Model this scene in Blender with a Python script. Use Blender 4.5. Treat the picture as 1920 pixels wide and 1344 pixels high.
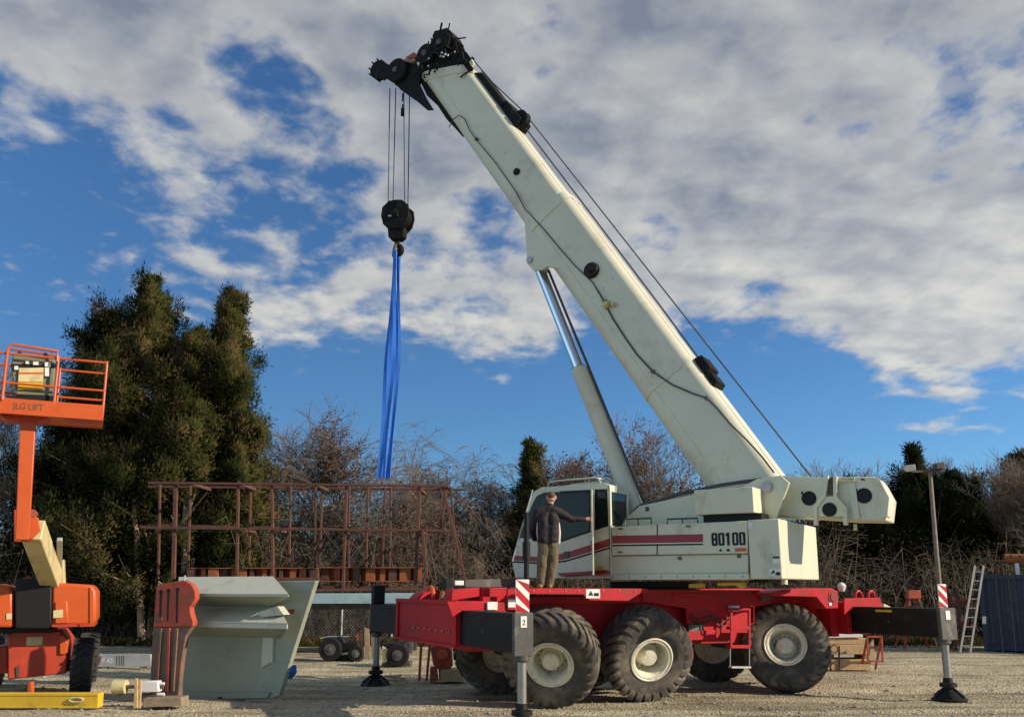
import bpy, bmesh, math, random
import numpy as np
from mathutils import Vector, Matrix

random.seed(7)
for o in list(bpy.data.objects):
    bpy.data.objects.remove(o)
SC = bpy.context.scene
COL = SC.collection
R = math.radians

# ---------------------------------------------------------------- camera
F, YH, H, PITCH = 1660.0, 1100.0, 2.24, R(11)
CP, SP = math.cos(PITCH), math.sin(PITCH)
CY = YH - F * math.tan(PITCH)
cam = bpy.data.cameras.new('camera')
cam.sensor_width = 36
cam.lens = F / 1920 * 36
cam.shift_y = (CY - 672) / 1920
cam.clip_end = 3000
cam.clip_start = 0.1
co = bpy.data.objects.new('camera', cam)
COL.objects.link(co)
co.location = (0, 0, H)
co.rotation_euler = (R(90) + PITCH, 0, 0)
SC.camera = co
SC.render.engine = 'CYCLES'
SC.view_settings.view_transform = 'Standard'
SC.view_settings.look = 'None'
SC.view_settings.gamma = 1
SC.view_settings.exposure = EXPOSURE = 0.78

# ---------------------------------------------------------------- sun and sky
SUN_EL = R(24)
SUN_DIR = Vector((0.955, -0.297, 0)).normalized() * math.cos(SUN_EL) + Vector((0, 0, math.sin(SUN_EL)))
sl = bpy.data.lights.new('sun', 'SUN')
sl.energy = 3.4
sl.angle = R(0.55)
sl.color = (1.0, 0.85, 0.68)
so = bpy.data.objects.new('sun', sl)
COL.objects.link(so)
so.location = (20, -5, 30)
so.rotation_euler = SUN_DIR.to_track_quat('Z', 'Y').to_euler()


def pix_dir(x, y):
    u, v = (x - 960) / F, (CY - y) / F
    return Vector((u, CP - v * SP, SP + v * CP)).normalized()


W = bpy.data.worlds.new('World')
SC.world = W
W.use_nodes = True
nt = W.node_tree
nt.nodes.clear()


def N(t, **k):
    n = nt.nodes.new(t)
    for a, b in k.items():
        setattr(n, a, b)
    return n


def L(a, b):
    nt.links.new(a, b)


def M(op, a, b=None, c=None, clamp=False):
    n = N('ShaderNodeMath', operation=op, use_clamp=clamp)
    for i, x in enumerate((a, b, c)):
        if x is None:
            continue
        if isinstance(x, (int, float)):
            n.inputs[i].default_value = x
        else:
            L(x, n.inputs[i])
    return n.outputs[0]


def SMOOTH(x, a, b, lo=0.0, hi=1.0):
    n = N('ShaderNodeMapRange', interpolation_type='SMOOTHSTEP')
    L(x, n.inputs[0])
    n.inputs[1].default_value, n.inputs[2].default_value = a, b
    n.inputs[3].default_value, n.inputs[4].default_value = lo, hi
    return n.outputs[0]


sky = N('ShaderNodeTexSky', sky_type='NISHITA')
sky.sun_disc = False
sky.sun_elevation = SUN_EL
sky.sun_rotation = -math.atan2(SUN_DIR.x, SUN_DIR.y)
sky.air_density = 1.0
sky.dust_density = 0.6
sky.ozone_density = 3.5
tc = N('ShaderNodeTexCoord')
DIR = tc.outputs['Generated']
sep = N('ShaderNodeSeparateXYZ')
L(DIR, sep.inputs[0])
zc = M('ADD', M('MAXIMUM', sep.outputs[2], 0.0), 0.20)
cu = M('DIVIDE', sep.outputs[0], zc)
cv = M('DIVIDE', sep.outputs[1], zc)


def cloudco(du, dv, sc):
    c = N('ShaderNodeCombineXYZ')
    L(M('ADD', cu, du), c.inputs[0])
    L(M('ADD', cv, dv), c.inputs[1])
    m = N('ShaderNodeVectorMath', operation='MULTIPLY')
    L(c.outputs[0], m.inputs[0])
    m.inputs[1].default_value = sc
    return m.outputs[0]


def noise(co_, s, det, rough, dist=0.0):
    n = N('ShaderNodeTexNoise')
    L(co_, n.inputs['Vector'])
    n.inputs['Scale'].default_value = s
    n.inputs['Detail'].default_value = det
    n.inputs['Roughness'].default_value = rough
    n.inputs['Distortion'].default_value = dist
    return n.outputs[0]


def field(du, dv):
    big = noise(cloudco(du + 4.7, dv + 1.3, (1, 1, 1)), 2.3, 2, 0.5)
    cell = noise(cloudco(du + 1.2, dv + 7.1, (1, 0.9, 1)), 9.0, 7, 0.52, 0.1)
    return M('ADD', M('MULTIPLY_ADD', big, 0.8, -0.52), M('MULTIPLY', cell, 1.24))


f0 = field(0, 0)
f1 = field(0.03, -0.025)
# where the cloud deck is thicker or broken: (pixel x, y, reach in degrees, weight)
bias = SMOOTH(sep.outputs[2], 0.200, 0.295, -0.55, -0.03)
for (bx, by, deg, wt) in ((1500, 350, 22, 0.32), (1050, -20, 17, 0.28), (450, -60, 18, 0.31), (1780, 600, 10, 0.16), (330, 330, 15, -0.21),
                          (560, 430, 6, -0.16), (500, 155, 4.5, -0.18), (610, 190, 4, -0.14), (200, 390, 5, -0.14), (660, 420, 4, -0.10), (60, 280, 7, -0.20), (400, 280, 6, 0.16), (240, 480, 6, 0.25), (120, 130, 6, 0.16),
                          (620, 590, 8, 0.31), (900, 600, 6, 0.24), (820, 330, 6, 0.10), (1230, 430, 3.0, -0.25), (930, 400, 3, -0.12),
                          (1180, 720, 7, -0.25), (1400, 710, 7, -0.28), (20, 600, 8, -0.16), (1600, 730, 5, -0.10), (1780, 690, 7, 0.22), (250, 700, 8, -0.12), (700, 780, 9, -0.3)):
    d = pix_dir(bx, by)
    dp = N('ShaderNodeVectorMath', operation='DOT_PRODUCT')
    L(DIR, dp.inputs[0])
    dp.inputs[1].default_value = d
    bias = M('ADD', bias, SMOOTH(dp.outputs['Value'], math.cos(R(deg)), math.cos(R(deg * 0.15)), 0.0, wt))
dens0 = M('ADD', f0, bias)
cover = SMOOTH(dens0, 0.34, 0.70)
thick = SMOOTH(dens0, 0.50, 0.90)
lit = M('MULTIPLY_ADD', M('SUBTRACT', f0, f1), 1.5, 0.52, clamp=True)
fine = noise(cloudco(2.2, 3.1, (1, 1, 1)), 11.0, 6, 0.6)
lit = M('MULTIPLY_ADD', M('SUBTRACT', fine, 0.5), 0.7, lit)
over = SMOOTH(sep.outputs[2], 0.24, 0.48, -0.22, 0.66)
roll = SMOOTH(noise(cloudco(9.1, 2.7, (0.8, 1.5, 1)), 3.4, 4, 0.5), 0.36, 0.64, -0.34, 0.30)
shade = M('MULTIPLY_ADD', M('ADD', M('SUBTRACT', M('ADD', lit, 0.10), M('MULTIPLY', thick, over)), M('MULTIPLY', roll, thick)), 0.54, 0.31, clamp=True)
cm = N('ShaderNodeMixRGB')
L(shade, cm.inputs[0])
cm.inputs[1].default_value = (2.05, 2.30, 2.85, 1)
cm.inputs[2].default_value = (7.0, 6.8, 6.1, 1)
mx = N('ShaderNodeMixRGB')
wisp = noise(cloudco(6.2, 0.4, (1, 1, 1)), 13.0, 6, 0.55, 0.2)
wisp = M('MULTIPLY', SMOOTH(M('ADD', wisp, M('MULTIPLY', bias, 0.35)), 0.46, 0.72), SMOOTH(sep.outputs[2], 0.20, 0.30, 0.0, 0.62))
L(M('MULTIPLY', M('MAXIMUM', cover, wisp), 0.86), mx.inputs[0])
skc = N('ShaderNodeMixRGB', blend_type='MULTIPLY')
skc.inputs[0].default_value = 1.0
L(sky.outputs[0], skc.inputs[1])
skc.inputs[2].default_value = (0.525, 0.815, 1.06, 1)
L(skc.outputs[0], mx.inputs[1])
L(cm.outputs[0], mx.inputs[2])
bg = N('ShaderNodeBackground')
bg.inputs[1].default_value = 0.066
L(mx.outputs[0], bg.inputs[0])
wo = N('ShaderNodeOutputWorld')
L(bg.outputs[0], wo.inputs[0])


# ---------------------------------------------------------------- materials
def mat(name, col, rough=0.5, metal=0.0, var=0.12, scale=2.5, bump=0.0, bscale=40.0, dirt=None, spec=0.5, coat=0.0, streak=1.0, trans=0.0):
    m = bpy.data.materials.new(name)
    m.use_nodes = True
    t = m.node_tree
    t.nodes.clear()
    out = t.nodes.new('ShaderNodeOutputMaterial')
    b = t.nodes.new('ShaderNodeBsdfPrincipled')
    t.links.new(b.outputs[0], out.inputs[0])
    tcn = t.nodes.new('ShaderNodeTexCoord')
    mp = t.nodes.new('ShaderNodeMapping')
    mp.inputs['Scale'].default_value = (1, 1, streak)
    t.links.new(tcn.outputs['Object'], mp.inputs[0])
    nz = t.nodes.new('ShaderNodeTexNoise')
    nz.inputs['Scale'].default_value = scale
    nz.inputs['Detail'].default_value = 6
    nz.inputs['Roughness'].default_value = 0.62
    t.links.new(mp.outputs[0], nz.inputs['Vector'])
    rp = t.nodes.new('ShaderNodeMapRange')
    rp.inputs[1].default_value, rp.inputs[2].default_value = 0.3, 0.7
    rp.inputs[3].default_value, rp.inputs[4].default_value = 1 - var, 1 + var
    t.links.new(nz.outputs[0], rp.inputs[0])
    mu = t.nodes.new('ShaderNodeVectorMath')
    mu.operation = 'SCALE'
    mu.inputs[0].default_value = col[:3]
    t.links.new(rp.outputs[0], mu.inputs['Scale'])
    cur = mu.outputs[0]
    if dirt:
        dc, amt, dsc = dirt
        n2 = t.nodes.new('ShaderNodeTexNoise')
        n2.inputs['Scale'].default_value = dsc
        n2.inputs['Detail'].default_value = 9
        n2.inputs['Roughness'].default_value = 0.7
        t.links.new(mp.outputs[0], n2.inputs['Vector'])
        r2 = t.nodes.new('ShaderNodeMapRange')
        r2.inputs[1].default_value, r2.inputs[2].default_value = 0.56 - amt * 0.22, 0.78 - amt * 0.22
        t.links.new(n2.outputs[0], r2.inputs[0])
        mxn = t.nodes.new('ShaderNodeMixRGB')
        t.links.new(r2.outputs[0], mxn.inputs[0])
        t.links.new(cur, mxn.inputs[1])
        mxn.inputs[2].default_value = (*dc, 1)
        cur = mxn.outputs[0]
    t.links.new(cur, b.inputs['Base Color'])
    rr = t.nodes.new('ShaderNodeMapRange')
    rr.inputs[3].default_value, rr.inputs[4].default_value = max(rough - 0.12, 0.03), min(rough + 0.12, 1)
    t.links.new(nz.outputs[0], rr.inputs[0])
    t.links.new(rr.outputs[0], b.inputs['Roughness'])
    b.inputs['Metallic'].default_value = metal
    b.inputs['Specular IOR Level'].default_value = spec
    b.inputs['Coat Weight'].default_value = coat
    b.inputs['Coat Roughness'].default_value = 0.2
    if bump:
        n3 = t.nodes.new('ShaderNodeTexNoise')
        n3.inputs['Scale'].default_value = bscale
        n3.inputs['Detail'].default_value = 5
        t.links.new(tcn.outputs['Object'], n3.inputs['Vector'])
        bp = t.nodes.new('ShaderNodeBump')
        bp.inputs['Strength'].default_value = bump
        bp.inputs['Distance'].default_value = 0.02
        t.links.new(n3.outputs[0], bp.inputs['Height'])
        t.links.new(bp.outputs[0], b.inputs['Normal'])
    return m


MT = {}


def leafmat(name, cols, scale=0.8, fine=9.0):
    """foliage: three colours mixed by position, a little light passing through"""
    m = bpy.data.materials.new(name)
    m.use_nodes = True
    t = m.node_tree
    t.nodes.clear()
    out = t.nodes.new('ShaderNodeOutputMaterial')
    tcn = t.nodes.new('ShaderNodeTexCoord')
    n1 = t.nodes.new('ShaderNodeTexNoise')
    n1.inputs['Scale'].default_value = scale
    n1.inputs['Detail'].default_value = 2
    n2 = t.nodes.new('ShaderNodeTexNoise')
    n2.inputs['Scale'].default_value = fine
    n2.inputs['Detail'].default_value = 1
    for n in (n1, n2):
        t.links.new(tcn.outputs['Object'], n.inputs['Vector'])
    ad = t.nodes.new('ShaderNodeMath')
    ad.operation = 'MULTIPLY_ADD'
    t.links.new(n2.outputs[0], ad.inputs[0])
    ad.inputs[1].default_value = 0.7
    t.links.new(n1.outputs[0], ad.inputs[2])
    cr = t.nodes.new('ShaderNodeValToRGB')
    t.links.new(ad.outputs[0], cr.inputs[0])
    el = cr.color_ramp.elements
    el[0].position, el[1].position = 0.62, 1.08
    el[0].color, el[1].color = (*cols[0], 1), (*cols[-1], 1)
    for i, c in enumerate(cols[1:-1]):
        e = el.new(0.62 + 0.46 * (i + 1) / (len(cols) - 1))
        e.color = (*c, 1)
    d = t.nodes.new('ShaderNodeBsdfDiffuse')
    tr = t.nodes.new('ShaderNodeBsdfTranslucent')
    t.links.new(cr.outputs[0], d.inputs[0])
    t.links.new(cr.outputs[0], tr.inputs[0])
    mxs = t.nodes.new('ShaderNodeMixShader')
    mxs.inputs[0].default_value = 0.30
    t.links.new(d.outputs[0], mxs.inputs[1])
    t.links.new(tr.outputs[0], mxs.inputs[2])
    t.links.new(mxs.outputs[0], out.inputs[0])
    return m


DUST = (0.30, 0.25, 0.18)
MT['white'] = mat('cream_white_paint', (0.61, 0.615, 0.46), 0.42, var=0.05, scale=1.2, dirt=((0.36, 0.33, 0.24), 0.10, 1.6), streak=0.5)
MT['white2'] = mat('boom_white_paint', (0.62, 0.62, 0.485), 0.45, var=0.06, scale=0.8, dirt=((0.40, 0.35, 0.26), 0.10, 0.7), bump=0.03, bscale=3)
MT['red'] = mat('red_carrier_paint', (0.4469, 0.01247, 0.02079), 0.48, var=0.14, scale=2.2, dirt=((0.16, 0.045, 0.035), 0.26, 3.4), spec=0.22)
MT['stripe'] = mat('dark_red_stripe', (0.26, 0.014, 0.020), 0.4, var=0.06)
MT['black'] = mat('black_paint', (0.011, 0.011, 0.011), 0.55, var=0.2, dirt=((0.04, 0.035, 0.028), 0.10, 3), spec=0.22)
MT['greasy'] = mat('greasy_black_steel', (0.010, 0.010, 0.010), 0.7, var=0.4, scale=9, bump=0.5, bscale=14, dirt=((0.035, 0.03, 0.025), 0.2, 6), spec=0.15)
MT['dgrey'] = mat('dark_grey_steel', (0.07, 0.068, 0.062), 0.55, var=0.2, dirt=(DUST, 0.05, 3))
MT['rubber'] = mat('dusty_rubber', (0.06237, 0.05613, 0.04782), 0.9, var=0.25, scale=3, bump=0.15, bscale=30, dirt=((0.20, 0.17, 0.125), 0.55, 2.2))
MT['rubber_black'] = mat('black_rubber', (0.024, 0.025, 0.026), 0.8, var=0.2, dirt=((0.09, 0.08, 0.06), 0.15, 4))
MT['rim'] = mat('cream_rim_paint', (0.785, 0.7514, 0.5832), 0.5, var=0.1, scale=5, dirt=((0.30, 0.24, 0.15), 0.26, 5))
MT['chrome'] = mat('chromed_rod', (0.62, 0.64, 0.66), 0.16, metal=1.0, var=0.03)
MT['steel'] = mat('bare_steel', (0.34, 0.3315, 0.306), 0.42, metal=0.7, var=0.15)
MT['alu'] = mat('dull_aluminium', (0.26, 0.26, 0.25), 0.5, metal=0.4, var=0.1)
MT['galv'] = mat('galvanised_steel', (0.46, 0.47, 0.45), 0.5, metal=0.5, var=0.12)
MT['rope'] = mat('wire_rope_steel', (0.075, 0.075, 0.082), 0.55, metal=0.4, var=0.1)
MT['hose'] = mat('rubber_hose', (0.05, 0.052, 0.05), 0.6, var=0.1)
MT['label'] = mat('white_label', (0.7193, 0.7096, 0.6804), 0.5, var=0.03)
MT['ink'] = mat('black_ink', (0.013, 0.013, 0.014), 0.55, var=0.03, spec=0.25)
MT['yellow'] = mat('yellow_paint', (0.6358, 0.4114, 0.02338), 0.45, var=0.08, dirt=((0.30, 0.20, 0.05), 0.12, 4))
MT['orange'] = mat('orange_lift_paint', (0.5417, 0.09029, 0.01444), 0.42, var=0.10, scale=3, dirt=((0.32, 0.10, 0.05), 0.14, 3))
MT['orange_dark'] = mat('orange_chassis_paint', (0.442, 0.04675, 0.0187), 0.5, var=0.15, dirt=((0.20, 0.07, 0.04), 0.2, 3))
MT['cream'] = mat('cream_boom_paint', (0.5953, 0.5232, 0.2706), 0.45, var=0.12, dirt=((0.36, 0.25, 0.12), 0.25, 3))
MT['olive'] = mat('olive_plastic', (0.17, 0.18, 0.12), 0.55, var=0.15)
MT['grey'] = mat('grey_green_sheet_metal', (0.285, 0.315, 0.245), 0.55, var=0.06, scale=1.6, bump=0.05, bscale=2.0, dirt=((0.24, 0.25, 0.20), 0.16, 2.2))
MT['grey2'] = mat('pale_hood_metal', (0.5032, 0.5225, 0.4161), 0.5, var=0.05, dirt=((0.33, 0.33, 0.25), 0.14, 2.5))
MT['rustred'] = mat('worn_red_steel', (0.425, 0.06375, 0.02975), 0.6, var=0.22, scale=4, dirt=((0.13, 0.08, 0.055), 0.32, 5), bump=0.2, bscale=18)
MT['rustleg'] = mat('weathered_brown_steel', (0.16, 0.105, 0.075), 0.75, var=0.3, scale=4, dirt=((0.30, 0.06, 0.03), 0.2, 4), bump=0.2, bscale=18)
MT['rust'] = mat('brown_rust', (0.105, 0.042, 0.026), 0.8, var=0.35, scale=6, dirt=((0.07, 0.042, 0.035), 0.35, 4), bump=0.3, bscale=30)
MT['rust_orange'] = mat('orange_rust', (0.32, 0.095, 0.03), 0.8, var=0.3, scale=7, dirt=((0.15, 0.05, 0.03), 0.3, 5), bump=0.3, bscale=30)
MT['wood'] = mat('pale_timber', (0.4862, 0.346, 0.1777), 0.75, var=0.2, scale=6, bump=0.2, bscale=25)
MT['woodgrey'] = mat('weathered_timber', (0.255, 0.1955, 0.136), 0.8, var=0.25, scale=6, bump=0.2, bscale=25)
MT['blue_sling'] = mat('blue_webbing', (0.014, 0.15, 0.60), 0.7, var=0.18, scale=3)
MT['navy'] = mat('navy_container_paint', (0.014, 0.026, 0.050), 0.5, var=0.2, dirt=((0.06, 0.06, 0.06), 0.15, 2))
MT['paleblue'] = mat('pale_blue_paint', (0.306, 0.442, 0.476), 0.55, var=0.12, dirt=((0.22, 0.26, 0.25), 0.2, 3))
MT['bark'] = mat('bark', (0.17, 0.125, 0.085), 0.9, var=0.3, scale=5, bump=0.4, bscale=20)
MT['barkpale'] = mat('pale_bark', (0.34, 0.25, 0.16), 0.9, var=0.25, scale=5, bump=0.4, bscale=20)
MT['twig'] = mat('bare_twigs', (0.165, 0.128, 0.098), 0.9, var=0.3, scale=3)
MT['twigred'] = mat('reddish_twigs', (0.19, 0.125, 0.095), 0.9, var=0.3, scale=3)
MT['skin'] = mat('skin', (0.442, 0.2295, 0.1615), 0.55, var=0.08)
MT['hair'] = mat('short_brown_hair', (0.10, 0.055, 0.035), 0.8, var=0.3, scale=60)
MT['jacket'] = mat('dark_jacket_cloth', (0.013, 0.010, 0.013), 0.8, var=0.2, bump=0.25, bscale=14)
MT['jacketwhite'] = mat('pale_jacket_panel', (0.62, 0.60, 0.60), 0.75, var=0.08)
MT['khaki'] = mat('khaki_cloth', (0.115, 0.105, 0.058), 0.85, var=0.15, bump=0.3, bscale=16)
MT['boot'] = mat('tan_boot_leather', (0.30, 0.20, 0.10), 0.7, var=0.2)


def glassmat(name, tint):
    m = bpy.data.materials.new(name)
    m.use_nodes = True
    b = m.node_tree.nodes['Principled BSDF']
    b.inputs['Base Color'].default_value = (*tint, 1)
    b.inputs['Roughness'].default_value = 0.04
    b.inputs['Transmission Weight'].default_value = 0.35
    b.inputs['IOR'].default_value = 1.30
    return m


MT['glass'] = glassmat('tinted_cab_glass', (0.020, 0.032, 0.030))
MT['lens'] = mat('lamp_lens', (0.7, 0.7, 0.66), 0.15, var=0.02)
MT['cedar'] = leafmat('cedar_foliage', [(0.020, 0.029, 0.010), (0.044, 0.054, 0.017), (0.082, 0.080, 0.026), (0.125, 0.096, 0.046)], 0.40, 1.6)
MT['cedar_dark'] = leafmat('dark_cedar_foliage', [(0.009, 0.015, 0.007), (0.019, 0.027, 0.010), (0.042, 0.042, 0.016)], 0.40, 1.6)
MT['rusty_leaf'] = leafmat('dry_leaves', [(0.075, 0.050, 0.034), (0.13, 0.080, 0.052), (0.19, 0.125, 0.085)], 0.7)
MT['brush'] = leafmat('brown_undergrowth', [(0.030, 0.028, 0.012), (0.070, 0.055, 0.024), (0.115, 0.085, 0.042), (0.065, 0.070, 0.020)], 0.5)


# ---------------------------------------------------------------- frames: a spot on the yard turned about the vertical
class Frame:
    """s runs along the long axis, w out towards the viewer's side, z up"""

    def __init__(s, o, ang):
        s.o = Vector((o[0], o[1]))
        s.a = ang
        s.d = Vector((math.cos(ang), math.sin(ang)))
        s.n = Vector((math.sin(ang), -math.cos(ang)))

    def P(s, a, w, z):
        q = s.o + s.d * a + s.n * w
        return Vector((q.x, q.y, z))

    def on(s, x, y, w):
        """where the sight line of a picture point meets the upright plane at offset w"""
        u, v = (x - 960) / F, (CY - y) / F
        r = Vector((u, CP - v * SP, SP + v * CP))
        t = (s.o + s.n * w).dot(s.n) / Vector((r.x, r.y)).dot(s.n)
        q = Vector((r.x * t, r.y * t)) - s.o
        return q.dot(s.d), H + r.z * t

    def px(s, pts, w):
        return [s.on(x, y, w) for x, y in pts]


WORLD = Frame((0, 0), 0.0)


def YF(Y, x=0.0):
    """frame facing the viewer at distance Y; s is x, w comes forward"""
    return Frame((x, Y), 0.0)


class MB:
    def __init__(s, fr=WORLD):
        s.fr, s.v, s.f = fr, [], []

    def add(s, vs, fs):
        b = len(s.v)
        s.v += [s.fr.P(*v) for v in vs]
        s.f += [[b + i for i in f] for f in fs]
        return s

    def box(s, s0, s1, w0, w1, z0, z1):
        v = [(a, w, z) for z in (z0, z1) for w in (w0, w1) for a in (s0, s1)]
        return s.add(v, [(0, 1, 3, 2), (4, 6, 7, 5), (0, 4, 5, 1), (2, 3, 7, 6), (0, 2, 6, 4), (1, 5, 7, 3)])

    def prism(s, poly, w0, w1):
        n = len(poly)
        v = [(a, w0, z) for a, z in poly] + [(a, w1, z) for a, z in poly]
        return s.add(v, [list(range(n)), list(range(2 * n - 1, n - 1, -1))] + [(i, (i + 1) % n, n + (i + 1) % n, n + i) for i in range(n)])

    def ppx(s, pts, w0, w1):
        return s.prism(s.fr.px(pts, w0), w0, w1)

    def plan(s, poly, z0, z1):
        n = len(poly)
        v = [(a, w, z0) for a, w in poly] + [(a, w, z1) for a, w in poly]
        return s.add(v, [list(range(n)), list(range(2 * n - 1, n - 1, -1))] + [(i, (i + 1) % n, n + (i + 1) % n, n + i) for i in range(n)])

    def tube(s, pts, r, k=8, closed=False):
        pts = [Vector(p) for p in pts]
        n = len(pts)
        rs = r if isinstance(r, (list, tuple)) else [r] * n
        vs, fs = [], []
        up = None
        for i, p in enumerate(pts):
            if closed:
                t = pts[(i + 1) % n] - pts[i - 1]
            else:
                t = pts[min(i + 1, n - 1)] - pts[max(i - 1, 0)]
            t.normalize()
            if up is None:
                up = Vector((0, 0, 1)) if abs(t.z) < 0.9 else Vector((1, 0, 0))
            x = t.cross(up).normalized()
            up = x.cross(t).normalized()
            for j in range(k):
                a = 2 * math.pi * j / k
                vs.append(p + (x * math.cos(a) + up * math.sin(a)) * rs[i])
        m = n if closed else n - 1
        for i in range(m):
            for j in range(k):
                a, b = i * k + j, i * k + (j + 1) % k
                c, d = ((i + 1) % n) * k + (j + 1) % k, ((i + 1) % n) * k + j
                fs.append((a, b, c, d))
        if not closed:
            fs.append(list(range(k))[::-1])
            fs.append([(n - 1) * k + j for j in range(k)])
        return s.add([tuple(v) for v in vs], fs)

    def cyl(s, p0, p1, r0, r1=None, k=20):
        return s.tube([p0, p1], [r0, r0 if r1 is None else r1], k)

    def lathe(s, prof, c, axis, k=28):
        """prof: (radius, height along axis); both ends closed"""
        ax = Vector(axis).normalized()
        x = ax.orthogonal().normalized()
        y = ax.cross(x)
        c = Vector(c)
        vs, fs = [], []
        for r, h in prof:
            for j in range(k):
                a = 2 * math.pi * j / k
                vs.append(tuple(c + ax * h + (x * math.cos(a) + y * math.sin(a)) * max(r, 1e-4)))
        for i in range(len(prof) - 1):
            for j in range(k):
                fs.append((i * k + j, i * k + (j + 1) % k, (i + 1) * k + (j + 1) % k, (i + 1) * k + j))
        fs.append(list(range(k))[::-1])
        fs.append([(len(prof) - 1) * k + j for j in range(k)])
        return s.add(vs, fs)

    def bar(s, p0, p1, a, b, up=(0, 0, 1)):
        p0, p1 = Vector(p0), Vector(p1)
        t = (p1 - p0).normalized()
        u = Vector(up)
        if abs(t.dot(u)) > 0.95:
            u = Vector((1, 0, 0))
        x = t.cross(u).normalized()
        y = x.cross(t).normalized()
        v = []
        for p in (p0, p1):
            for i, j in ((-1, -1), (1, -1), (1, 1), (-1, 1)):
                v.append(tuple(p + x * (i * a / 2) + y * (j * b / 2)))
        return s.add(v, [(0, 1, 2, 3), (7, 6, 5, 4), (0, 4, 5, 1), (1, 5, 6, 2), (2, 6, 7, 3), (3, 7, 4, 0)])

    def build(s, name, m, parent=None, bevel=0.0, smooth=True, ang=38):
        off = Vector((0, 0, 0))
        p = parent
        while p is not None:
            off = off + p.location
            p = p.parent
        me = bpy.data.meshes.new(name)
        bm = bmesh.new()
        vv = [bm.verts.new(v - off) for v in s.v]
        for f in s.f:
            try:
                bm.faces.new([vv[i] for i in f])
            except ValueError:
                pass
        bmesh.ops.recalc_face_normals(bm, faces=bm.faces)
        bm.to_mesh(me)
        bm.free()
        return finish(name, me, m, parent, bevel, smooth, ang)


def finish(name, me, m, parent=None, bevel=0.0, smooth=True, ang=38):
    if m is not None:
        me.materials.append(MT[m] if isinstance(m, str) else m)
    if smooth:
        me.polygons.foreach_set('use_smooth', [True] * len(me.polygons))
        me.set_sharp_from_angle(angle=R(ang))
    o = bpy.data.objects.new(name, me)
    COL.objects.link(o)
    if parent is not None:
        o.parent = parent
    if bevel:
        bv = o.modifiers.new('bevel', 'BEVEL')
        bv.width = bevel
        bv.segments = 2
        bv.limit_method = 'ANGLE'
        bv.angle_limit = R(40)
    return o


def empty(name, loc, parent=None):
    o = bpy.data.objects.new(name, None)
    o.empty_display_size = 0.2
    o.location = loc
    COL.objects.link(o)
    if parent is not None:
        o.parent = parent
    return o


def tag(o, label=None, cat=None, group=None, kind=None):
    for k, v in (('label', label), ('category', cat), ('group', group), ('kind', kind)):
        if v:
            o[k] = v
    return o


def thing(name, loc, label, cat, group=None):
    return tag(empty(name, loc), label, cat, group)


def text(name, body, fr, s, w, z, size, m, parent, xs=1.0, thick=0.002, align='LEFT', shear=0.0, fat=0.0, width=None):
    c = bpy.data.curves.new(name, 'FONT')
    c.body = body
    c.size = size
    c.extrude = thick
    c.align_x = align
    c.shear = shear
    c.offset = fat
    c.materials.append(MT[m])
    o = bpy.data.objects.new(name, c)
    COL.objects.link(o)
    off = Vector((0, 0, 0))
    p = parent
    while p is not None:
        off = off + p.location
        p = p.parent
    q = fr.P(s, w, z) - off
    bpy.context.view_layer.update()
    dg = bpy.context.evaluated_depsgraph_get()
    me = bpy.data.meshes.new_from_object(o.evaluated_get(dg))
    bpy.data.objects.remove(o)
    o = bpy.data.objects.new(name, me)
    COL.objects.link(o)
    if width:
        vx = [v.co.x for v in me.vertices]
        xs = width / (max(vx) - min(vx))
        q = q - Vector((fr.d.x, fr.d.y, 0)) * min(vx) * xs
    mt = Matrix(((fr.d.x * xs, 0, fr.n.x, q.x), (fr.d.y * xs, 0, fr.n.y, q.y), (0, 1, 0, q.z), (0, 0, 0, 1)))
    o.parent = parent
    o.matrix_local = mt
    return o


def npmesh(name, V, Fc, m, parent=None, smooth=False):
    """mesh from arrays; Fc is (n,3) or (n,4)"""
    me = bpy.data.meshes.new(name)
    V = np.asarray(V, dtype=np.float32)
    Fc = np.asarray(Fc, dtype=np.int32)
    k = Fc.shape[1]
    me.vertices.add(len(V))
    me.vertices.foreach_set('co', V.ravel())
    me.loops.add(Fc.size)
    me.loops.foreach_set('vertex_index', Fc.ravel())
    me.polygons.add(len(Fc))
    me.polygons.foreach_set('loop_start', np.arange(len(Fc), dtype=np.int32) * k)
    if smooth:
        me.polygons.foreach_set('use_smooth', np.ones(len(Fc), dtype=bool))
    me.update(calc_edges=True)
    me.materials.append(MT[m])
    o = bpy.data.objects.new(name, me)
    COL.objects.link(o)
    if parent is not None:
        o.parent = parent
    return o


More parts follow.
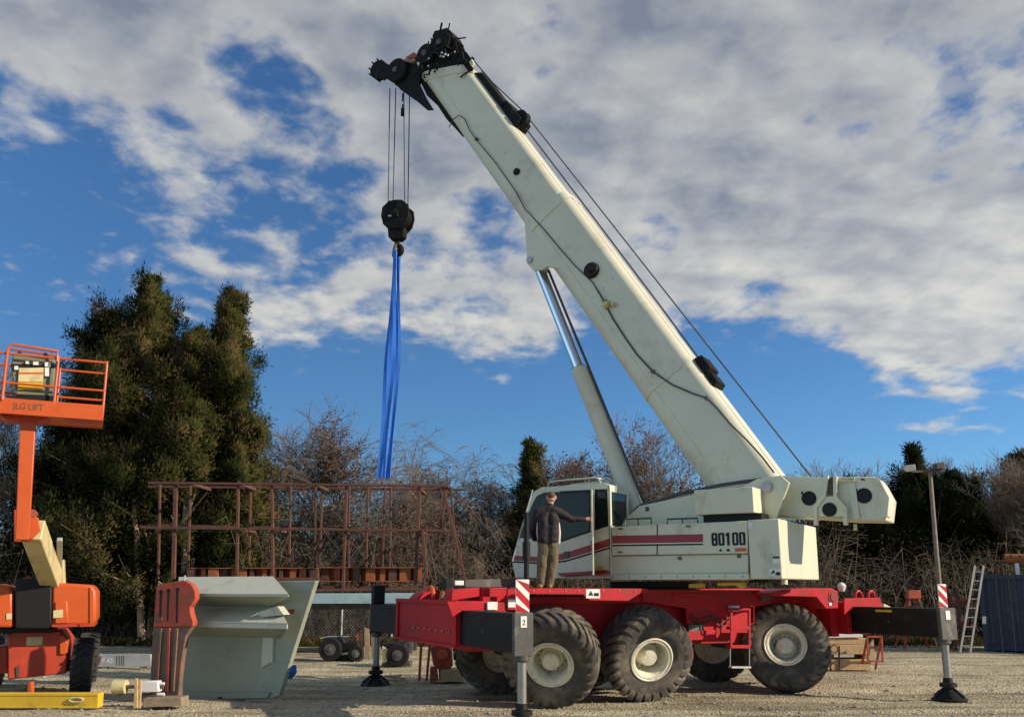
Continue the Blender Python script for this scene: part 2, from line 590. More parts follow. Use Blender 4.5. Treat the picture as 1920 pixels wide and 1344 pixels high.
# ---------------------------------------------------------------- the ground: one gravel sheet out to the horizon
def gravelmat():
    m = bpy.data.materials.new('pale_gravel')
    m.use_nodes = True
    t = m.node_tree
    t.nodes.clear()
    out = t.nodes.new('ShaderNodeOutputMaterial')
    b = t.nodes.new('ShaderNodeBsdfPrincipled')
    t.links.new(b.outputs[0], out.inputs[0])
    g = t.nodes.new('ShaderNodeTexCoord')
    src = g.outputs['Object']

    def nz(sc, det, rough, stretch=None):
        n = t.nodes.new('ShaderNodeTexNoise')
        n.inputs['Scale'].default_value = sc
        n.inputs['Detail'].default_value = det
        n.inputs['Roughness'].default_value = rough
        if stretch:
            mp = t.nodes.new('ShaderNodeMapping')
            mp.inputs['Scale'].default_value = stretch
            mp.inputs['Rotation'].default_value = (0, 0, R(-12))
            t.links.new(src, mp.inputs[0])
            t.links.new(mp.outputs[0], n.inputs['Vector'])
        else:
            t.links.new(src, n.inputs['Vector'])
        return n.outputs[0]

    def ramp(x, stops):
        c = t.nodes.new('ShaderNodeValToRGB')
        t.links.new(x, c.inputs[0])
        e = c.color_ramp.elements
        e[0].position, e[0].color = stops[0][0], (*stops[0][1], 1)
        e[1].position, e[1].color = stops[-1][0], (*stops[-1][1], 1)
        for p, col in stops[1:-1]:
            q = e.new(p)
            q.color = (*col, 1)
        return c.outputs[0]

    def mix(f, a, c2, mode='MIX'):
        n = t.nodes.new('ShaderNodeMixRGB')
        n.blend_type = mode
        if isinstance(f, float):
            n.inputs[0].default_value = f
        else:
            t.links.new(f, n.inputs[0])
        t.links.new(a, n.inputs[1])
        t.links.new(c2, n.inputs[2])
        return n.outputs[0]

    base = ramp(nz(0.35, 6, 0.6), [(0.28, (0.287, 0.258, 0.18)), (0.5, (0.475, 0.43, 0.303)), (0.72, (0.607, 0.564, 0.408))])
    streak = ramp(nz(1.0, 5, 0.6, (0.10, 1.3, 1)), [(0.34, (0.42, 0.40, 0.37)), (0.52, (0.95, 0.95, 0.95)), (0.75, (1.15, 1.13, 1.10))])
    vo = t.nodes.new('ShaderNodeTexVoronoi')
    vo.inputs['Scale'].default_value = 22
    t.links.new(src, vo.inputs['Vector'])
    sep_ = t.nodes.new('ShaderNodeSeparateColor')
    t.links.new(vo.outputs['Color'], sep_.inputs[0])
    stone = ramp(sep_.outputs[0], [(0.0, (0.55, 0.52, 0.48)), (0.5, (0.98, 0.97, 0.95)), (1.0, (1.35, 1.32, 1.26))])
    fine = ramp(nz(9, 8, 0.75), [(0.3, (0.72, 0.70, 0.66)), (0.7, (1.2, 1.2, 1.18))])
    c = mix(1.0, base, streak, 'MULTIPLY')
    c = mix(0.7, c, stone, 'MULTIPLY')
    c = mix(1.0, c, fine, 'MULTIPLY')
    t.links.new(c, b.inputs['Base Color'])
    b.inputs['Roughness'].default_value = 0.95
    b.inputs['Specular IOR Level'].default_value = 0.2
    bp = t.nodes.new('ShaderNodeBump')
    bp.inputs['Strength'].default_value = 0.8
    bp.inputs['Distance'].default_value = 0.03
    ad = t.nodes.new('ShaderNodeMath')
    ad.operation = 'ADD'
    t.links.new(vo.outputs['Distance'], ad.inputs[0])
    t.links.new(nz(5, 6, 0.7), ad.inputs[1])
    t.links.new(ad.outputs[0], bp.inputs['Height'])
    t.links.new(bp.outputs[0], b.inputs['Normal'])
    return m


MT['gravel'] = gravelmat()
rng = np.random.default_rng(3)
# gentle unevenness near the crane, flat sheet beyond
xs = np.concatenate([[-1500, -400, -120, -60], np.arange(-40, -15, 0.5), np.arange(-15, 17, 0.16), np.arange(17, 41, 0.5), [60, 120, 400, 1500]])
ys = np.concatenate([[-300, -60, -20], np.arange(0, 14, 0.5), np.arange(14, 29, 0.12), np.arange(29, 46, 0.5), [60, 100, 300, 1500]])


def ground_height(x, y):
    """uneven packed gravel with wheel ruts running past the crane"""
    z = 0.022 * np.sin(x * 0.9 + y * 0.37) * np.sin(y * 1.3 - x * 0.21) + 0.012 * np.sin(x * 2.1 + 1) * np.sin(y * 2.7) + 0.006 * np.sin(x * 5.3 + y * 1.1) * np.sin(y * 6.1 - x * 0.7)
    for (c0, m, cv, dp) in ((16.75, 0.015, 0.004, 0.020), (18.9, 0.02, 0.004, 0.018), (20.6, -0.05, 0.003, 0.02), (22.7, -0.05, 0.003, 0.02), (23.9, 0.06, -0.003, 0.02), (26.0, 0.06, -0.003, 0.02), (27.4, -0.02, 0.0, 0.018)):
        d = (y - (c0 + m * x + cv * x * x * 0.3)) / 0.20
        z = z - dp * np.exp(-d * d) * (0.75 + 0.25 * np.sin(x * 9.0)) + dp * 0.6 * (np.exp(-(d - 1.9) ** 2) + np.exp(-(d + 1.9) ** 2))
    return z - 0.034


gx, gy = np.meshgrid(xs, ys)
gz = ground_height(gx, gy)
gz = np.where((np.abs(gx) < 39) & (gy > 0) & (gy < 45), gz, -0.034)
V = np.stack([gx.ravel(), gy.ravel(), gz.ravel()], 1)
nx, ny = len(xs), len(ys)
ii, jj = np.meshgrid(np.arange(nx - 1), np.arange(ny - 1))
a0 = (jj * nx + ii).ravel()
ground = npmesh('ground', V, np.stack([a0, a0 + 1, a0 + nx + 1, a0 + nx], 1), 'gravel', smooth=True)
tag(ground, 'pale dusty gravel yard', kind='structure')


# loose stones on top of the sheet
def pebbles(n, seed):
    r = np.random.default_rng(seed)
    y = 13.5 + 21 * r.random(n) ** 1.7
    x = (r.random(n) * 2 - 1) * y * 0.66
    s = 0.010 + 0.03 * r.random(n) ** 3 + 0.035 * (r.random(n) < 0.02)
    o8 = np.array([(1, 0, 0), (-1, 0, 0), (0, 1, 0), (0, -1, 0), (0, 0, 0.75), (0, 0, -0.4)], float)
    fo = np.array([(0, 2, 4), (2, 1, 4), (1, 3, 4), (3, 0, 4)])
    ang = r.random(n) * 6.28
    ca, sa = np.cos(ang), np.sin(ang)
    st = 0.6 + 0.8 * r.random((n, 3))
    p = o8[None] * st[:, None, :] * s[:, None, None]
    X = p[..., 0] * ca[:, None] - p[..., 1] * sa[:, None] + x[:, None]
    Y = p[..., 0] * sa[:, None] + p[..., 1] * ca[:, None] + y[:, None]
    zz = ground_height(x, y)
    Z = p[..., 2] + zz[:, None] + s[:, None] * 0.2
    V = np.stack([X, Y, Z], 2).reshape(-1, 3)
    Fc = (fo[None] + (np.arange(n) * 6)[:, None, None]).reshape(-1, 3)
    return V, Fc


MT['pebble'] = mat('loose_stone', (0.32, 0.297, 0.232), 0.95, var=0.45, scale=7)
pv, pf = pebbles(15000, 5)
tag(npmesh('gravel', pv, pf, 'pebble'), 'loose pale stones scattered over the yard', 'gravel', kind='stuff')


# ================================================================ the crane
A_C = R(25.5)
FC = Frame((0.93, 17.35), A_C)                     # carrier: s=0 at first axle, w=0 at the outer tyre faces
PIV = FC.o + FC.d * 3.2 - FC.n * 1.65
FU = Frame((PIV.x, PIV.y), R(-32))                 # superstructure: origin on the slewing axis
crane = thing('mobile_crane', (PIV.x, PIV.y, 0), 'white and red three-axle rough terrain crane with raised telescopic boom', 'crane')


def C(fr=FC):
    return MB(fr)


# ---- carrier
cf = C()
cf.box(-1.45, 7.35, -2.5, -0.9, 1.02, 2.02)
cf.box(-1.35, 7.3, -2.75, -0.65, 1.9, 2.06)
frame_o = cf.build('carrier_frame', 'red', crane, bevel=0.02)
for s_ in (0.0, 2.15, 5.86):
    m_ = C().cyl((s_, -2.9, 0.93), (s_, -0.4, 0.93), 0.14, k=16)
    m_.lathe([(0.16, -0.34), (0.30, -0.2), (0.36, 0), (0.30, 0.2), (0.16, 0.34)], (s_, -1.65, 0.93), (0, 1, 0), k=18)
    m_.box(s_ - 0.16, s_ + 0.16, -2.3, -2.15, 0.9, 1.1)
    m_.box(s_ - 0.16, s_ + 0.16, -1.15, -1.0, 0.9, 1.1)
    m_.build('axle', 'dgrey', crane, bevel=0.01)
# front deck with its dropped fascia
dk = C()
dk.box(-0.62, 1.92, -3.22, 0.105, 2.13, 2.205)
deck = dk.build('deck_plate', 'red', crane, bevel=0.008)
C().ppx([(985, 1102), (1204, 1103), (1201, 1112), (1178, 1126), (1106, 1125), (1094, 1114), (985, 1113)], 0.18, 0.11).build('fascia', 'red', deck, bevel=0.006)
C().ppx([(1099, 1104), (1125, 1104), (1125, 1121), (1099, 1121)], 0.186, 0.182).build('warning_label', 'label', deck)
mk = C()
mk.ppx([(1103, 1116), (1108, 1107), (1113, 1116)], 0.190, 0.187)
mk.ppx([(1114, 1111), (1123, 1111), (1123, 1117), (1114, 1117)], 0.190, 0.187)
tag(mk.build('label_marks', 'ink', deck), kind='stuff')
C().box(-0.72, 1.90, -3.29, -3.225, 2.08, 2.205).build('fascia', 'red', deck, bevel=0.006)
# mid side plates between the wheels
sp = C()
sp.ppx([(1205, 1105), (1470, 1106), (1468, 1130), (1402, 1138), (1402, 1186), (1352, 1186), (1344, 1197), (1290, 1199), (1287, 1140), (1232, 1131), (1205, 1128)], -0.60, -0.68)
plate_o = sp.build('side_plate', 'red', crane, bevel=0.008)
C().ppx([(1289, 1184), (1342, 1180), (1340, 1199), (1289, 1200)], -0.48, -0.597).build('tank_lip', 'red', plate_o, bevel=0.01)
C().ppx([(1262, 1112), (1366, 1112), (1366, 1116), (1262, 1116)], -0.57, -0.597).build('stiffener_rib', 'red', plate_o, bevel=0.004)
C().ppx([(1425, 1108), (1450, 1108), (1446, 1124), (1430, 1126)], -0.5, -0.59).build('work_lamp', 'dgrey', crane, bevel=0.01)
C().box(1.95, 6.0, -3.2, -0.7, 2.065, 2.115).build('deck_plate', 'red', crane, bevel=0.006)
bl = C()
bl.box(2.3, 3.6, -1.0, -0.68, 0.72, 1.0)
bl.build('fuel_tank', 'red', crane, bevel=0.04)
# rear fender over the third axle
rf = C()
rf.ppx([(1442, 1112), (1472, 1104), (1560, 1102), (1571, 1108), (1572, 1140), (1549, 1141), (1531, 1119), (1450, 1117)], -0.05, -0.85)
fend = rf.build('rear_fender', 'red', crane, bevel=0.015)
a_, z_ = FC.on(1562, 1119, -0.05)
C().lathe([(0.15, -0.02), (0.15, 0.012), (0.10, 0.012), (0.10, 0.03), (0.001, 0.03)], (a_, -0.05, z_), (0, 1, 0), k=20).build('tail_lamp', 'stripe', fend)
a_, z_ = FC.on(1556, 1132, -0.05)
C().box(a_ - 0.04, a_ + 0.04, -0.046, -0.03, z_ - 0.03, z_ + 0.03).build('reflector', 'label', fend)
rf2 = C()
rf2.box(5.2, 7.1, -3.28, -2.5, 2.1, 2.2)
rf2.build('rear_fender', 'red', crane, bevel=0.015)


for x_ in (1000, 1030, 1060, 1085, 1130, 1160, 1190):
    a_, z_ = FC.on(x_, 1107.5, 0.18)
    C().lathe([(0.016, 0), (0.016, 0.012), (0.009, 0.018)], (a_, 0.18, z_), (0, 1, 0), 8).build('bolt', 'steel', deck)
for k_, (ya, yb_) in enumerate(((1152, 1162), (1158, 1171))):
    q_ = [FC.on(x, y, -0.55) for x, y in ((1296, ya), (1316, yb_), (1336, ya + 3), (1356, yb_ + 2), (1372, ya))]
    C().tube([(a, -0.55, z) for a, z in q_], 0.018, 8).build('hydraulic_hose', 'hose', crane)
C().box(3.35, 3.75, -0.598, -0.50, 1.30, 1.46).build('valve_block', 'dgrey', crane, bevel=0.01)
C().box(4.5, 4.75, -0.598, -0.53, 1.72, 1.84).build('warning_plate', 'label', crane)


# ---- outrigger boxes at both ends
def outrigger_box(s0, s1, z0, z1, wf=-3.18):
    b_ = C()
    b_.box(s0, s1, wf, -0.17, z0, z1)
    return b_.build('outrigger_box', 'red', crane, bevel=0.02)


ob1 = outrigger_box(-2.06, -1.30, 1.16, 1.98, -3.62)
e_ = C()                                           # rim and ribs of the left end plate
e_.box(-2.11, -2.065, -3.64, -0.15, 1.92, 2.0)
e_.box(-2.11, -2.065, -3.64, -0.15, 1.14, 1.20)
e_.box(-2.10, -2.065, -0.30, -0.15, 1.2, 1.92)
e_.box(-2.10, -2.065, -3.64, -3.50, 1.2, 1.92)
e_.build('end_rim', 'red', ob1, bevel=0.008)
for i in range(8):
    w_ = -2.85 + i * 0.33
    C().lathe([(0.022, 0), (0.022, 0.02), (0.012, 0.03)], (-2.065, w_, 1.42), (-1, 0, 0), k=8).build('bolt', 'steel', ob1)
C().ppx([(838, 1127), (945, 1129), (952, 1135), (950, 1147), (862, 1149), (849, 1158)], -0.10, -0.165).build('gusset_plate', 'red', ob1, bevel=0.008)
C().ppx([(914, 1128), (933, 1128), (933, 1143), (914, 1143)], -0.05, -0.095).build('marker_lamp', 'label', ob1, bevel=0.006)
C().ppx([(848, 1105), (905, 1101), (905, 1117), (846, 1126)], -0.8, -1.2).build('tow_bracket', 'red', ob1, bevel=0.012)
C().ppx([(778, 1126), (790, 1113), (812, 1105), (838, 1109), (838, 1126)], -2.3, -2.8).build('tow_bracket', 'red', ob1, bevel=0.012)
C().ppx([(905, 1102), (951, 1101), (951, 1124), (905, 1124)], -0.75, -1.9).build('step_box', 'red', crane, bevel=0.01)
C().ppx([(952, 1103), (984, 1103), (984, 1143), (952, 1143)], -0.06, -0.12).build('corner_plate', 'red', crane, bevel=0.006)
C().ppx([(953, 1123), (979, 1123), (979, 1138), (953, 1138)], -0.05, -0.055).build('reflective_label', 'label', crane)
C().ppx([(872, 1086), (984, 1084), (984, 1100), (872, 1101)], -1.5, -2.2).build('battery_box', 'dgrey', crane, bevel=0.01)
C().ppx([(853, 1088), (870, 1088), (870, 1097), (853, 1097)], -1.4, -1.5).build('clearance_lamp', 'label', crane, bevel=0.01)
C().ppx([(836, 1084), (846, 1084), (846, 1106), (836, 1106)], -1.4, -1.6).build('lamp_post', 'black', crane, bevel=0.005)
a_, z_ = FC.on(830, 1121, -1.9)
rg = C()
rg.tube([(a_, -1.9 + 0.13 * math.cos(t), z_ + 0.13 * math.sin(t)) for t in [i * math.pi / 9 for i in range(18)]], 0.022, 8, closed=True)
rg.build('tow_ring', 'yellow', crane)
a_, z_ = FC.on(833, 1117, -1.95)
C().lathe([(0.06, -0.04), (0.07, 0), (0.05, 0.05)], (a_, -1.95, z_), (-1, 0, 0), 16).build('head_lamp', 'lens', crane)
a_, z_ = FC.on(810, 1112, -2.2)
hk = C()
hk.tube([(a_ - 0.03, -2.2 + 0.16 * math.cos(t), z_ - 0.03 + 0.16 * math.sin(t)) for t in [i * math.pi / 8 for i in range(-1, 10)]], 0.045, 8)
hk.build('tow_hook', 'orange', crane)

ob2 = outrigger_box(7.55, 8.42, 1.18, 1.90)
C().ppx([(1583, 1121), (1650, 1120), (1656, 1142), (1599, 1143), (1583, 1152)], -0.10, -0.165).build('gusset_plate', 'red', ob2, bevel=0.008)
C().box(7.32, 7.55, -2.9, -0.45, 1.12, 2.02).build('frame_tail', 'red', crane, bevel=0.015)
for x_ in (1610, 1634):
    a_, z_ = FC.on(x_, 1121, -0.3)
    C().tube([(a_ - 0.11 * math.cos(t), -0.3, z_ + 0.16 * math.sin(t)) for t in [i * math.pi / 10 for i in range(11)]], 0.035, 8).build('lifting_eye', 'red', ob2)
a_, z_ = FC.on(1578, 1100, -0.5)
C().lathe([(0.06, -0.1), (0.09, -0.02), (0.10, 0.03), (0.06, 0.09), (0.01, 0.11)], (a_, -0.5, z_), (0, 0, 1), 16).build('beacon_lamp', 'lens', crane)
a_, z_ = FC.on(1680, 1140, -0.6)
C().ppx([(1657, 1131), (1664, 1134), (1672, 1138), (1684, 1141), (1684, 1145), (1657, 1145)], -0.4, -0.7).build('hose_cover', 'cream', crane, bevel=0.01)


# ---- outrigger beams, jacks and feet
def outrigger(s0, s1, win, wout, z0, z1, sj, wj, ztube, side):
    o_ = C().box(s0, s1, win, wout, z0, z1).build('outrigger_beam', 'black', crane, bevel=0.012)
    sg = 1 if wout > win else -1
    C().box(s0 - 0.012, s1 + 0.012, wout + sg * 0.002, wout + sg * 0.09, z0 - 0.05, z1 + 0.012).build('end_cap', 'dgrey', o_, bevel=0.012)
    j_ = C().cyl((sj, wj, ztube), (sj, wj, z0 - 0.02), 0.075, k=20)
    j_ = j_.build('jack_tube', 'steel', crane)
    C().lathe([(0.10, 0.0), (0.13, 0.02), (0.13, 0.10), (0.10, 0.12)], (sj, wj, z0 - 0.14), (0, 0, 1), 20).build('jack_collar', 'dgrey', j_)
    ft = C()
    ft.lathe([(0.34, 0.0), (0.35, 0.03), (0.31, 0.06), (0.14, 0.19), (0.11, 0.22), (0.11, 0.26), (0.17, 0.27), (0.17, 0.34), (0.10, 0.36), (0.09, 0.44), (0.05, ztube + 0.02)], (sj, wj, -0.03), (0, 0, 1), 24)
    for k_ in range(6):
        t_ = k_ * math.pi / 3 + 0.3
        c_, q_ = math.cos(t_), math.sin(t_)
        ft.bar((sj + 0.10 * c_, wj + 0.10 * q_, 0.19), (sj + 0.30 * c_, wj + 0.30 * q_, 0.035), 0.03, 0.07)
    ft.build('foot_pad', 'black', crane)
    return o_


def striped_board(s0, s1, w, z0, z1):
    p_ = C().box(s0, s1, w, w + 0.02, z0, z1).build('striped_board', 'label', crane)
    wd, ht = s1 - s0, z1 - z0
    for k_ in range(-1, 3):
        zb = z0 + k_ * ht * 0.5 + 0.05
        sl_ = ht * 0.42
        q = [(s0, zb + sl_), (s1, zb), (s1, zb + ht * 0.26), (s0, zb + sl_ + ht * 0.26)]
        # clip the slanted band to the board
        q = [(a, min(max(z, z0), z1)) for a, z in q]
        if abs(q[0][1] - q[3][1]) + abs(q[1][1] - q[2][1]) < 0.02:
            continue
        qq = []
        for c_ in q:
            if not qq or (abs(c_[0] - qq[-1][0]) + abs(c_[1] - qq[-1][1])) > 1e-4:
                qq.append(c_)
        if len(qq) > 2:
            C().prism(qq, w + 0.021, w + 0.024).build('red_stripe', 'red', p_)
    return p_


bm1 = outrigger(-2.0, -1.68, -1.0, 2.05, 1.20, 1.82, -1.82, 2.02, 0.42, 1)
striped_board(-1.96, -1.72, 2.08, 1.835, 2.36)
C().box(-1.90, -1.79, 2.146, 2.152, 1.60, 1.78).build('number_label', 'label', bm1)
text('label_digit', '2', FC, -1.875, 2.154, 1.64, 0.12, 'ink', bm1)
C().lathe([(0.025, 0.0), (0.025, 0.02)], (-2.0, 0.9, 1.5), (-1, 0, 0), 10).build('stop_bolt', 'dgrey', bm1)
bm2 = outrigger(7.66, 8.10, -1.0, 2.14, 1.22, 1.80, 7.86, 2.10, 0.42, 1)
striped_board(7.72, 7.96, 2.16, 1.82, 2.30)
C().box(7.80, 7.93, 2.236, 2.242, 1.58, 1.76).build('number_label', 'label', bm2)
C().box(7.655, 7.658, 0.55, 1.0, 1.70, 1.75).build('beam_label', 'yellow', bm2)
C().lathe([(0.025, 0.0), (0.025, 0.02)], (7.66, 0.9, 1.5), (-1, 0, 0), 10).build('stop_bolt', 'dgrey', bm2)
bm3 = outrigger(-2.03, -1.62, -2.4, -5.70, 1.22, 1.84, -1.90, -5.62, 0.42, 1)
C().box(-2.02, -1.74, -5.79, -5.56, 1.852, 2.28).build('jack_head', 'black', bm3, bevel=0.02)
outrigger(7.66, 8.10, -2.4, -5.3, 1.22, 1.80, 7.86, -5.25, 0.42, 1)

# ---- ladder behind the second wheel
ld = C()
for x_ in (1371, 1405):
    p0_, p1_ = FC.on(x_, 1140, -0.10), FC.on(x_, 1214, -0.10)
    ld.bar((p0_[0], -0.10, p0_[1]), (p1_[0], -0.10, p1_[1]), 0.03, 0.05)
ld = ld.build('ladder', 'red', crane)
for y_ in (1177, 1212):
    C().ppx([(1370, y_ - 3), (1405, y_ - 3), (1405, y_ + 3), (1370, y_ + 3)], -0.07, -0.22).build('rung', 'red', ld, bevel=0.006)
C().ppx([(1386, 1140), (1405, 1140), (1405, 1144), (1386, 1144)], -0.07, -0.5).build('rung', 'red', ld, bevel=0.006)
lw = C()
for x_ in (1369, 1405):
    p0_, p1_ = FC.on(x_, 1214, -0.1), FC.on(x_, 1250, -0.1)
    lw.tube([(p0_[0], -0.1, p0_[1]), (p1_[0], -0.1, p1_[1])], 0.012, 6)
p0_, p1_ = FC.on(1369, 1250, -0.1), FC.on(1405, 1250, -0.1)
lw.bar((p0_[0], -0.1, p0_[1]), (p1_[0], -0.1, p1_[1]), 0.12, 0.035)
lw.build('hanging_step', 'galv', ld)
for pts in (((1404, 1136), (1413, 1136), (1413, 1168), (1404, 1170)), ((1362, 1152), (1362, 1168), (1371, 1171))):
    q_ = [FC.on(x, y, -0.12) for x, y in pts]
    C().tube([(a, -0.12, z) for a, z in q_], 0.016, 6).build('grab_rail', 'red', ld)


# ---- wheels: one built about its own axis (local -y outwards), then copied
TR, TW = 0.935, 0.74
w0 = empty('wheel', (0, 0, 0))


def local(mb, name, m, bevel=0.0, ang=38):
    o_ = mb.build(name, m, None, bevel, True, ang)
    o_.parent = w0
    return o_


class LocalFrame:
    def P(s, a, w, z):
        return Vector((a, -w, z))


LF = LocalFrame()


def lathe_open(prof, k):
    """ring profile revolved about the w axis, closed on itself"""
    m_ = MB(LF)
    vs, fs = [], []
    n_ = len(prof)
    for j in range(k):
        t_ = 2 * math.pi * j / k
        for r_, h_ in prof:
            vs.append((r_ * math.cos(t_), h_, r_ * math.sin(t_)))
    for j in range(k):
        for i in range(n_):
            a, b = j * n_ + i, j * n_ + (i + 1) % n_
            c, d = ((j + 1) % k) * n_ + (i + 1) % n_, ((j + 1) % k) * n_ + i
            fs.append((a, b, c, d))
    return m_.add(vs, fs)


hw = TW / 2
ty = lathe_open([(0.44, 0.26), (0.47, 0.31), (0.56, 0.355), (0.68, 0.365), (0.78, 0.35), (0.84, 0.315), (0.862, 0.27), (0.868, 0.0), (0.862, -0.27), (0.84, -0.315), (0.68, -0.365), (0.47, -0.31), (0.44, -0.26)], 72)
NL = 26
for side in (1, -1):
    for j in range(NL):
        t0 = 2 * math.pi * (j + (0.5 if side < 0 else 0)) / NL
        # a chunky lug running from the shoulder to the crown, slanted
        rows = [(0.00, 0.868, 0.935, 0.34), (0.20, 0.866, 0.935, 0.16), (0.315, 0.845, 0.915, 0.05), (0.352, 0.76, 0.845, 0.0), (0.363, 0.70, 0.74, -0.02)]
        vs, fs = [], []
        for (h_, rb, rt, sl_) in rows:
            wd = 0.075
            for (rr_, da) in ((rb, -wd * 1.15), (rt, -wd * 0.85), (rt, wd * 0.85), (rb, wd * 1.15)):
                t_ = t0 + sl_ + da
                hh = h_ + (0.012 if rr_ == rt and h_ > 0.33 else 0)
                vs.append((rr_ * math.cos(t_), side * hh, rr_ * math.sin(t_)))
        for i in range(len(rows) - 1):
            for q in range(4):
                a, b = i * 4 + q, i * 4 + (q + 1) % 4
                fs.append((a, b, b + 4, a + 4))
        fs += [(0, 1, 2, 3), (16, 17, 18, 19)]
        ty.add(vs, fs)
local(ty, 'tyre', 'rubber', ang=30)
rim = lathe_open([(0.455, 0.29), (0.46, 0.325), (0.435, 0.335), (0.415, 0.315), (0.40, 0.30), (0.345, 0.285), (0.335, 0.26), (0.325, -0.06), (0.0, -0.06), (0.0, -0.1), (0.34, -0.1), (0.44, -0.28)], 48)
local(rim, 'rim', 'rim', ang=30)
lock = lathe_open([(0.405, 0.305), (0.408, 0.322), (0.372, 0.318), (0.368, 0.29)], 48)
local(lock, 'lock_ring', 'rim', ang=30)
MBL = MB(LF)
hub = MBL.lathe([(0.225, -0.06), (0.225, 0.03), (0.20, 0.06), (0.18, 0.06), (0.175, 0.20), (0.15, 0.235), (0.06, 0.245), (0.001, 0.245)], (0, 0, 0), (0, 1, 0), 28)
local(hub, 'hub', 'rim', ang=30)
nuts = MB(LF)
for j in range(16):
    t_ = 2 * math.pi * j / 16
    nuts.cyl((0.275 * math.cos(t_), -0.06, 0.275 * math.sin(t_)), (0.275 * math.cos(t_), -0.02, 0.275 * math.sin(t_)), 0.019, k=6)
tag(local(nuts, 'wheel_nuts', 'steel'), kind='stuff')


def copy_tree(o, parent=None):
    c = o.copy()
    COL.objects.link(c)
    c.parent = parent
    for ch in o.children:
        copy_tree(ch, c)
    return c


def world_to(o_parent, p):
    off = Vector((0, 0, 0))
    q = o_parent
    while q is not None:
        off = off + q.location
        q = q.parent
    return p - off


first = True
for side in (1, -1):
    for i, s_ in enumerate((0.0, 2.15, 5.86)):
        kids = list(w0.children)
        o_ = w0 if first else copy_tree(w0)
        first = False
        o_.parent = crane
        wc = -hw if side > 0 else -3.3 + hw
        o_.location = world_to(crane, FC.P(s_, wc, TR - 0.02))
        steer = (0, 0, 0)[i]
        o_.rotation_mode = 'ZYX'
        o_.rotation_euler = (0, random.uniform(0, 6), A_C + R(steer) + (0 if side > 0 else math.pi))


# ---- slewing ring and superstructure
C(FU).lathe([(1.0, 0), (1.0, 0.1), (0.92, 0.12), (0.92, 0.24)], (0, 0, 2.12), (0, 0, 1), 48).build('slewing_ring', 'black', crane)
WN = 1.45                                          # near side of the superstructure
yl = C(FU)
yl.ppx([(1291, 1094), (1316, 1093), (1316, 1101), (1291, 1102)], 1.0, 0.8)
yl.ppx([(1345, 1092), (1393, 1091), (1393, 1102), (1384, 1102), (1380, 1097), (1345, 1098)], 1.0, 0.8)
yl.build('swing_brake', 'yellow', crane, bevel=0.01)
bf = C(FU)
bf.ppx([(1146, 1076), (1404, 1074), (1404, 1086), (1146, 1087)], WN - 0.02, -WN + 0.02)
base_o = bf.build('base_frame', 'white', crane, bevel=0.01)
bd = C(FU)
bd.ppx([(1146, 1042), (1403, 1038), (1403, 1074), (1146, 1076)], WN - 0.07, -WN + 0.07)
bd.build('lower_side_panel', 'white', crane, bevel=0.015)
up_ = C(FU)
up_.ppx([(1147, 987), (1402, 976), (1402, 1037), (1147, 1041)], WN, -WN)
upper = up_.build('upper_side_panel', 'white', crane, bevel=0.015)
C(FU).ppx([(1231, 983), (1233.5, 983), (1233.5, 1039), (1231, 1039)], WN + 0.004, WN - 0.01).build('panel_seam', 'dgrey', upper)
C(FU).ppx([(1148, 1004), (1318, 1001), (1318, 1016), (1148, 1018.5)], WN + 0.006, WN + 0.001).build('red_stripe', 'stripe', upper)
C(FU).ppx([(1148, 1018.8), (1318, 1016.3), (1318, 1018.2), (1148, 1020.6)], WN + 0.006, WN + 0.001).build('white_pinstripe', 'label', upper)
C(FU).ppx([(1148, 1020.9), (1318, 1018.5), (1318, 1021.3), (1148, 1023.7)], WN + 0.006, WN + 0.001).build('black_pinstripe', 'ink', upper)
a0_, z0_ = FU.on(1334, 1023, WN)
a1_, _ = FU.on(1399, 1021, WN)
_, z1_ = FU.on(1334, 999, WN)
hT = (z1_ - z0_)
num = upper
wD = (a1_ - a0_) / 5.0
for i_, ch_ in enumerate('80100'):
    x0 = a0_ + wD * (i_ + 0.06)
    x1 = a0_ + wD * (i_ + 0.94)
    st_ = (x1 - x0) * 0.36
    hb_ = hT * 0.15
    dg_ = C(FU)
    wA, wB_ = WN + 0.008, WN + 0.001
    if ch_ == '1':
        xm_ = (x0 + x1) / 2
        dg_.box(xm_ - st_ * 0.55, xm_ + st_ * 0.55, wB_, wA, z0_, z1_)
        dg_.prism([(xm_ - st_ * 0.56, z1_), (xm_ - st_ * 1.15, z1_ - hb_ * 1.1), (xm_ - st_ * 1.15, z1_ - hb_ * 2.0), (xm_ - st_ * 0.56, z1_ - hb_ * 1.5)], wB_, wA)
    else:
        c_ = hb_ * 0.5
        dg_.prism([(x0, z0_ + c_), (x0 + st_, z0_ + c_), (x0 + st_, z1_ - c_), (x0, z1_ - c_)], wB_, wA)
        dg_.prism([(x1 - st_, z0_ + c_), (x1, z0_ + c_), (x1, z1_ - c_), (x1 - st_, z1_ - c_)], wB_, wA)
        dg_.prism([(x0, z1_ - c_ * 0.98), (x1, z1_ - c_ * 0.98), (x1 - st_ * 0.5, z1_), (x0 + st_ * 0.5, z1_)], wB_, wA)
        dg_.prism([(x0, z0_ + c_ * 0.98), (x1, z0_ + c_ * 0.98), (x1 - st_ * 0.5, z0_), (x0 + st_ * 0.5, z0_)], wB_, wA)
        dg_.box(x0 + st_ * 1.01, x1 - st_ * 1.01, wB_, wA, z1_ - hb_, z1_ - c_)
        dg_.box(x0 + st_ * 1.01, x1 - st_ * 1.01, wB_, wA, z0_ + c_, z0_ + hb_)
        if ch_ == '8':
            dg_.box(x0 + st_ * 1.01, x1 - st_ * 1.01, wB_, wA, (z0_ + z1_) / 2 - hb_ * 0.6, (z0_ + z1_) / 2 + hb_ * 0.6)
    dg_.build('model_digit', 'ink', num)
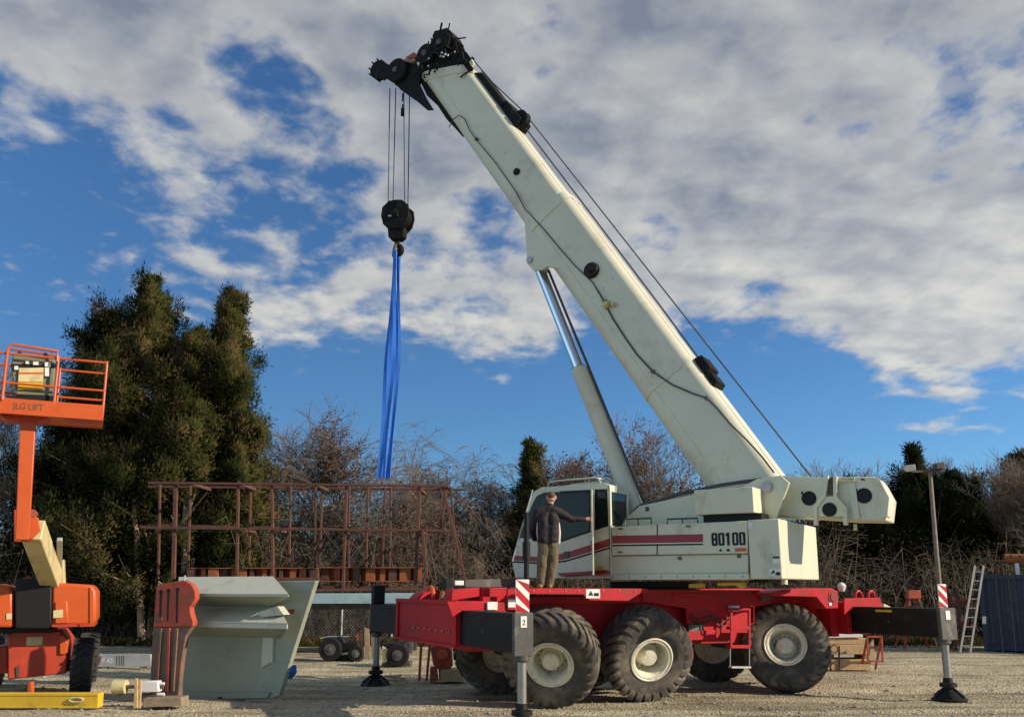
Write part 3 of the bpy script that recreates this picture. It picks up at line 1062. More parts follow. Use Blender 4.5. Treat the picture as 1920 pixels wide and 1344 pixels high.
C(FU).ppx([(1378, 1027), (1399, 1026.5), (1399, 1033), (1378, 1033.5)], WN + 0.005, WN + 0.001).build('orange_label', 'orange', upper)
mk = C(FU)
mk.ppx([(1347, 1033), (1351, 1028), (1355, 1033)], WN + 0.005, WN + 0.001)
mk.ppx([(1361, 1033), (1365, 1027), (1370, 1033)], WN + 0.005, WN + 0.001)
tag(mk.build('pictogram', 'ink', upper), kind='stuff')
mk = C(FU)
mk.ppx([(1346, 1034), (1356, 1034), (1356, 1036), (1346, 1036)], WN + 0.005, WN + 0.001)
mk.ppx([(1360, 1034), (1371, 1034), (1371, 1036), (1360, 1036)], WN + 0.005, WN + 0.001)
tag(mk.build('small_label', 'label', upper), kind='stuff')
for (x_, y_) in ((1163, 991), (1162, 1034.5), (1290, 986)):
    C(FU).ppx([(x_ - 4, y_ - 1.3), (x_ + 4, y_ - 1.4), (x_ + 4, y_ + 1.3), (x_ - 4, y_ + 1.4)], WN + 0.02, WN + 0.001).build('latch', 'dgrey', upper)
for (x_, y_) in ((1274, 1046), (1385, 1042)):
    C(FU).ppx([(x_ - 3, y_ - 3), (x_ + 3, y_ - 3), (x_ + 3, y_ + 3), (x_ - 3, y_ + 3)], WN - 0.04, WN - 0.069).build('panel_latch', 'dgrey', crane)
for x_ in (1156, 1190, 1222, 1240, 1272, 1300, 1326):
    C(FU).ppx([(x_ - 3, 988.5 - (x_ - 1150) * 0.042), (x_ + 3, 988.3 - (x_ - 1150) * 0.042), (x_ + 3, 991 - (x_ - 1150) * 0.042), (x_ - 3, 991.2 - (x_ - 1150) * 0.042)], WN + 0.016, WN + 0.001).build('hinge', 'white', upper, bevel=0.004)
for x_ in (1150, 1180, 1210, 1240, 1270, 1300, 1330, 1360, 1392):
    a_, z_ = FU.on(x_, 1081 - (x_ - 1150) * 0.004, WN - 0.02)
    C(FU).lathe([(0.018, 0), (0.018, 0.012), (0.010, 0.018)], (a_, WN - 0.02, z_), (0, 1, 0), 8).build('bolt', 'steel', base_o)
# handrails along the top edge
for xa, xb in ((1172, 1221), (1251, 1308)):
    q_ = [FU.on(x, y, WN - 0.1) for x, y in ((xa, 984), (xa, 973), (xb, 971), (xb, 982))]
    hr = C(FU).tube([(a, WN - 0.1, z) for a, z in q_], 0.02, 8)
    am = FU.on((xa + xb) / 2, 972, WN - 0.1)
    hr.cyl((am[0], WN - 0.1, am[1] - 0.14), (am[0], WN - 0.1, am[1]), 0.016, k=8)
    hr.build('handrail', 'dgrey', crane)
# counterweight block at the rear
cw = C(FU)
s0_, _ = FU.on(1404, 1030, WN)
s1_, zb_ = FU.on(1467, 1085, WN)
_, zt_ = FU.on(1440, 973, WN)
cw.box(s0_ + 0.01, s1_, -WN - 0.02, WN + 0.02, zb_, zt_)
cwo = cw.build('counterweight', 'white', crane, bevel=0.02)
C(FU).ppx([(1403, 979), (1411, 979), (1411, 991), (1403, 991)], WN + 0.026, WN + 0.021).build('panel_label', 'label', cwo)
C(FU).ppx([(1449, 1043), (1461, 1043), (1461, 1046), (1449, 1046)], WN + 0.026, WN + 0.021).build('label_heading', 'ink', cwo)
C(FU).ppx([(1449, 1047), (1461, 1047), (1461, 1056), (1449, 1056)], WN + 0.026, WN + 0.021).build('panel_label', 'label', cwo)
C(FU).ppx([(1442, 1066), (1464, 1066), (1464, 1079), (1442, 1079)], WN + 0.026, WN + 0.021).build('warning_label', 'label', cwo)
mk = C(FU)
mk.ppx([(1444, 1078), (1448, 1070), (1451, 1068), (1454, 1078), (1450, 1073)], WN + 0.031, WN + 0.027)
mk.ppx([(1455, 1072), (1463, 1072), (1463, 1078), (1455, 1078)], WN + 0.031, WN + 0.027)
tag(mk.build('label_marks', 'ink', cwo), kind='stuff')
C(FU).cyl((s1_ - 0.1, WN - 0.5, zb_ - 0.1), (s1_ - 0.1, WN - 0.5, zb_), 0.06).build('drain_plug', 'rim', cwo)
C(FU).ppx([(1404, 1078), (1440, 1078), (1440, 1092), (1404, 1092)], 1.1, -1.1).build('counterweight_hanger', 'black', crane)
# flat tank on top of the deck, dark gap beneath
s0_, zb_ = FU.on(1303, 965, WN)
s1_, zt_ = FU.on(1411, 912, WN)
C(FU).box(s0_, s1_, WN - 0.95, WN, zb_, zt_).build('hydraulic_tank', 'white', crane, bevel=0.012)
C(FU).box(s0_ + 0.12, s1_ + 0.1, WN - 0.9, WN - 0.16, zb_ - 0.16, zb_ - 0.004).build('tank_gap_shade', 'black', crane)  # black block paints in the shade of the gap under the tank
# boom foot weldment: two tall side plates
for w_ in (0.80, -0.72):
    C(FU).ppx([(1163, 986), (1176, 968), (1199, 948), (1302, 926), (1312, 955), (1420, 897), (1464, 891), (1480, 905), (1450, 985)] if w_ > 0 else
              [(1168, 986), (1199, 950), (1302, 926), (1420, 897), (1464, 891), (1480, 905), (1450, 985)], w_, w_ - 0.08).build('boom_support_plate', 'white', crane, bevel=0.012)
a_, z_ = FU.on(1214, 954, 0.79)
C(FU).box(a_ - 0.05, a_ + 0.05, 0.785, 0.80, z_ - 0.05, z_ + 0.05).build('inspection_plate', 'dgrey', crane)
# hoses lying along the weldment
for k_, (dx, dy) in enumerate(((0, 0), (4, -4))):
    q_ = [FU.on(x + dx, y + dy, 0.7) for x, y in ((1178, 970), (1196, 950), (1240, 938), (1268, 928), (1304, 921), (1345, 912), (1385, 906), (1424, 901))]
    C(FU).tube([(a, 0.72 - 0.05 * k_, z) for a, z in q_], 0.025, 8).build('hydraulic_hose', 'hose', crane)

# rear assembly: winch housing with round openings and the lifting bracket
RW = 0.38
ra = C(FU)
ra.ppx([(1429, 897), (1464, 891), (1545, 895), (1640, 893), (1650, 905), (1666, 934), (1661, 976), (1592, 975), (1530, 970), (1429, 966)], RW, -0.55)
rear = ra.build('winch_housing', 'white', crane, bevel=0.02)
for (x_, y_, r_) in ((1517, 934, 0.145), (1620, 929, 0.15)):
    a_, z_ = FU.on(x_, y_, RW)
    C(FU).lathe([(r_, 0.0), (r_, 0.012), (r_ * 0.9, 0.016), (r_ * 0.85, 0.005), (0.001, 0.004)], (a_, RW, z_), (0, 1, 0), 28).build('round_opening', 'ink', rear)
    C(FU).lathe([(0.03, 0.0), (0.03, 0.01)], (a_ - r_ * 0.95, RW, z_ + r_ * 0.8), (0, 1, 0), 10).build('plug', 'ink', rear)
C(FU).ppx([(1499, 916), (1536, 915), (1536, 919), (1502, 920), (1502, 942), (1499, 942)], RW + 0.012, RW - 0.01).build('opening_frame', 'white', rear)
br = C(FU)
br.ppx([(1548, 892), (1553, 892), (1548, 930), (1532, 952), (1532, 984), (1525, 984), (1525, 950), (1543, 926)], RW + 0.16, RW + 0.02)
br.ppx([(1562, 892), (1569, 892), (1569, 930), (1588, 952), (1588, 984), (1581, 984), (1581, 955), (1562, 932)], RW + 0.16, RW + 0.02)
br.ppx([(1548, 930), (1565, 930), (1585, 953), (1584, 968), (1530, 968), (1531, 951)], RW + 0.12, RW + 0.03)
bro = br.build('lifting_bracket', 'white', crane, bevel=0.008)
a_, z_ = FU.on(1555, 955, RW + 0.13)
C(FU).lathe([(0.14, 0.0), (0.14, 0.014), (0.001, 0.013)], (a_, RW + 0.12, z_), (0, 1, 0), 24).build('round_opening', 'ink', bro)
C(FU).ppx([(1553, 894), (1562, 894), (1562, 926), (1553, 926)], RW + 0.06, RW + 0.02).build('rope_slot', 'dgrey', bro)
C(FU).ppx([(1590, 898), (1602, 896), (1612, 973), (1600, 974)], RW + 0.035, RW).build('stiffener', 'white', rear, bevel=0.006)
C(FU).ppx([(1641, 894), (1650, 899), (1668, 932), (1664, 968), (1652, 972), (1652, 940)], RW + 0.04, RW - 0.3).build('end_guard', 'white', rear, bevel=0.015)
for y_ in (896, 901):
    q_ = [FU.on(x, y_, RW + 0.05) for x in (1573, 1603)]
    C(FU).cyl((q_[0][0], RW + 0.05, q_[0][1]), (q_[1][0], RW + 0.05, q_[1][1]), 0.022, k=10).build('latch_pin', 'white', rear)
C(FU).ppx([(1600, 982), (1606, 982), (1606, 994), (1600, 994)], RW - 0.1, RW - 0.16).build('drain_pipe', 'cream', rear)
C(FU).ppx([(1614, 897), (1621, 897), (1621, 900), (1614, 900)], RW + 0.01, RW + 0.002).build('slot', 'ink', rear)
for (x_, y_, s_) in ((1447, 917, 4), (1437, 919, 2.4), (1474, 911, 4)):
    C(FU).ppx([(x_ - s_ * 0.6, y_ - s_), (x_ + s_ * 0.6, y_ - s_), (x_ + s_ * 0.6, y_ + s_), (x_ - s_ * 0.6, y_ + s_)], RW + 0.02, RW + 0.002).build('data_plate', 'dgrey', rear)
C(FU).cyl((FU.on(1500, 893, 0.4)[0], -0.30, FU.on(1500, 893, 0.4)[1] - 0.36), (FU.on(1500, 893, 0.4)[0], 0.30, FU.on(1500, 893, 0.4)[1] - 0.36), 0.30, k=28).build('winch_drum', 'rope', crane)

# ---- cab
CW0 = WN + 0.01
CW1 = WN - 0.98
cab = empty('cab', world_to(crane, FU.P(-1.5, 1.0, 2.4)), crane)


def cabpart(pts, w0_, w1_, name, m, bevel=0.0):
    return C(FU).ppx(pts, w0_, w1_).build(name, m, cab, bevel=bevel)


body = [(968, 1082), (962, 1060), (964, 1036), (993, 936), (1002, 921), (1016, 913), (1132, 905), (1143, 910), (1145, 1084), (1105, 1085)]
# sides as shells so that the glazing is real: pillars, sill and roof around open windows
cabpart([(968, 1082), (962, 1060), (964, 1036), (972, 1008), (1052, 1014), (1109, 996), (1145, 984), (1145, 1084), (1105, 1085)], CW0, CW0 - 0.05, 'side_panel', 'white', 0.008)
cabpart([(993, 936), (1002, 921), (1016, 913), (1132, 905), (1143, 910), (1144, 918), (1020, 923), (1006, 930), (998, 945), (972, 1008.5), (970, 1013)], CW0, CW0 - 0.05, 'roof_edge', 'white', 0.006)
cabpart([(1107.5, 917), (1115, 917), (1115, 994.5), (1107.5, 996)], CW0 + 0.004, CW0 - 0.05, 'door_pillar', 'white', 0.006)
cabpart([(1137.5, 917), (1144, 917), (1145, 985), (1139, 986.5)], CW0, CW0 - 0.05, 'rear_pillar', 'white', 0.006)
gl = [[(1022, 921.5), (1108, 917.5), (1108, 997), (1052, 1015), (970, 1010), (999, 944), (1007, 929)], [(1114, 917), (1138, 917), (1141, 987), (1114, 995)]]
for g_ in gl:
    cabpart(g_, CW0 - 0.02, CW0 - 0.03, 'window_pane', 'glass')
tr_ = [[(1049, 920.5), (1109, 917.5), (1109, 921), (1053, 924)], [(1104, 920), (1108, 920), (1108, 997), (1104, 998)], [(1052, 1012), (1108, 993), (1108, 997), (1052, 1016)],
       [(1114, 917), (1138, 916.5), (1138, 920.5), (1114, 921)], [(1114, 920), (1117.5, 920), (1117.5, 993), (1114, 994)], [(1135, 920), (1138.5, 920), (1141, 985), (1137.5, 986)], [(1114, 990), (1141, 982), (1141, 986), (1114, 994)]]
for g_ in tr_:
    cabpart(g_, CW0 + 0.002, CW0 - 0.022, 'window_seal', 'ink')
# far side, rear wall with its own window, front screen, roof, floor
cabpart([(968, 1082), (962, 1060), (964, 1036), (993, 936), (1002, 921), (1016, 913), (1132, 905), (1143, 910), (1145, 1084)], CW1 + 0.05, CW1, 'far_side_panel', 'white')
ps = FU.px(body, CW0)


def strip(pa, pb, t_, name, m, wa=CW0 - 0.052, wb=CW1 + 0.052):
    """plate spanning the cab between two profile points"""
    (s0, z0), (s1, z1) = pa, pb
    ln = math.hypot(s1 - s0, z1 - z0)
    nx_, nz_ = (z1 - z0) / ln * t_, -(s1 - s0) / ln * t_
    return C(FU).prism([(s0, z0), (s1, z1), (s1 - nx_, z1 - nz_), (s0 - nx_, z0 - nz_)], wa, wb).build(name, m, cab, bevel=0.006)


sb_, zb_ = FU.on(1145, 1084, CW0)
_, zw_ = FU.on(1145, 985, CW0)
_, zt_ = FU.on(1143, 908, CW0)
_, zv_ = FU.on(1143, 921, CW0)
rw = C(FU)
rw.box(sb_ - 0.04, sb_ + 0.02, CW1, CW0, zb_, zw_)
rw.box(sb_ - 0.04, sb_ + 0.02, CW1, CW0, zv_, zt_)
rw.box(sb_ - 0.038, sb_ + 0.018, CW0 - 0.10, CW0 - 0.001, zw_, zv_)
rw.box(sb_ - 0.038, sb_ + 0.018, CW1 + 0.001, CW1 + 0.10, zw_, zv_)
rw.build('rear_wall', 'white', cab, bevel=0.01)
C(FU).box(sb_ - 0.02, sb_ - 0.01, CW1 + 0.1, CW0 - 0.1, zw_, zv_).build('rear_window_pane', 'glass', cab)
strip(ps[3], ps[2], 0.012, 'windscreen', 'glass')
strip(ps[1], ps[2], 0.05, 'nose_panel', 'white')
strip(ps[0], ps[1], 0.05, 'nose_panel', 'white')
strip(ps[4], ps[3], 0.012, 'windscreen', 'glass')
strip(ps[5], ps[4], 0.03, 'roof_panel', 'white')
strip(ps[6], ps[5], 0.03, 'roof_panel', 'white')
strip(ps[7], ps[6], 0.03, 'roof_panel', 'white')
strip(ps[0], ps[9], 0.04, 'floor', 'dgrey')
strip(ps[9], ps[8], 0.04, 'floor', 'dgrey')
a_, z_ = FU.on(1085, 1000, CW0 - 0.5)
st = C(FU)
st.box(a_ - 0.25, a_ + 0.25, CW0 - 0.75, CW0 - 0.25, z_ - 0.25, z_ - 0.1)
st.prism([(a_ + 0.16, z_ - 0.1), (a_ + 0.26, z_ - 0.1), (a_ + 0.38, z_ + 0.6), (a_ + 0.28, z_ + 0.6)], CW0 - 0.73, CW0 - 0.27)
st.build('operator_seat', 'ink', cab, bevel=0.03)
# stripe over the door
cabpart([(963, 1041), (1016, 1044), (1060, 1036), (1144, 1008.5), (1144, 1023), (1060, 1048), (1016, 1053), (962, 1050)], CW0 + 0.005, CW0 + 0.001, 'red_stripe', 'stripe')
cabpart([(962, 1051), (1016, 1054.5), (1060, 1050), (1144, 1025), (1144, 1028), (1060, 1053), (1016, 1057.5), (962, 1054)], CW0 + 0.005, CW0 + 0.001, 'black_pinstripe', 'ink')
cabpart([(1056, 1034), (1066, 1033), (1066, 1044), (1056, 1045)], CW0 + 0.03, CW0 + 0.007, 'door_handle', 'dgrey', 0.004)
cabpart([(1045, 1074), (1135, 1068), (1138, 1074), (1050, 1080)], CW0 + 0.16, CW0 + 0.006, 'step', 'stripe', 0.008)
cabpart([(1121, 1060), (1130, 1060), (1132, 1076), (1123, 1077)], CW0 + 0.03, CW0 + 0.006, 'marker_plate', 'yellow')
# the door stands wide open, turned out towards the viewer
dp0 = FU.P(FU.on(1111, 1000, CW0 + 0.012)[0], CW0 + 0.012, 0)
tow = Vector((-dp0.x, -dp0.y)).normalized()
DOORF = Frame((dp0.x, dp0.y), math.atan2(tow.y, tow.x))
DOOR_L = 0.93
dq = DOORF.P(DOOR_L, 0, 0)
DV = Frame((dq.x, dq.y), 0.0)
zt_, zb_ = DV.on(1111, 918, 0)[1], DV.on(1111, 1078, 0)[1]
zmid = zb_ + (zt_ - zb_) * 0.45
MB(DOORF).box(0.0, DOOR_L, -0.02, 0.02, zb_, zmid).build('door', 'white', cab, bevel=0.01)
for a0d, a1d, z0d, z1d in ((0.0, 0.06, zmid, zt_), (DOOR_L - 0.05, DOOR_L, zmid, zt_), (0.061, DOOR_L - 0.051, zt_ - 0.07, zt_)):
    MB(DOORF).box(a0d, a1d, -0.018, 0.018, z0d + 0.001, z1d).build('door_frame', 'white', cab, bevel=0.006)
MB(DOORF).box(0.06, DOOR_L - 0.05, -0.005, 0.005, zmid, zt_ - 0.07).build('door_pane', 'glass', cab)
MB(DOORF).box(DOOR_L - 0.2, DOOR_L - 0.08, 0.021, 0.05, zmid - 0.14, zmid - 0.09).build('door_latch', 'dgrey', cab)
rr_ = C(FU)
for w_ in (CW0 - 0.08, CW1 + 0.08):
    q_ = [FU.on(x, y, CW0 - 0.08) for x, y in ((1027, 912), (1028, 905), (1045, 901), (1116, 895), (1121, 896), (1127, 905))]
    rr_.tube([(a, w_, z) for a, z in q_], 0.018, 8)
qa = FU.on(1121, 896, CW0 - 0.08)
rr_.cyl((qa[0], CW0 - 0.08, qa[1]), (qa[0], CW1 + 0.08, qa[1]), 0.018, k=8)
rr_.build('roof_rail', 'white', cab)
# stanchion with mirror in front of the cab
stn = C()
q_ = [FC.on(x, y, -0.2) for x, y in ((987, 1100), (987, 960))]
stn.tube([(q_[0][0], -0.2, q_[0][1]), (q_[1][0], -0.2, q_[1][1])], 0.05, 10)
q2 = FC.on(987, 1040, -0.2)
stn.cyl((q2[0], -0.2, q2[1] - 0.1), (q2[0], -0.2, q2[1] + 0.25), 0.075, k=12)
stn.build('stanchion', 'black', crane)
mr_ = C()
q_ = [FC.on(x, y, -0.25) for x, y in ((1000, 918), (991, 950), (975, 1005), (962, 1052))]
mr_.tube([(a, -0.28, z) for a, z in q_], 0.014, 6)
mr_.build('mirror_bar', 'galv', crane)

# ---- boom
BA = FU.on(1455, 890, 0.45)
BT = FU.on(880, 125, 0.45)
bax = Vector((BT[0] - BA[0], BT[1] - BA[1])).normalized()
bpe = Vector((bax.y, -bax.x))                       # pointing to the upper/rear side of the boom


def boom_section(u0, u1, v0, v1, hw_, rt, rb, name, m, cut0=0.0, cut1=0.0):
    """box with rounded edges, flat top, deep rounded belly; u along, v across (up), w sideways"""
    ring = []
    for (cw_, cv_, rad, a0) in ((hw_ - rt, v1 - rt, rt, 0), (-(hw_ - rt), v1 - rt, rt, 90), (-(hw_ - rb), v0 + rb, rb, 180), (hw_ - rb, v0 + rb, rb, 270)):
        for q in range(7):
            t_ = R(a0 + q * 15)
            ring.append((cw_ + rad * math.cos(t_), cv_ + rad * math.sin(t_)))
    n_ = len(ring)
    vs = []
    for end, u in ((0, u0), (1, u1)):
        for w_, v_ in ring:
            uu = u + (cut0 * (v1 - v_) if end == 0 else cut1 * (v1 - v_))
            p_ = Vector(BA) + bax * uu + bpe * v_
            vs.append((p_.x, w_, p_.y))
    mb_ = C(FU).add(vs, [list(range(n_))[::-1], list(range(n_, 2 * n_))] + [(i, (i + 1) % n_, n_ + (i + 1) % n_, n_ + i) for i in range(n_)])
    return mb_.build(name, m, crane, ang=25)


def bpt(u, v, w):
    p_ = Vector(BA) + bax * u + bpe * v
    return (p_.x, w, p_.y)


boom1 = boom_section(-0.1, 8.95, -1.40, 0.04, 0.47, 0.24, 0.36, 'boom_base_section', 'white2', 0.35)
boom2 = boom_section(8.95, 14.42, -1.345, -0.02, 0.44, 0.23, 0.36, 'boom_inner_section', 'white2', 0.0, 0.93)
# collar at the mouth of the base section and doubler near its foot
boom_section(8.75, 9.0, -1.425, 0.06, 0.49, 0.25, 0.37, 'boom_collar', 'white2')
boom_section(3.2, 3.32, -1.415, 0.06, 0.485, 0.25, 0.37, 'boom_collar', 'white2')
boom_section(14.1, 14.44, -1.37, 0.0, 0.46, 0.24, 0.37, 'boom_collar', 'white2', 0.93, 0.93)
for u_ in (0.9, 6.1, 11.2):
    for v_ in (-0.95, -0.62, -0.3):
        p_ = bpt(u_, v_, 0.0)
        hw_ = 0.47 if u_ < 8.9 else 0.44
        C(FU).lathe([(0.028, 0), (0.028, 0.012), (0.015, 0.02)], (p_[0], hw_ - 0.002, p_[2]), (0, 1, 0), 10).build('grease_plug', 'white2', crane)
sm1 = [bpt(u_, -1.02, 0.472) for u_ in (0.4, 8.7)]
C(FU).tube(sm1, 0.007, 6).build('weld_seam', 'white2', crane)
sm1 = [bpt(u_, -0.98, 0.442) for u_ in (9.05, 14.9)]
C(FU).tube(sm1, 0.007, 6).build('weld_seam', 'white2', crane)
bpin = C(FU).cyl((BA[0] - 0.1, -0.86, BA[1] - 0.28), (BA[0] - 0.1, 0.86, BA[1] - 0.28), 0.11, k=20)
bpin.build('boom_pivot_pin', 'steel', crane)
# lug carrying the lift cylinder
for w_ in (0.42, -0.34):
    C(FU).ppx([(982, 396), (985, 440), (988, 494), (1000, 507), (1016, 506), (1026, 500), (1046, 503), (1062, 500), (1075, 470), (1050, 430)], w_, w_ - 0.08).build('cylinder_lug', 'white2', crane, bevel=0.01)
PIN = FU.on(1009, 497, 0.0)
C(FU).cyl((PIN[0], -0.46, PIN[1]), (PIN[0], 0.46, PIN[1]), 0.085, k=20).build('lug_pin', 'steel', crane)
# lift cylinder
BASE = FU.on(1203, 985, 0.0)
cd = Vector((BASE[0] - PIN[0], BASE[1] - PIN[1]))
cl = cd.length
cd.normalize()


def cpt(t_, w=0.0, side=0.0):
    p_ = Vector(PIN) + cd * t_ + Vector((-cd.y, cd.x)) * side
    return (p_.x, w, p_.y)


_, zq = FU.on(1083, 692, 0.0)
tb = (PIN[1] - zq) / (PIN[1] - BASE[1]) * cl
rod = C(FU).cyl(cpt(0.05), cpt(tb + 0.3), 0.135, k=28).build('cylinder_rod', 'chrome', crane)
C(FU).lathe([(0.14, -0.2), (0.16, -0.16), (0.16, 0.16), (0.14, 0.2)], (PIN[0], 0, PIN[1]), (0, 1, 0), 24).build('rod_eye', 'white2', crane)
C(FU).tube([cpt(tb), cpt(tb + 0.06), cpt(tb + 0.07), cpt(cl - 0.1)], [0.19, 0.21, 0.205, 0.205], 28).build('cylinder_barrel', 'white2', crane)
C(FU).tube([cpt(tb - 0.04), cpt(tb + 0.02)], 0.17, 28).build('barrel_gland', 'steel', crane)
C(FU).tube([cpt(0.3, 0.0, 0.21), cpt(tb * 0.5, 0.0, 0.22), cpt(tb, 0.0, 0.24), cpt(cl - 0.3, 0.0, 0.26)], 0.035, 8).build('hydraulic_line', 'hose', crane)
# cable along the flank of the boom
q_ = [FU.on(x, y, 0.47) for x, y in ((843, 240), (850, 226), (862, 217), (872, 224), (882, 246), (893, 262), (930, 306), (968, 360), (985, 392), (1020, 430), (1050, 466), (1080, 500), (1112, 530), (1128, 556),
                                      (1150, 598), (1172, 632), (1195, 665), (1225, 697), (1262, 722), (1300, 738), (1325, 746), (1345, 765), (1372, 797), (1402, 826), (1430, 857), (1452, 886))]
C(FU).tube([(a, 0.50, z) for a, z in q_], [0.014] * 13 + [0.02] * 13, 6).build('boom_cable', 'hose', crane)
for x_, y_ in ((893, 261), (1134, 565), (1224, 696), (1325, 746)):
    a_, z_ = FU.on(x_, y_, 0.5)
    C(FU).box(a_ - 0.04, a_ + 0.04, 0.46, 0.54, z_ - 0.04, z_ + 0.04).build('cable_clip', 'dgrey', crane, bevel=0.008)
for x_, y_, r_, d_ in ((1109, 507, 0.20, 0.13), (967, 321, 0.095, 0.06)):
    a_, z_ = FU.on(x_, y_, 0.5)
    C(FU).lathe([(r_, 0.0), (r_, d_ * 0.7), (r_ * 0.85, d_), (r_ * 0.4, d_), (r_ * 0.35, d_ * 1.25), (0.001, d_ * 1.25)], (a_, 0.44, z_), (0, 1, 0), 14).build('wear_pad_boss', 'black', crane, ang=25)
a_, z_ = FU.on(1141, 573, 0.5)
bb = C(FU)
bb.lathe([(0.03, -0.1), (0.09, -0.05), (0.10, 0.02), (0.05, 0.09)], (a_ - 0.05, 0.52, z_ + 0.02), (0.3, 0, 1), 12)
bb.lathe([(0.03, -0.06), (0.07, 0), (0.03, 0.06)], (a_ + 0.13, 0.52, z_), (1, 0, 0.2), 12)
bb.build('cable_reel_guard', 'cream', crane)
# belly hoses and boards under the outer end, brackets on top
for u_, v_, ln_, ht_ in ((13.2, 0.07, 1.9, 0.16), (12.4, 0.12, 0.5, 0.22), (11.95, 0.12, 0.45, 0.26), (3.0, 0.16, 0.5, 0.18), (2.6, 0.12, 0.35, 0.14)):
    C(FU).add([bpt(u_ + du, v_ + dv, w_) for w_ in (-0.25, 0.3) for du, dv in ((-ln_ / 2, -ht_ / 2), (ln_ / 2, -ht_ / 2), (ln_ * 0.4, ht_ / 2), (-ln_ * 0.35, ht_ / 2))],
              [(0, 1, 2, 3), (7, 6, 5, 4), (0, 4, 5, 1), (1, 5, 6, 2), (2, 6, 7, 3), (3, 7, 4, 0)]).build('rope_guide', 'greasy', crane, bevel=0.015)
C(FU).lathe([(0.2, -0.1), (0.24, -0.1), (0.18, -0.02), (0.18, 0.02), (0.24, 0.1), (0.2, 0.1)], bpt(11.9, 0.2, 0.1), (0, 1, 0), 20).build('idler_sheave', 'greasy', crane)
rp = C(FU)
w_r = 0.15
wst = FU.on(1527, 893, 0.15)
rp.tube([bpt(14.6, 0.15, w_r), bpt(13.5, 0.2, w_r), bpt(12.05, 0.38, w_r), (wst[0], w_r, wst[1] - 0.1)], 0.018, 6)
rp.build('hoist_rope', 'rope', crane)
rp = C(FU)
rp.tube([bpt(14.4, 0.12, -0.1), bpt(9.0, 0.13, -0.1), bpt(5.0, 0.12, -0.1), bpt(3.2, 0.1, -0.1)], 0.022, 6)
rp.build('hoist_rope', 'rope', crane)

# boom head: cheek plates, sheaves, tackle
for w_ in (0.42, -0.36):
    C(FU).ppx([(776, 126), (786, 110), (798, 99), (806, 84), (814, 66), (828, 60), (842, 62), (856, 80), (874, 98), (888, 118), (884, 132), (872, 140), (862, 150), (842, 150), (815, 142), (795, 138)], w_, w_ - 0.07).build('head_plate', 'greasy', crane, bevel=0.01)
    C(FU).ppx([(734, 134), (740, 124), (752, 119), (770, 112), (790, 108), (800, 126), (788, 140), (786, 158), (797, 182), (812, 206), (800, 206), (784, 192), (764, 178), (750, 168), (740, 156)], w_ - 0.01, w_ - 0.075).build('sheave_cheek', 'greasy', crane, bevel=0.01)
for (x_, y_, r_, nm) in ((764, 148, 0.36, 'sheave'), (845, 98, 0.34, 'sheave'), (818, 118, 0.30, 'sheave')):
    a_, z_ = FU.on(x_, y_, 0.0)
    for w_ in (-0.2, -0.07, 0.06, 0.19, 0.5):
        C(FU).lathe([(r_ * 0.2, -0.05), (r_, -0.05), (r_ * 0.88, -0.012), (r_ * 0.88, 0.012), (r_, 0.05), (r_ * 0.2, 0.05)], (a_, w_, z_), (0, 1, 0), 28).build(nm, 'greasy', crane, ang=25)
    C(FU).lathe([(0.05, -0.4), (0.09, -0.38), (0.09, 0.60), (0.05, 0.62)], (a_, 0, z_), (0, 1, 0), 12).build('sheave_pin', 'dgrey', crane)
a_, z_ = FU.on(712, 133, 0.0)
for w_ in (-0.08, 0.08):
    C(FU).lathe([(0.05, -0.05), (0.27, -0.05), (0.24, -0.012), (0.24, 0.012), (0.27, 0.05), (0.05, 0.05)], (a_, w_, z_), (0, 1, 0), 28).build('nose_sheave', 'greasy', crane, ang=25)
ns = C(FU)
for k_ in range(9):
    t_ = k_ * 0.72
    ns.cyl((a_ + 0.28 * math.cos(t_), -0.16, z_ + 0.28 * math.sin(t_)), (a_ + 0.28 * math.cos(t_), 0.2, z_ + 0.28 * math.sin(t_)), 0.024, k=6)
tag(ns.build('rope_keeper', 'greasy', crane), kind='stuff')
for w_ in (0.2, -0.16):
    C(FU).ppx([(698, 128), (704, 119), (716, 117), (742, 126), (744, 150), (718, 148), (704, 147)], w_, w_ - 0.04).build('nose_bracket', 'greasy', crane, bevel=0.006)
hr_ = C(FU)
rr2 = random.Random(11)


def in_head(x_, y_):
    return y_ > 60 + abs(x_ - 830) * (1.25 if x_ < 830 else 0.95) and y_ < 140


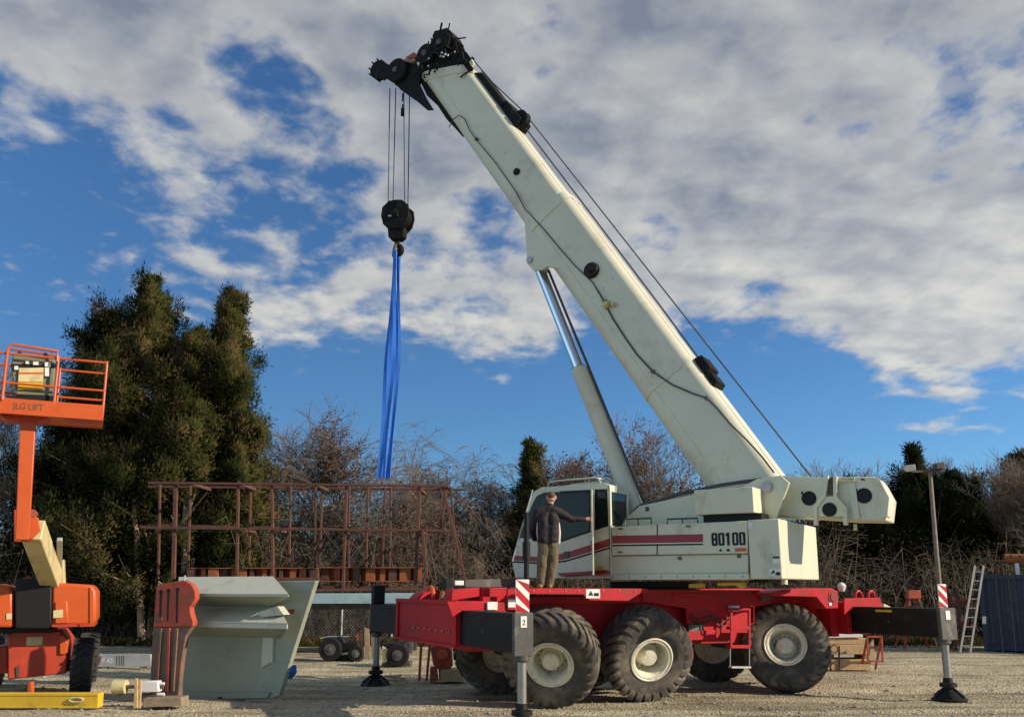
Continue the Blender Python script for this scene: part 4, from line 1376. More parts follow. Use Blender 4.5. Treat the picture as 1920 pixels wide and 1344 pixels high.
n_h = 0
while n_h < 70:
    x_, y_ = rr2.uniform(780, 888), rr2.uniform(56, 140)
    if not in_head(x_, y_):
        continue
    n_h += 1
    w_ = rr2.uniform(-0.3, 0.62)
    a_, z_ = FU.on(x_, y_, w_)
    p_ = [(a_, w_, z_)]
    d3 = Vector((rr2.uniform(-1, 1), rr2.uniform(-0.6, 0.6), rr2.uniform(-1, 1))).normalized() * rr2.uniform(0.05, 0.12)
    for q in range(4):
        l_ = p_[-1]
        d3 = (d3 + Vector((rr2.uniform(-1, 1), rr2.uniform(-1, 1), rr2.uniform(-1, 1))) * 0.06)
        p_.append((l_[0] + d3.x, l_[1] + d3.y, l_[2] + d3.z))
    hr_.tube(p_, rr2.uniform(0.018, 0.04), 6)
tag(hr_.build('hose_bundle', 'greasy', crane), kind='stuff')
hd = C(FU)
n_h = 0
while n_h < 44:
    x_, y_ = rr2.uniform(786, 884), rr2.uniform(56, 136)
    if not in_head(x_, y_):
        continue
    n_h += 1
    w_ = rr2.uniform(-0.35, 0.55)
    a_, z_ = FU.on(x_, y_, w_)
    e1, e2 = rr2.uniform(0.04, 0.13), rr2.uniform(0.04, 0.12)
    t_ = rr2.uniform(0, 3.1)
    hd.bar((a_ - e1 * math.cos(t_), w_, z_ - e1 * math.sin(t_)), (a_ + e1 * math.cos(t_), w_ + rr2.uniform(-0.1, 0.1), z_ + e1 * math.sin(t_)), e2, rr2.uniform(0.05, 0.15))
tag(hd.build('head_fittings', 'greasy', crane, bevel=0.012), kind='stuff')
for k_ in range(8):
    x_, y_ = rr2.uniform(800, 872), rr2.uniform(86, 132)
    if not in_head(x_, y_):
        continue
    a_, z_ = FU.on(x_, y_, 0.62)
    C(FU).box(a_ - 0.03, a_ + 0.02, 0.60, 0.63, z_ - 0.02, z_ + 0.03).build('bright_fitting', 'galv', crane)
C(FU).ppx([(810, 68), (815, 58), (826, 56), (838, 52), (845, 60), (852, 72), (820, 84)], 0.3, -0.2).build('top_guard', 'greasy', crane, bevel=0.01)
C(FU).tube([bpt(15.5, -1.36, 0.2), bpt(15.0, -1.40, 0.2), bpt(14.4, -1.36, 0.22), bpt(13.8, -1.36, 0.2), bpt(13.3, -1.34, 0.22), bpt(12.9, -1.34, 0.2)], [0.10, 0.12, 0.07, 0.09, 0.05, 0.02], 8).build('belly_guard', 'greasy', crane)
C(FU).ppx([(760, 108), (776, 98), (783, 105), (770, 113)], 0.5, 0.40).build('red_marker', 'rustred', crane, bevel=0.006)
C(FU).ppx([(757, 111), (771, 107), (780, 112), (774, 117), (758, 116)], 0.5, 0.40).build('tan_marker', 'woodgrey', crane, bevel=0.006)
for x_, y_ in ((786, 119), (884, 117)):
    C(FU).ppx([(x_ - 5, y_), (x_, y_ - 6), (x_ + 4, y_ + 2), (x_, y_ + 8)], 0.52, 0.42).build('corner_block', 'white2', crane, bevel=0.006)

# anti two-block weight on its chain
for y0, y1, r_ in ((176, 190, 0.02), (196, 204, 0.02), (204, 217, 0.055)):
    p0_, p1_ = FU.on(755, y0, 0.3), FU.on(755, y1, 0.3)
    C(FU).cyl((p0_[0], 0.3, p0_[1]), (p0_[0], 0.3, p1_[1]), r_, k=12).build('anti_block_weight', 'black', crane)

# ---- hook block on its four falls of rope
HB = FU.P(FU.on(746, 415, 0.0)[0], 0.0, 0)
hs = FU.on(746, 415, 0.0)[0]
hz = lambda y: FU.on(746, y, 0.0)[1]
hook = thing('hook_block', FU.P(hs, 0, hz(462)), 'black hook block hanging on four wire ropes from the boom tip', 'hook block')
FH = Frame((FU.P(hs, 0, 0).x, FU.P(hs, 0, 0).y), R(-12))
zc_ = hz(409)
for i, (xt, xb) in enumerate(((731, 728), (742, 737), (757, 759), (768, 765))):
    w_ = (-0.14, 0.1, -0.1, 0.16)[i]
    pt_, pb_ = FU.on(xt, 166, w_), FU.on(xb, 384, w_)
    C(FU).tube([(pt_[0], w_, pt_[1]), (pb_[0], w_, pb_[1])], 0.016, 6).build('wire_rope', 'rope', hook)
oct_ = [(0.0, 0.46), (0.2, 0.44), (0.40, 0.26), (0.43, 0.0), (0.36, -0.26), (0.22, -0.40), (0.0, -0.44), (-0.22, -0.40), (-0.36, -0.26), (-0.43, 0.0), (-0.40, 0.26), (-0.2, 0.44)]
for w_ in (0.27, -0.21):
    MB(FH).prism([(a, zc_ + z) for a, z in oct_], w_, w_ - 0.06).build('cheek_plate', 'greasy', hook, bevel=0.02)
for w_ in (-0.12, 0.0, 0.12):
    MB(FH).lathe([(0.06, -0.05), (0.37, -0.05), (0.32, -0.012), (0.32, 0.012), (0.37, 0.05), (0.06, 0.05)], (0, w_, zc_ + 0.03), (0, 1, 0), 28).build('sheave', 'greasy', hook, ang=25)
MB(FH).lathe([(0.09, -0.34), (0.12, -0.32), (0.12, 0.33), (0.09, 0.35)], (0, 0, zc_ + 0.03), (0, 1, 0), 16).build('sheave_pin', 'greasy', hook)
MB(FH).box(-0.2, 0.1, 0.275, 0.285, zc_ - 0.06, zc_ - 0.01).build('rating_plate', 'galv', hook)
MB(FH).prism([(-0.26, zc_ - 0.36), (0.26, zc_ - 0.36), (0.23, zc_ - 0.62), (0.12, zc_ - 0.70), (-0.12, zc_ - 0.70), (-0.23, zc_ - 0.62)], 0.15, -0.15).build('trunnion', 'greasy', hook, bevel=0.02)
hkm = MB(FH)
zt = zc_ - 0.68
arc = [(0.0, zt), (0.0, zt - 0.16)] + [(0.13 * math.sin(t) , zt - 0.32 + 0.15 * math.cos(t)) for t in [R(q) for q in range(0, 250, 25)]]
hkm.tube([(a, 0, z) for a, z in arc], [0.075, 0.07] + [0.07, 0.075, 0.08, 0.085, 0.085, 0.08, 0.07, 0.06, 0.045, 0.03], 12)
hkm.build('hook', 'greasy', hook)

# ---- the blue slings hung in the hook
ztop = zt - 0.42
slo = FU.on(722, 898, 0.0)
for k_, (dx, xw, lab) in enumerate(((-0.07, 0.09, 'wider blue webbing sling hanging left in the crane hook'), (0.10, -0.06, 'narrower blue webbing sling hanging right in the crane hook'))):
    sl_ = thing('lifting_sling', tuple(FH.P(0, xw, ztop)), lab, 'sling', 'blue slings hanging in the hook')
    for j_ in range(2 if k_ else 3):
        off = dx + (j_ - 0.5) * (0.10 if not k_ else 0.07)
        pts = []
        n_ = 26
        for i in range(n_ + 1):
            t = i / n_
            a_ = -0.20 * t * t - 0.02 * t + off * (0.35 + 0.9 * min(t * 2.2, 1)) + 0.02 * math.sin(t * 9 + k_ * 2 + j_ * 1.7)
            ww = xw + (j_ - 0.5) * 0.09 + 0.02 * math.sin(t * 7 + j_)
            pts.append((a_, ww, ztop - (ztop - slo[1]) * t))
        vs, fs = [], []
        for i, p_ in enumerate(pts):
            tw = 0.5 * math.sin(i * 0.22 + j_ * 1.3 + k_)
            hwid = 0.05 if k_ == 0 else 0.04
            for (e, th) in ((-1, -0.012), (1, -0.012), (1, 0.012), (-1, 0.012)):
                vs.append((p_[0] + e * hwid * math.cos(tw) - th * math.sin(tw), p_[1] + e * hwid * math.sin(tw) + th * math.cos(tw), p_[2]))
        for i in range(n_):
            for q in range(4):
                fs.append((i * 4 + q, i * 4 + (q + 1) % 4, i * 4 + 4 + (q + 1) % 4, i * 4 + 4 + q))
        fs += [(0, 1, 2, 3), (n_ * 4, n_ * 4 + 1, n_ * 4 + 2, n_ * 4 + 3)]
        MB(FH).add(vs, fs).build('webbing_strand', 'blue_sling', sl_)
    MB(FH).tube([(dx * 0.4, xw - 0.05, ztop + 0.28), (dx * 0.4 - 0.02, xw, ztop + 0.1), (dx * 0.5 - 0.03, xw + 0.02, ztop - 0.12)], [0.05, 0.06, 0.05], 8).build('sling_sleeve', 'dgrey', sl_)


# ================================================================ the man on the deck
pf_ = FC.on(1021, 1099, -1.0)
PX, PZ = FC.P(pf_[0], -1.0, 0), 2.207
SCL = F / (PX.y * CP)                               # picture pixels per metre where he stands
SHR = 0.955


class PersonFrame:
    """x right, y away from the viewer, z up from the deck"""

    def P(s, a, w, z):
        return Vector((PX.x + a, PX.y + w, PZ + z))


PFm = PersonFrame()


def pp(x, y, d=0.0):
    """joint position from the picture, d metres further away"""
    return ((x - 1021) / SCL * SHR, d, (1099 - y) / SCL * SHR)


def blob(name, m, chains, voxel, parent=None, smooth_it=4):
    """tapered limbs merged into one continuous skin"""
    mb_ = MB(PFm)
    for ch in chains:
        pts = [Vector(c[0]) for c in ch]
        rr_ = [c[1] for c in ch]
        P_, R_ = [], []
        # rounded ends
        d0 = (pts[0] - pts[1]).normalized()
        d1 = (pts[-1] - pts[-2]).normalized()
        P_ += [pts[0] + d0 * rr_[0] * 0.9, pts[0] + d0 * rr_[0] * 0.6]
        R_ += [rr_[0] * 0.35, rr_[0] * 0.8]
        P_ += pts
        R_ += rr_
        P_ += [pts[-1] + d1 * rr_[-1] * 0.6, pts[-1] + d1 * rr_[-1] * 0.9]
        R_ += [rr_[-1] * 0.8, rr_[-1] * 0.35]
        mb_.tube([tuple(p) for p in P_], R_, 12)
    o_ = mb_.build(name, m, parent)
    rm = o_.modifiers.new('skin', 'REMESH')
    rm.mode = 'VOXEL'
    rm.voxel_size = voxel
    rm.use_smooth_shade = True
    sm_ = o_.modifiers.new('smooth', 'SMOOTH')
    sm_.factor = 0.6
    sm_.iterations = smooth_it
    return o_


def ell(cx, cy, cz, rx, ry, rz):
    """ellipsoid-like trunk slice handled as a short chain"""
    return [((cx - rx * 0.45, cy, cz), ry), ((cx, cy, cz), ry * 1.02), ((cx + rx * 0.45, cy, cz), ry)]


hip = pp(1029, 1006)
sho_l, sho_r = pp(1008, 950, 0.0), pp(1050, 950, 0.0)
elb_l, han_l = pp(997, 986, 0.08), pp(1003, 1000, 0.34)
hd_ = dq.y - PX.y                                   # the door edge he holds
han_r = ((1111 - 1021) / SCL * (dq.y / PX.y) - 0.10, hd_ - 0.01, (1099 - 963) / SCL * SHR)
elb_r = ((sho_r[0] + han_r[0]) / 2 - 0.01, (sho_r[1] + han_r[1]) / 2, (sho_r[2] + han_r[2]) / 2 - 0.07)
kn_l, kn_r = pp(1016, 1052, -0.02), pp(1037, 1052, 0.03)
ft_l, ft_r = pp(1012, 1092, 0.02), pp(1031, 1092, 0.05)
head = pp(1036, 920, 0.05)
neck = pp(1033, 938, 0.0)
trunk = [((hip[0] - 0.07, 0, hip[2]), 0.13), ((hip[0] - 0.08, 0, hip[2] + 0.2), 0.125), ((hip[0] - 0.10, 0, hip[2] + 0.42), 0.125)]
trunk2 = [((hip[0] + 0.07, 0, hip[2]), 0.13), ((hip[0] + 0.08, 0, hip[2] + 0.2), 0.125), ((hip[0] + 0.10, 0, hip[2] + 0.42), 0.125)]
arm_l = [(sho_l, 0.075), (elb_l, 0.055), (han_l, 0.036)]
arm_r = [(sho_r, 0.075), (elb_r, 0.055), (han_r, 0.036)]
leg_l = [((hip[0] - 0.085, 0, hip[2] - 0.05), 0.105), (kn_l, 0.07), (ft_l, 0.045)]
leg_r = [((hip[0] + 0.085, 0, hip[2] - 0.05), 0.105), (kn_r, 0.07), (ft_r, 0.045)]
headc = [((head[0], head[1] - 0.02, head[2] - 0.03), 0.088), ((head[0] + 0.005, head[1] + 0.01, head[2] + 0.03), 0.092)]
face = [((head[0] + 0.01, head[1] + 0.07, head[2] - 0.05), 0.06), ((head[0] + 0.01, head[1] + 0.06, head[2]), 0.07)]
nose = [((head[0] + 0.015, head[1] + 0.12, head[2] - 0.02), 0.02), ((head[0] + 0.015, head[1] + 0.15, head[2] - 0.035), 0.014)]
neckc = [(neck, 0.062), ((head[0], head[1], head[2] - 0.06), 0.06)]
ears = [[((head[0] + e * 0.092, head[1] - 0.01, head[2] + 0.015), 0.02), ((head[0] + e * 0.098, head[1], head[2] - 0.02), 0.016)] for e in (-1, 1)]
# the gripping hand on the grab bar and the other, half closed; five fingers each
fing = []
for hx, hy, hz_, sgn in ((han_r[0], han_r[1], han_r[2], 1), (han_l[0], han_l[1], han_l[2], 0)):
    if sgn:
        palm = [((hx, hy, hz_), 0.036), ((hx + 0.05, hy + 0.01, hz_ + 0.004), 0.038)]
        fing.append(palm)
        for k_ in range(4):
            zf = hz_ + 0.036 - k_ * 0.023
            ln = (0.9, 1.0, 0.95, 0.8)[k_]
            fing.append([((hx + 0.06, hy - 0.005, zf), 0.0115), ((hx + 0.06 + 0.04 * ln, hy - 0.03, zf - 0.004), 0.011), ((hx + 0.06 + 0.055 * ln, hy + 0.01, zf - 0.006), 0.010), ((hx + 0.06 + 0.035 * ln, hy + 0.04, zf - 0.008), 0.009)])
        fing.append([((hx + 0.02, hy + 0.02, hz_ + 0.035), 0.013), ((hx + 0.055, hy + 0.055, hz_ + 0.05), 0.012), ((hx + 0.085, hy + 0.06, hz_ + 0.04), 0.011)])
    else:
        fing.append([((hx, hy, hz_), 0.036), ((hx + 0.01, hy + 0.06, hz_ - 0.01), 0.038)])
        for k_ in range(4):
            xf = hx - 0.03 + k_ * 0.024
            fing.append([((xf, hy + 0.09, hz_ - 0.005), 0.0115), ((xf, hy + 0.13, hz_ - 0.02), 0.011), ((xf, hy + 0.135, hz_ - 0.05), 0.010)])
        fing.append([((hx + 0.03, hy + 0.03, hz_ + 0.02), 0.013), ((hx + 0.055, hy + 0.07, hz_ + 0.01), 0.011)])
person = blob('person', 'skin', [trunk, trunk2, arm_l, arm_r, leg_l, leg_r, headc, face, nose, neckc] + ears + fing + [[(ft_l, 0.04), ((ft_l[0], ft_l[1] + 0.15, 0.04), 0.035)], [(ft_r, 0.04), ((ft_r[0], ft_r[1] + 0.15, 0.04), 0.035)]], 0.010, smooth_it=3)
tag(person, 'person in dark jacket and khaki trousers on the deck, holding the cab bar', 'person')
clothes = [
    ('jacket', 'jacket', [[((p[0][0], p[0][1], p[0][2]), p[1] + 0.03) for p in trunk] + [((hip[0] - 0.07, 0, hip[2] + 0.50), 0.13)], [((p[0][0], p[0][1], p[0][2]), p[1] + 0.03) for p in trunk2] + [((hip[0] + 0.09, 0, hip[2] + 0.50), 0.13)],
                          [(sho_l, 0.098), (elb_l, 0.078), ((han_l[0] - 0.003, han_l[1] - 0.09, han_l[2] - 0.005), 0.055)], [(sho_r, 0.098), (elb_r, 0.074), ((elb_r[0] + (han_r[0] - elb_r[0]) * 0.86, elb_r[1] + (han_r[1] - elb_r[1]) * 0.86, elb_r[2] + (han_r[2] - elb_r[2]) * 0.86), 0.054)],
                          [(sho_l, 0.10), ((neck[0], 0, neck[2] - 0.06), 0.10), (sho_r, 0.10)], [((neck[0], 0, neck[2] - 0.03), 0.088), ((neck[0], 0.005, neck[2] + 0.005), 0.078)]]),
    ('trousers', 'khaki', [[((hip[0] - 0.07, 0, hip[2] + 0.02), 0.145), ((hip[0] - 0.085, 0, hip[2] - 0.10), 0.135), ((kn_l[0], kn_l[1], kn_l[2]), 0.105), ((ft_l[0], ft_l[1], 0.10), 0.088)],
                           [((hip[0] + 0.07, 0, hip[2] + 0.02), 0.145), ((hip[0] + 0.085, 0, hip[2] - 0.10), 0.135), ((kn_r[0], kn_r[1], kn_r[2]), 0.105), ((ft_r[0], ft_r[1], 0.10), 0.088)]]),
    ('hair', 'hair', [[((head[0], head[1] - 0.035, head[2] + 0.02), 0.084), ((head[0], head[1] + 0.02, head[2] + 0.055), 0.086)]]),
]
for nm, m_, ch in clothes:
    o_ = blob(nm, m_, ch, 0.013, person)
    tx = bpy.data.textures.new(nm + '_folds', 'CLOUDS')
    tx.noise_scale = 0.17 if nm != 'hair' else 0.03
    dm = o_.modifiers.new('folds', 'DISPLACE')
    dm.texture = tx
    dm.strength = 0.045 if nm != 'hair' else 0.02
    dm.mid_level = 0.5
for f_ in (ft_l, ft_r):
    blob('boot', 'boot', [[((f_[0], f_[1] - 0.04, 0.055), 0.06), ((f_[0], f_[1] + 0.06, 0.055), 0.06), ((f_[0], f_[1] + 0.19, 0.045), 0.048)], [((f_[0], f_[1], 0.06), 0.062), ((f_[0], f_[1], 0.14), 0.06)]], 0.010, person)
# pale panels down the side and along the sleeve of the jacket
pl = [[((hip[0] + 0.21, -0.03, hip[2] - 0.05), 0.035), ((hip[0] + 0.225, -0.04, hip[2] + 0.16), 0.035), ((hip[0] + 0.215, -0.045, hip[2] + 0.34), 0.026), ((hip[0] + 0.19, -0.055, hip[2] + 0.50), 0.014)]]
blob('jacket_side_panel', 'jacketwhite', pl, 0.010, person, 2)
pl = [[((hip[0] - 0.215, -0.05, hip[2] + 0.02), 0.012), ((hip[0] - 0.235, -0.07, hip[2] + 0.2), 0.013), ((hip[0] - 0.215, -0.07, hip[2] + 0.42), 0.012)]]
blob('jacket_piping', 'jacketwhite', pl, 0.008, person, 2)


# ================================================================ the orange boom lift at the left edge
lift = thing('boom_lift', (-9.9, 19.6, 0), 'orange boom lift with raised basket cut off by the left edge', 'boom lift')


def prj(fr, pts, w):
    return fr.px(pts, w)


# basket, nearest the viewer
BK = Frame((-8.3, 16.0), R(25))
bsk = empty('basket', world_to(lift, BK.P(BK.on(80, 770, 0)[0], 0, BK.on(80, 780, 0)[1])), lift)
_, zf_ = BK.on(100, 782, 0)
_, zk_ = BK.on(100, 753, 0)
_, zm_ = BK.on(100, 722, 0)
_, zt_ = BK.on(100, 668, 0)
xl_, xr_ = BK.on(-62, 780, 0)[0], BK.on(194, 780, 0)[0]
xm_ = BK.on(107, 700, 0)[0]
xl2 = BK.on(10, 700, 0)[0]
D_ = 0.95
MB(BK).box(xl_, xr_, -D_, 0.0, zf_ + 0.02, zf_ + 0.06).build('floor', 'orange', bsk)
for (a, b, w0_, w1_, nm) in ((xl_, xr_, -0.0, 0.03, 'toe_board'), (xl_, xr_, -D_ - 0.03, -D_, 'toe_board')):
    MB(BK).box(a, b, w0_, w1_, zf_, zk_).build(nm, 'orange', bsk, bevel=0.008)
for a in (xl_, xr_ - 0.03):
    MB(BK).box(a, a + 0.03, -D_ + 0.002, -0.002, zf_, zk_).build('toe_board', 'orange', bsk, bevel=0.008)
for a in (xl_ + 0.02, xl2, xm_, xr_ - 0.02):
    for w_ in (0.01, -D_ - 0.01):
        if a == xl2 and w_ < 0:
            continue
        MB(BK).tube([(a, w_, zk_ - 0.05), (a, w_, zt_)], 0.022, 8).build('post', 'orange', bsk)
for z_, nm in ((zm_ - 0.03, 'mid_rail'), (zt_ - 0.03, 'top_rail')):
    for w_ in (0.01, -D_ - 0.01):
        a1 = xr_
        MB(BK).tube([(xl_, w_, z_), (a1, w_, z_)], 0.022, 8).build(nm, 'orange', bsk)
    for a in (xl_ + 0.02, xr_ - 0.02):
        MB(BK).tube([(a, 0.0, z_ + 0.002), (a, -D_, z_ + 0.002)], 0.022, 8).build(nm, 'orange', bsk)
# raised guard round the controls
zg_ = BK.on(60, 650, 0)[1]
MB(BK).tube([(xl2, 0.04, zk_ - 0.05), (xl2, 0.04, zg_ - 0.1), (xl2 + 0.06, 0.04, zg_), (xm_ - 0.02, 0.04, zg_ - 0.05), (xm_ - 0.02, 0.04, zt_ - 0.1)], 0.026, 8).build('control_guard', 'orange', bsk)
MB(BK).tube([(xl2, -0.25, zg_ - 0.02), (xm_ - 0.02, -0.25, zg_ - 0.07)], 0.02, 8).build('control_guard', 'orange', bsk)
con = MB(BK)
con.ppx([(24, 664), (102, 668), (104, 690), (98, 742), (30, 740), (20, 690)], -0.12, -0.45)
cono = con.build('control_box', 'olive', bsk, bevel=0.02)
MB(BK).ppx([(20, 682), (104, 684), (104, 689), (20, 687)], -0.10, -0.42).build('control_lip', 'ink', cono)
MB(BK).ppx([(36, 690), (82, 689), (81, 716), (34, 715)], -0.075, -0.1).build('instruction_plate', 'cream', cono)
MB(BK).ppx([(34, 716), (81, 717), (79, 731), (33, 730)], -0.075, -0.1).build('instruction_plate', 'yellow', cono)
for x0_, x1_, y0_, y1_ in ((62, 72, 678, 684), (84, 95, 679, 687), (84, 92, 689, 705), (27, 34, 686, 693), (48, 54, 677, 682)):
    MB(BK).ppx([(x0_, y0_), (x1_, y0_), (x1_, y1_), (x0_, y1_)], -0.06, -0.098).build('switch_label', 'label', cono)
MB(BK).ppx([(34, 698), (81, 698), (81, 701), (34, 701)], -0.07, -0.074).build('orange_band', 'orange', cono)
MB(BK).ppx([(28, 664), (36, 658), (44, 664)], -0.2, -0.3).build('joystick', 'ink', cono)
MB(BK).ppx([(80, 668), (86, 660), (92, 668)], -0.2, -0.3).build('joystick', 'ink', cono)
MB(BK).ppx([(10, 742), (102, 742), (100, 752), (12, 752)], -0.1, -0.5).build('foot_switch', 'ink', cono)
a0_, z0_ = BK.on(23, 765.5, 0.03)
a1_, z1_ = BK.on(82, 757, 0.03)
text('lettering', 'JLG LIFT', BK, a0_, 0.033, z0_ - 0.005, (z1_ - z0_) / 0.75, 'dgrey', bsk, thick=0.002, width=a1_ - a0_)
for x_ in (134, 143):
    MB(BK).ppx([(x_, 668), (x_ + 5, 668), (x_ + 5, 673), (x_, 673)], 0.035, 0.02).build('rail_clamp', 'ink', bsk)
MB(BK).ppx([(108, 779), (190, 781), (190, 787), (130, 786)], -0.05, -0.5).build('floor_beam', 'orange_dark', bsk)
MB(BK).ppx([(0, 778), (100, 781), (70, 790), (10, 786)], -0.2, -0.7).build('floor_beam', 'orange_dark', bsk)
# jib column down from the basket, elbow, cream boom running back to the turntable
JF = Frame((-8.3, 16.45), R(25))
ja, jz = JF.on(53, 786, 0)
jc, jd = JF.on(43, 1012, 0)
MB(JF).prism([(ja - 0.13, jz), (ja + 0.13, jz), (jc + 0.10, jd), (jc - 0.12, jd)], 0.08, -0.10).build('jib_arm', 'orange', lift, bevel=0.015)
EF = Frame((-8.5, 16.75), R(25))
MB(EF).ppx([(26, 955), (66, 955), (70, 985), (58, 1014), (26, 1015)], -0.02, -0.26).build('elbow_plate', 'orange_dark', lift, bevel=0.015)
MB(EF).ppx([(48, 968), (72, 970), (76, 995), (60, 1010), (50, 1008)], 0.06, -0.0).build('elbow_link', 'orange', lift, bevel=0.01)
MB(EF).lathe([(0.07, -0.3), (0.07, 0.06)], (EF.on(62, 962, 0)[0], 0, EF.on(62, 962, 0)[1]), (0, 1, 0), 14).build('elbow_pin', 'rustred', lift)
BF0, BF1 = YF(17.15), YF(19.2)
p0_ = BF0.on(62, 992, 0)
p1_ = BF1.on(100, 1095, 0)
bm_ = MB()
bm_.bar((p0_[0], -17.15, p0_[1]), (p1_[0], -19.2, p1_[1]), 0.36, 0.42)
bmo = bm_.build('boom', 'cream', lift, bevel=0.025)
bm_ = MB()
bm_.bar((p0_[0] + 0.10, -18.0, (p0_[1] * 0.62 + p1_[1] * 0.38) + 0.25), (p1_[0] + 0.10, -19.2, p1_[1] + 0.26), 0.10, 0.08)
bm_.build('hose_carrier', 'galv', lift, bevel=0.01)
TF = Frame((-9.6, 19.4), R(22))
MB(TF).ppx([(104, 1062), (119, 1048), (121, 1095), (104, 1100)], -0.1, -0.5).build('boom_mount', 'cream', lift, bevel=0.01)
MB(TF).ppx([(98, 1066), (108, 1078), (112, 1098), (98, 1100)], -0.05, -0.09).build('boom_mount', 'dgrey', lift, bevel=0.01)
# turntable: black centre panel between two orange hoods
T2 = Frame((-9.4, 18.9), R(22))
MB(T2).ppx([(28, 1085), (97, 1084), (97, 1168), (92, 1178), (28, 1178)], 0.0, -0.9).build('turntable_cover', 'ink', lift, bevel=0.03)
MB(T2).ppx([(40, 1084), (56, 1079), (58, 1084)], -0.1, -0.2).build('hose_fitting', 'rustred', lift)
hd_ = MB(T2)
hd_.ppx([(96, 1100), (106, 1092), (172, 1096), (181, 1108), (181, 1160), (174, 1172), (96, 1172)], -0.05, -1.5)
hdo = hd_.build('engine_hood', 'orange', lift, bevel=0.06)
MB(T2).ppx([(103, 1128), (126, 1126), (128, 1168), (103, 1169)], -0.02, -0.08).build('hood_bulge', 'orange', hdo, bevel=0.02)
MB(T2).ppx([(100, 1144), (118, 1142), (118, 1157), (100, 1158)], -0.005, -0.018).build('hood_decal', 'cream', hdo)
MB(T2).ppx([(168, 1100), (176, 1108), (176, 1160), (168, 1168)], -0.02, -0.06).build('hood_edge', 'orange', hdo, bevel=0.01)
MB(T2).ppx([(97, 1170), (178, 1169), (176, 1174), (97, 1175)], -0.03, -1.4).build('hood_sill', 'orange_dark', hdo)
hd2 = MB(T2)
hd2.ppx([(-70, 1102), (-10, 1094), (14, 1098), (25, 1112), (24, 1176), (-70, 1176)], -0.05, -1.5)
h2o = hd2.build('tank_hood', 'orange', lift, bevel=0.06)
MB(T2).ppx([(12, 1150), (22, 1149), (22, 1160), (12, 1161)], -0.03, -0.049).build('hood_decal', 'cream', h2o)
MB(T2).ppx([(-40, 1178), (100, 1178), (100, 1186), (-40, 1186)], -0.3, -1.2).build('slew_ring', 'ink', lift)
# chassis and wheels
CF = Frame((-9.6, 19.5), R(22))
ch = MB(CF)
ch.ppx([(14, 1190), (24, 1184), (112, 1182), (120, 1192), (128, 1204), (124, 1262), (14, 1274)], 0.0, -2.0)
cho = ch.build('chassis', 'orange_dark', lift, bevel=0.03)
MB(CF).ppx([(112, 1190), (120, 1192), (128, 1206), (122, 1226), (112, 1226)], 0.06, 0.002).build('axle_bracket', 'orange', cho, bevel=0.01)
MB(CF).ppx([(50, 1194), (80, 1193), (79, 1209), (49, 1210)], 0.006, 0.001).build('serial_plate', 'cream', cho)
MB(CF).ppx([(30, 1250), (36, 1246), (36, 1268), (31, 1269)], 0.03, 0.001).build('tie_down', 'dgrey', cho)
MB(CF).ppx([(-30, 1218), (14, 1210), (14, 1262), (-30, 1262)], -0.2, -1.8).build('axle', 'orange_dark', cho, bevel=0.02)
MB(CF).cyl((CF.on(110, 1240, 0)[0], -0.35, 0.575), (CF.on(150, 1240, 0)[0], -0.35, 0.575), 0.12).build('axle', 'dgrey', cho)


def lift_wheel(xw, yw):
    whl = empty('wheel', world_to(lift, Vector((xw, yw, 0.575))), lift)
    whl.rotation_euler = (0, 0, R(22))
    r0, hw_ = 0.585, 0.21
    m_ = MB(LF)
    vs, fs = [], []
    prof = [(0.30, -hw_ + 0.03), (0.42, -hw_), (0.53, -hw_ + 0.02), (0.545, 0.0), (0.53, hw_ - 0.02), (0.42, hw_), (0.30, hw_ - 0.03)]
    k = 40
    for j in range(k):
        t_ = 2 * math.pi * j / k
        for r_, h_ in prof:
            vs.append((h_, r_ * math.cos(t_), r_ * math.sin(t_)))
    n_ = len(prof)
    for j in range(k):
        for i in range(n_):
            a, b = j * n_ + i, j * n_ + (i + 1) % n_
            fs.append((a, b, ((j + 1) % k) * n_ + (i + 1) % n_, ((j + 1) % k) * n_ + i))
    m_.add(vs, fs)
    nl = 20
    for side in (-1, 1):
        for j in range(nl):
            t0 = 2 * math.pi * (j + (0.5 if side > 0 else 0)) / nl
            vs, fs = [], []
            for h_, sl_ in ((0.0, 0.20), (0.10, 0.10), (0.205, 0.0)):
                for r_, da in ((0.535, -0.05), (0.585, -0.04), (0.585, 0.04), (0.535, 0.05)):
                    rr_ = r_ - (0.02 if h_ > 0.2 else 0)
                    t_ = t0 + sl_ + da
                    vs.append((side * h_, rr_ * math.cos(t_), rr_ * math.sin(t_)))
            for i in range(2):
                for q in range(4):
                    fs.append((i * 4 + q, i * 4 + (q + 1) % 4, i * 4 + 4 + (q + 1) % 4, i * 4 + 4 + q))
            fs += [(0, 1, 2, 3), (8, 9, 10, 11)]
            m_.add(vs, fs)
    o_ = m_.build('tyre', 'rubber_black', None, ang=30)
    o_.parent = whl
    m2 = MB(LF).lathe([(0.31, -0.17), (0.31, 0.15), (0.27, 0.16), (0.25, 0.05), (0.12, 0.05), (0.11, 0.13), (0.001, 0.13)], (0, 0, 0), (1, 0, 0), 28)
    o_ = m2.build('rim', 'cream', None, ang=30)
    o_.parent = whl


sw = CF.on(155, 1240, -0.3)[0]
for s_, w_ in ((sw, -0.35), (sw - 2.0, -0.35), (sw, -2.6), (sw - 2.0, -2.6)):
    q_ = CF.P(s_, w_, 0)
    lift_wheel(q_.x, q_.y)


# ================================================================ things standing about the yard
def G(x, y, z=0.0):
    """yard point seen at a picture position"""
    u, v = (x - 960) / F, (CY - y) / F
    r = Vector((u, CP - v * SP, SP + v * CP))
    t = (z - H) / r.z
    return Vector((r.x * t, r.y * t, z))


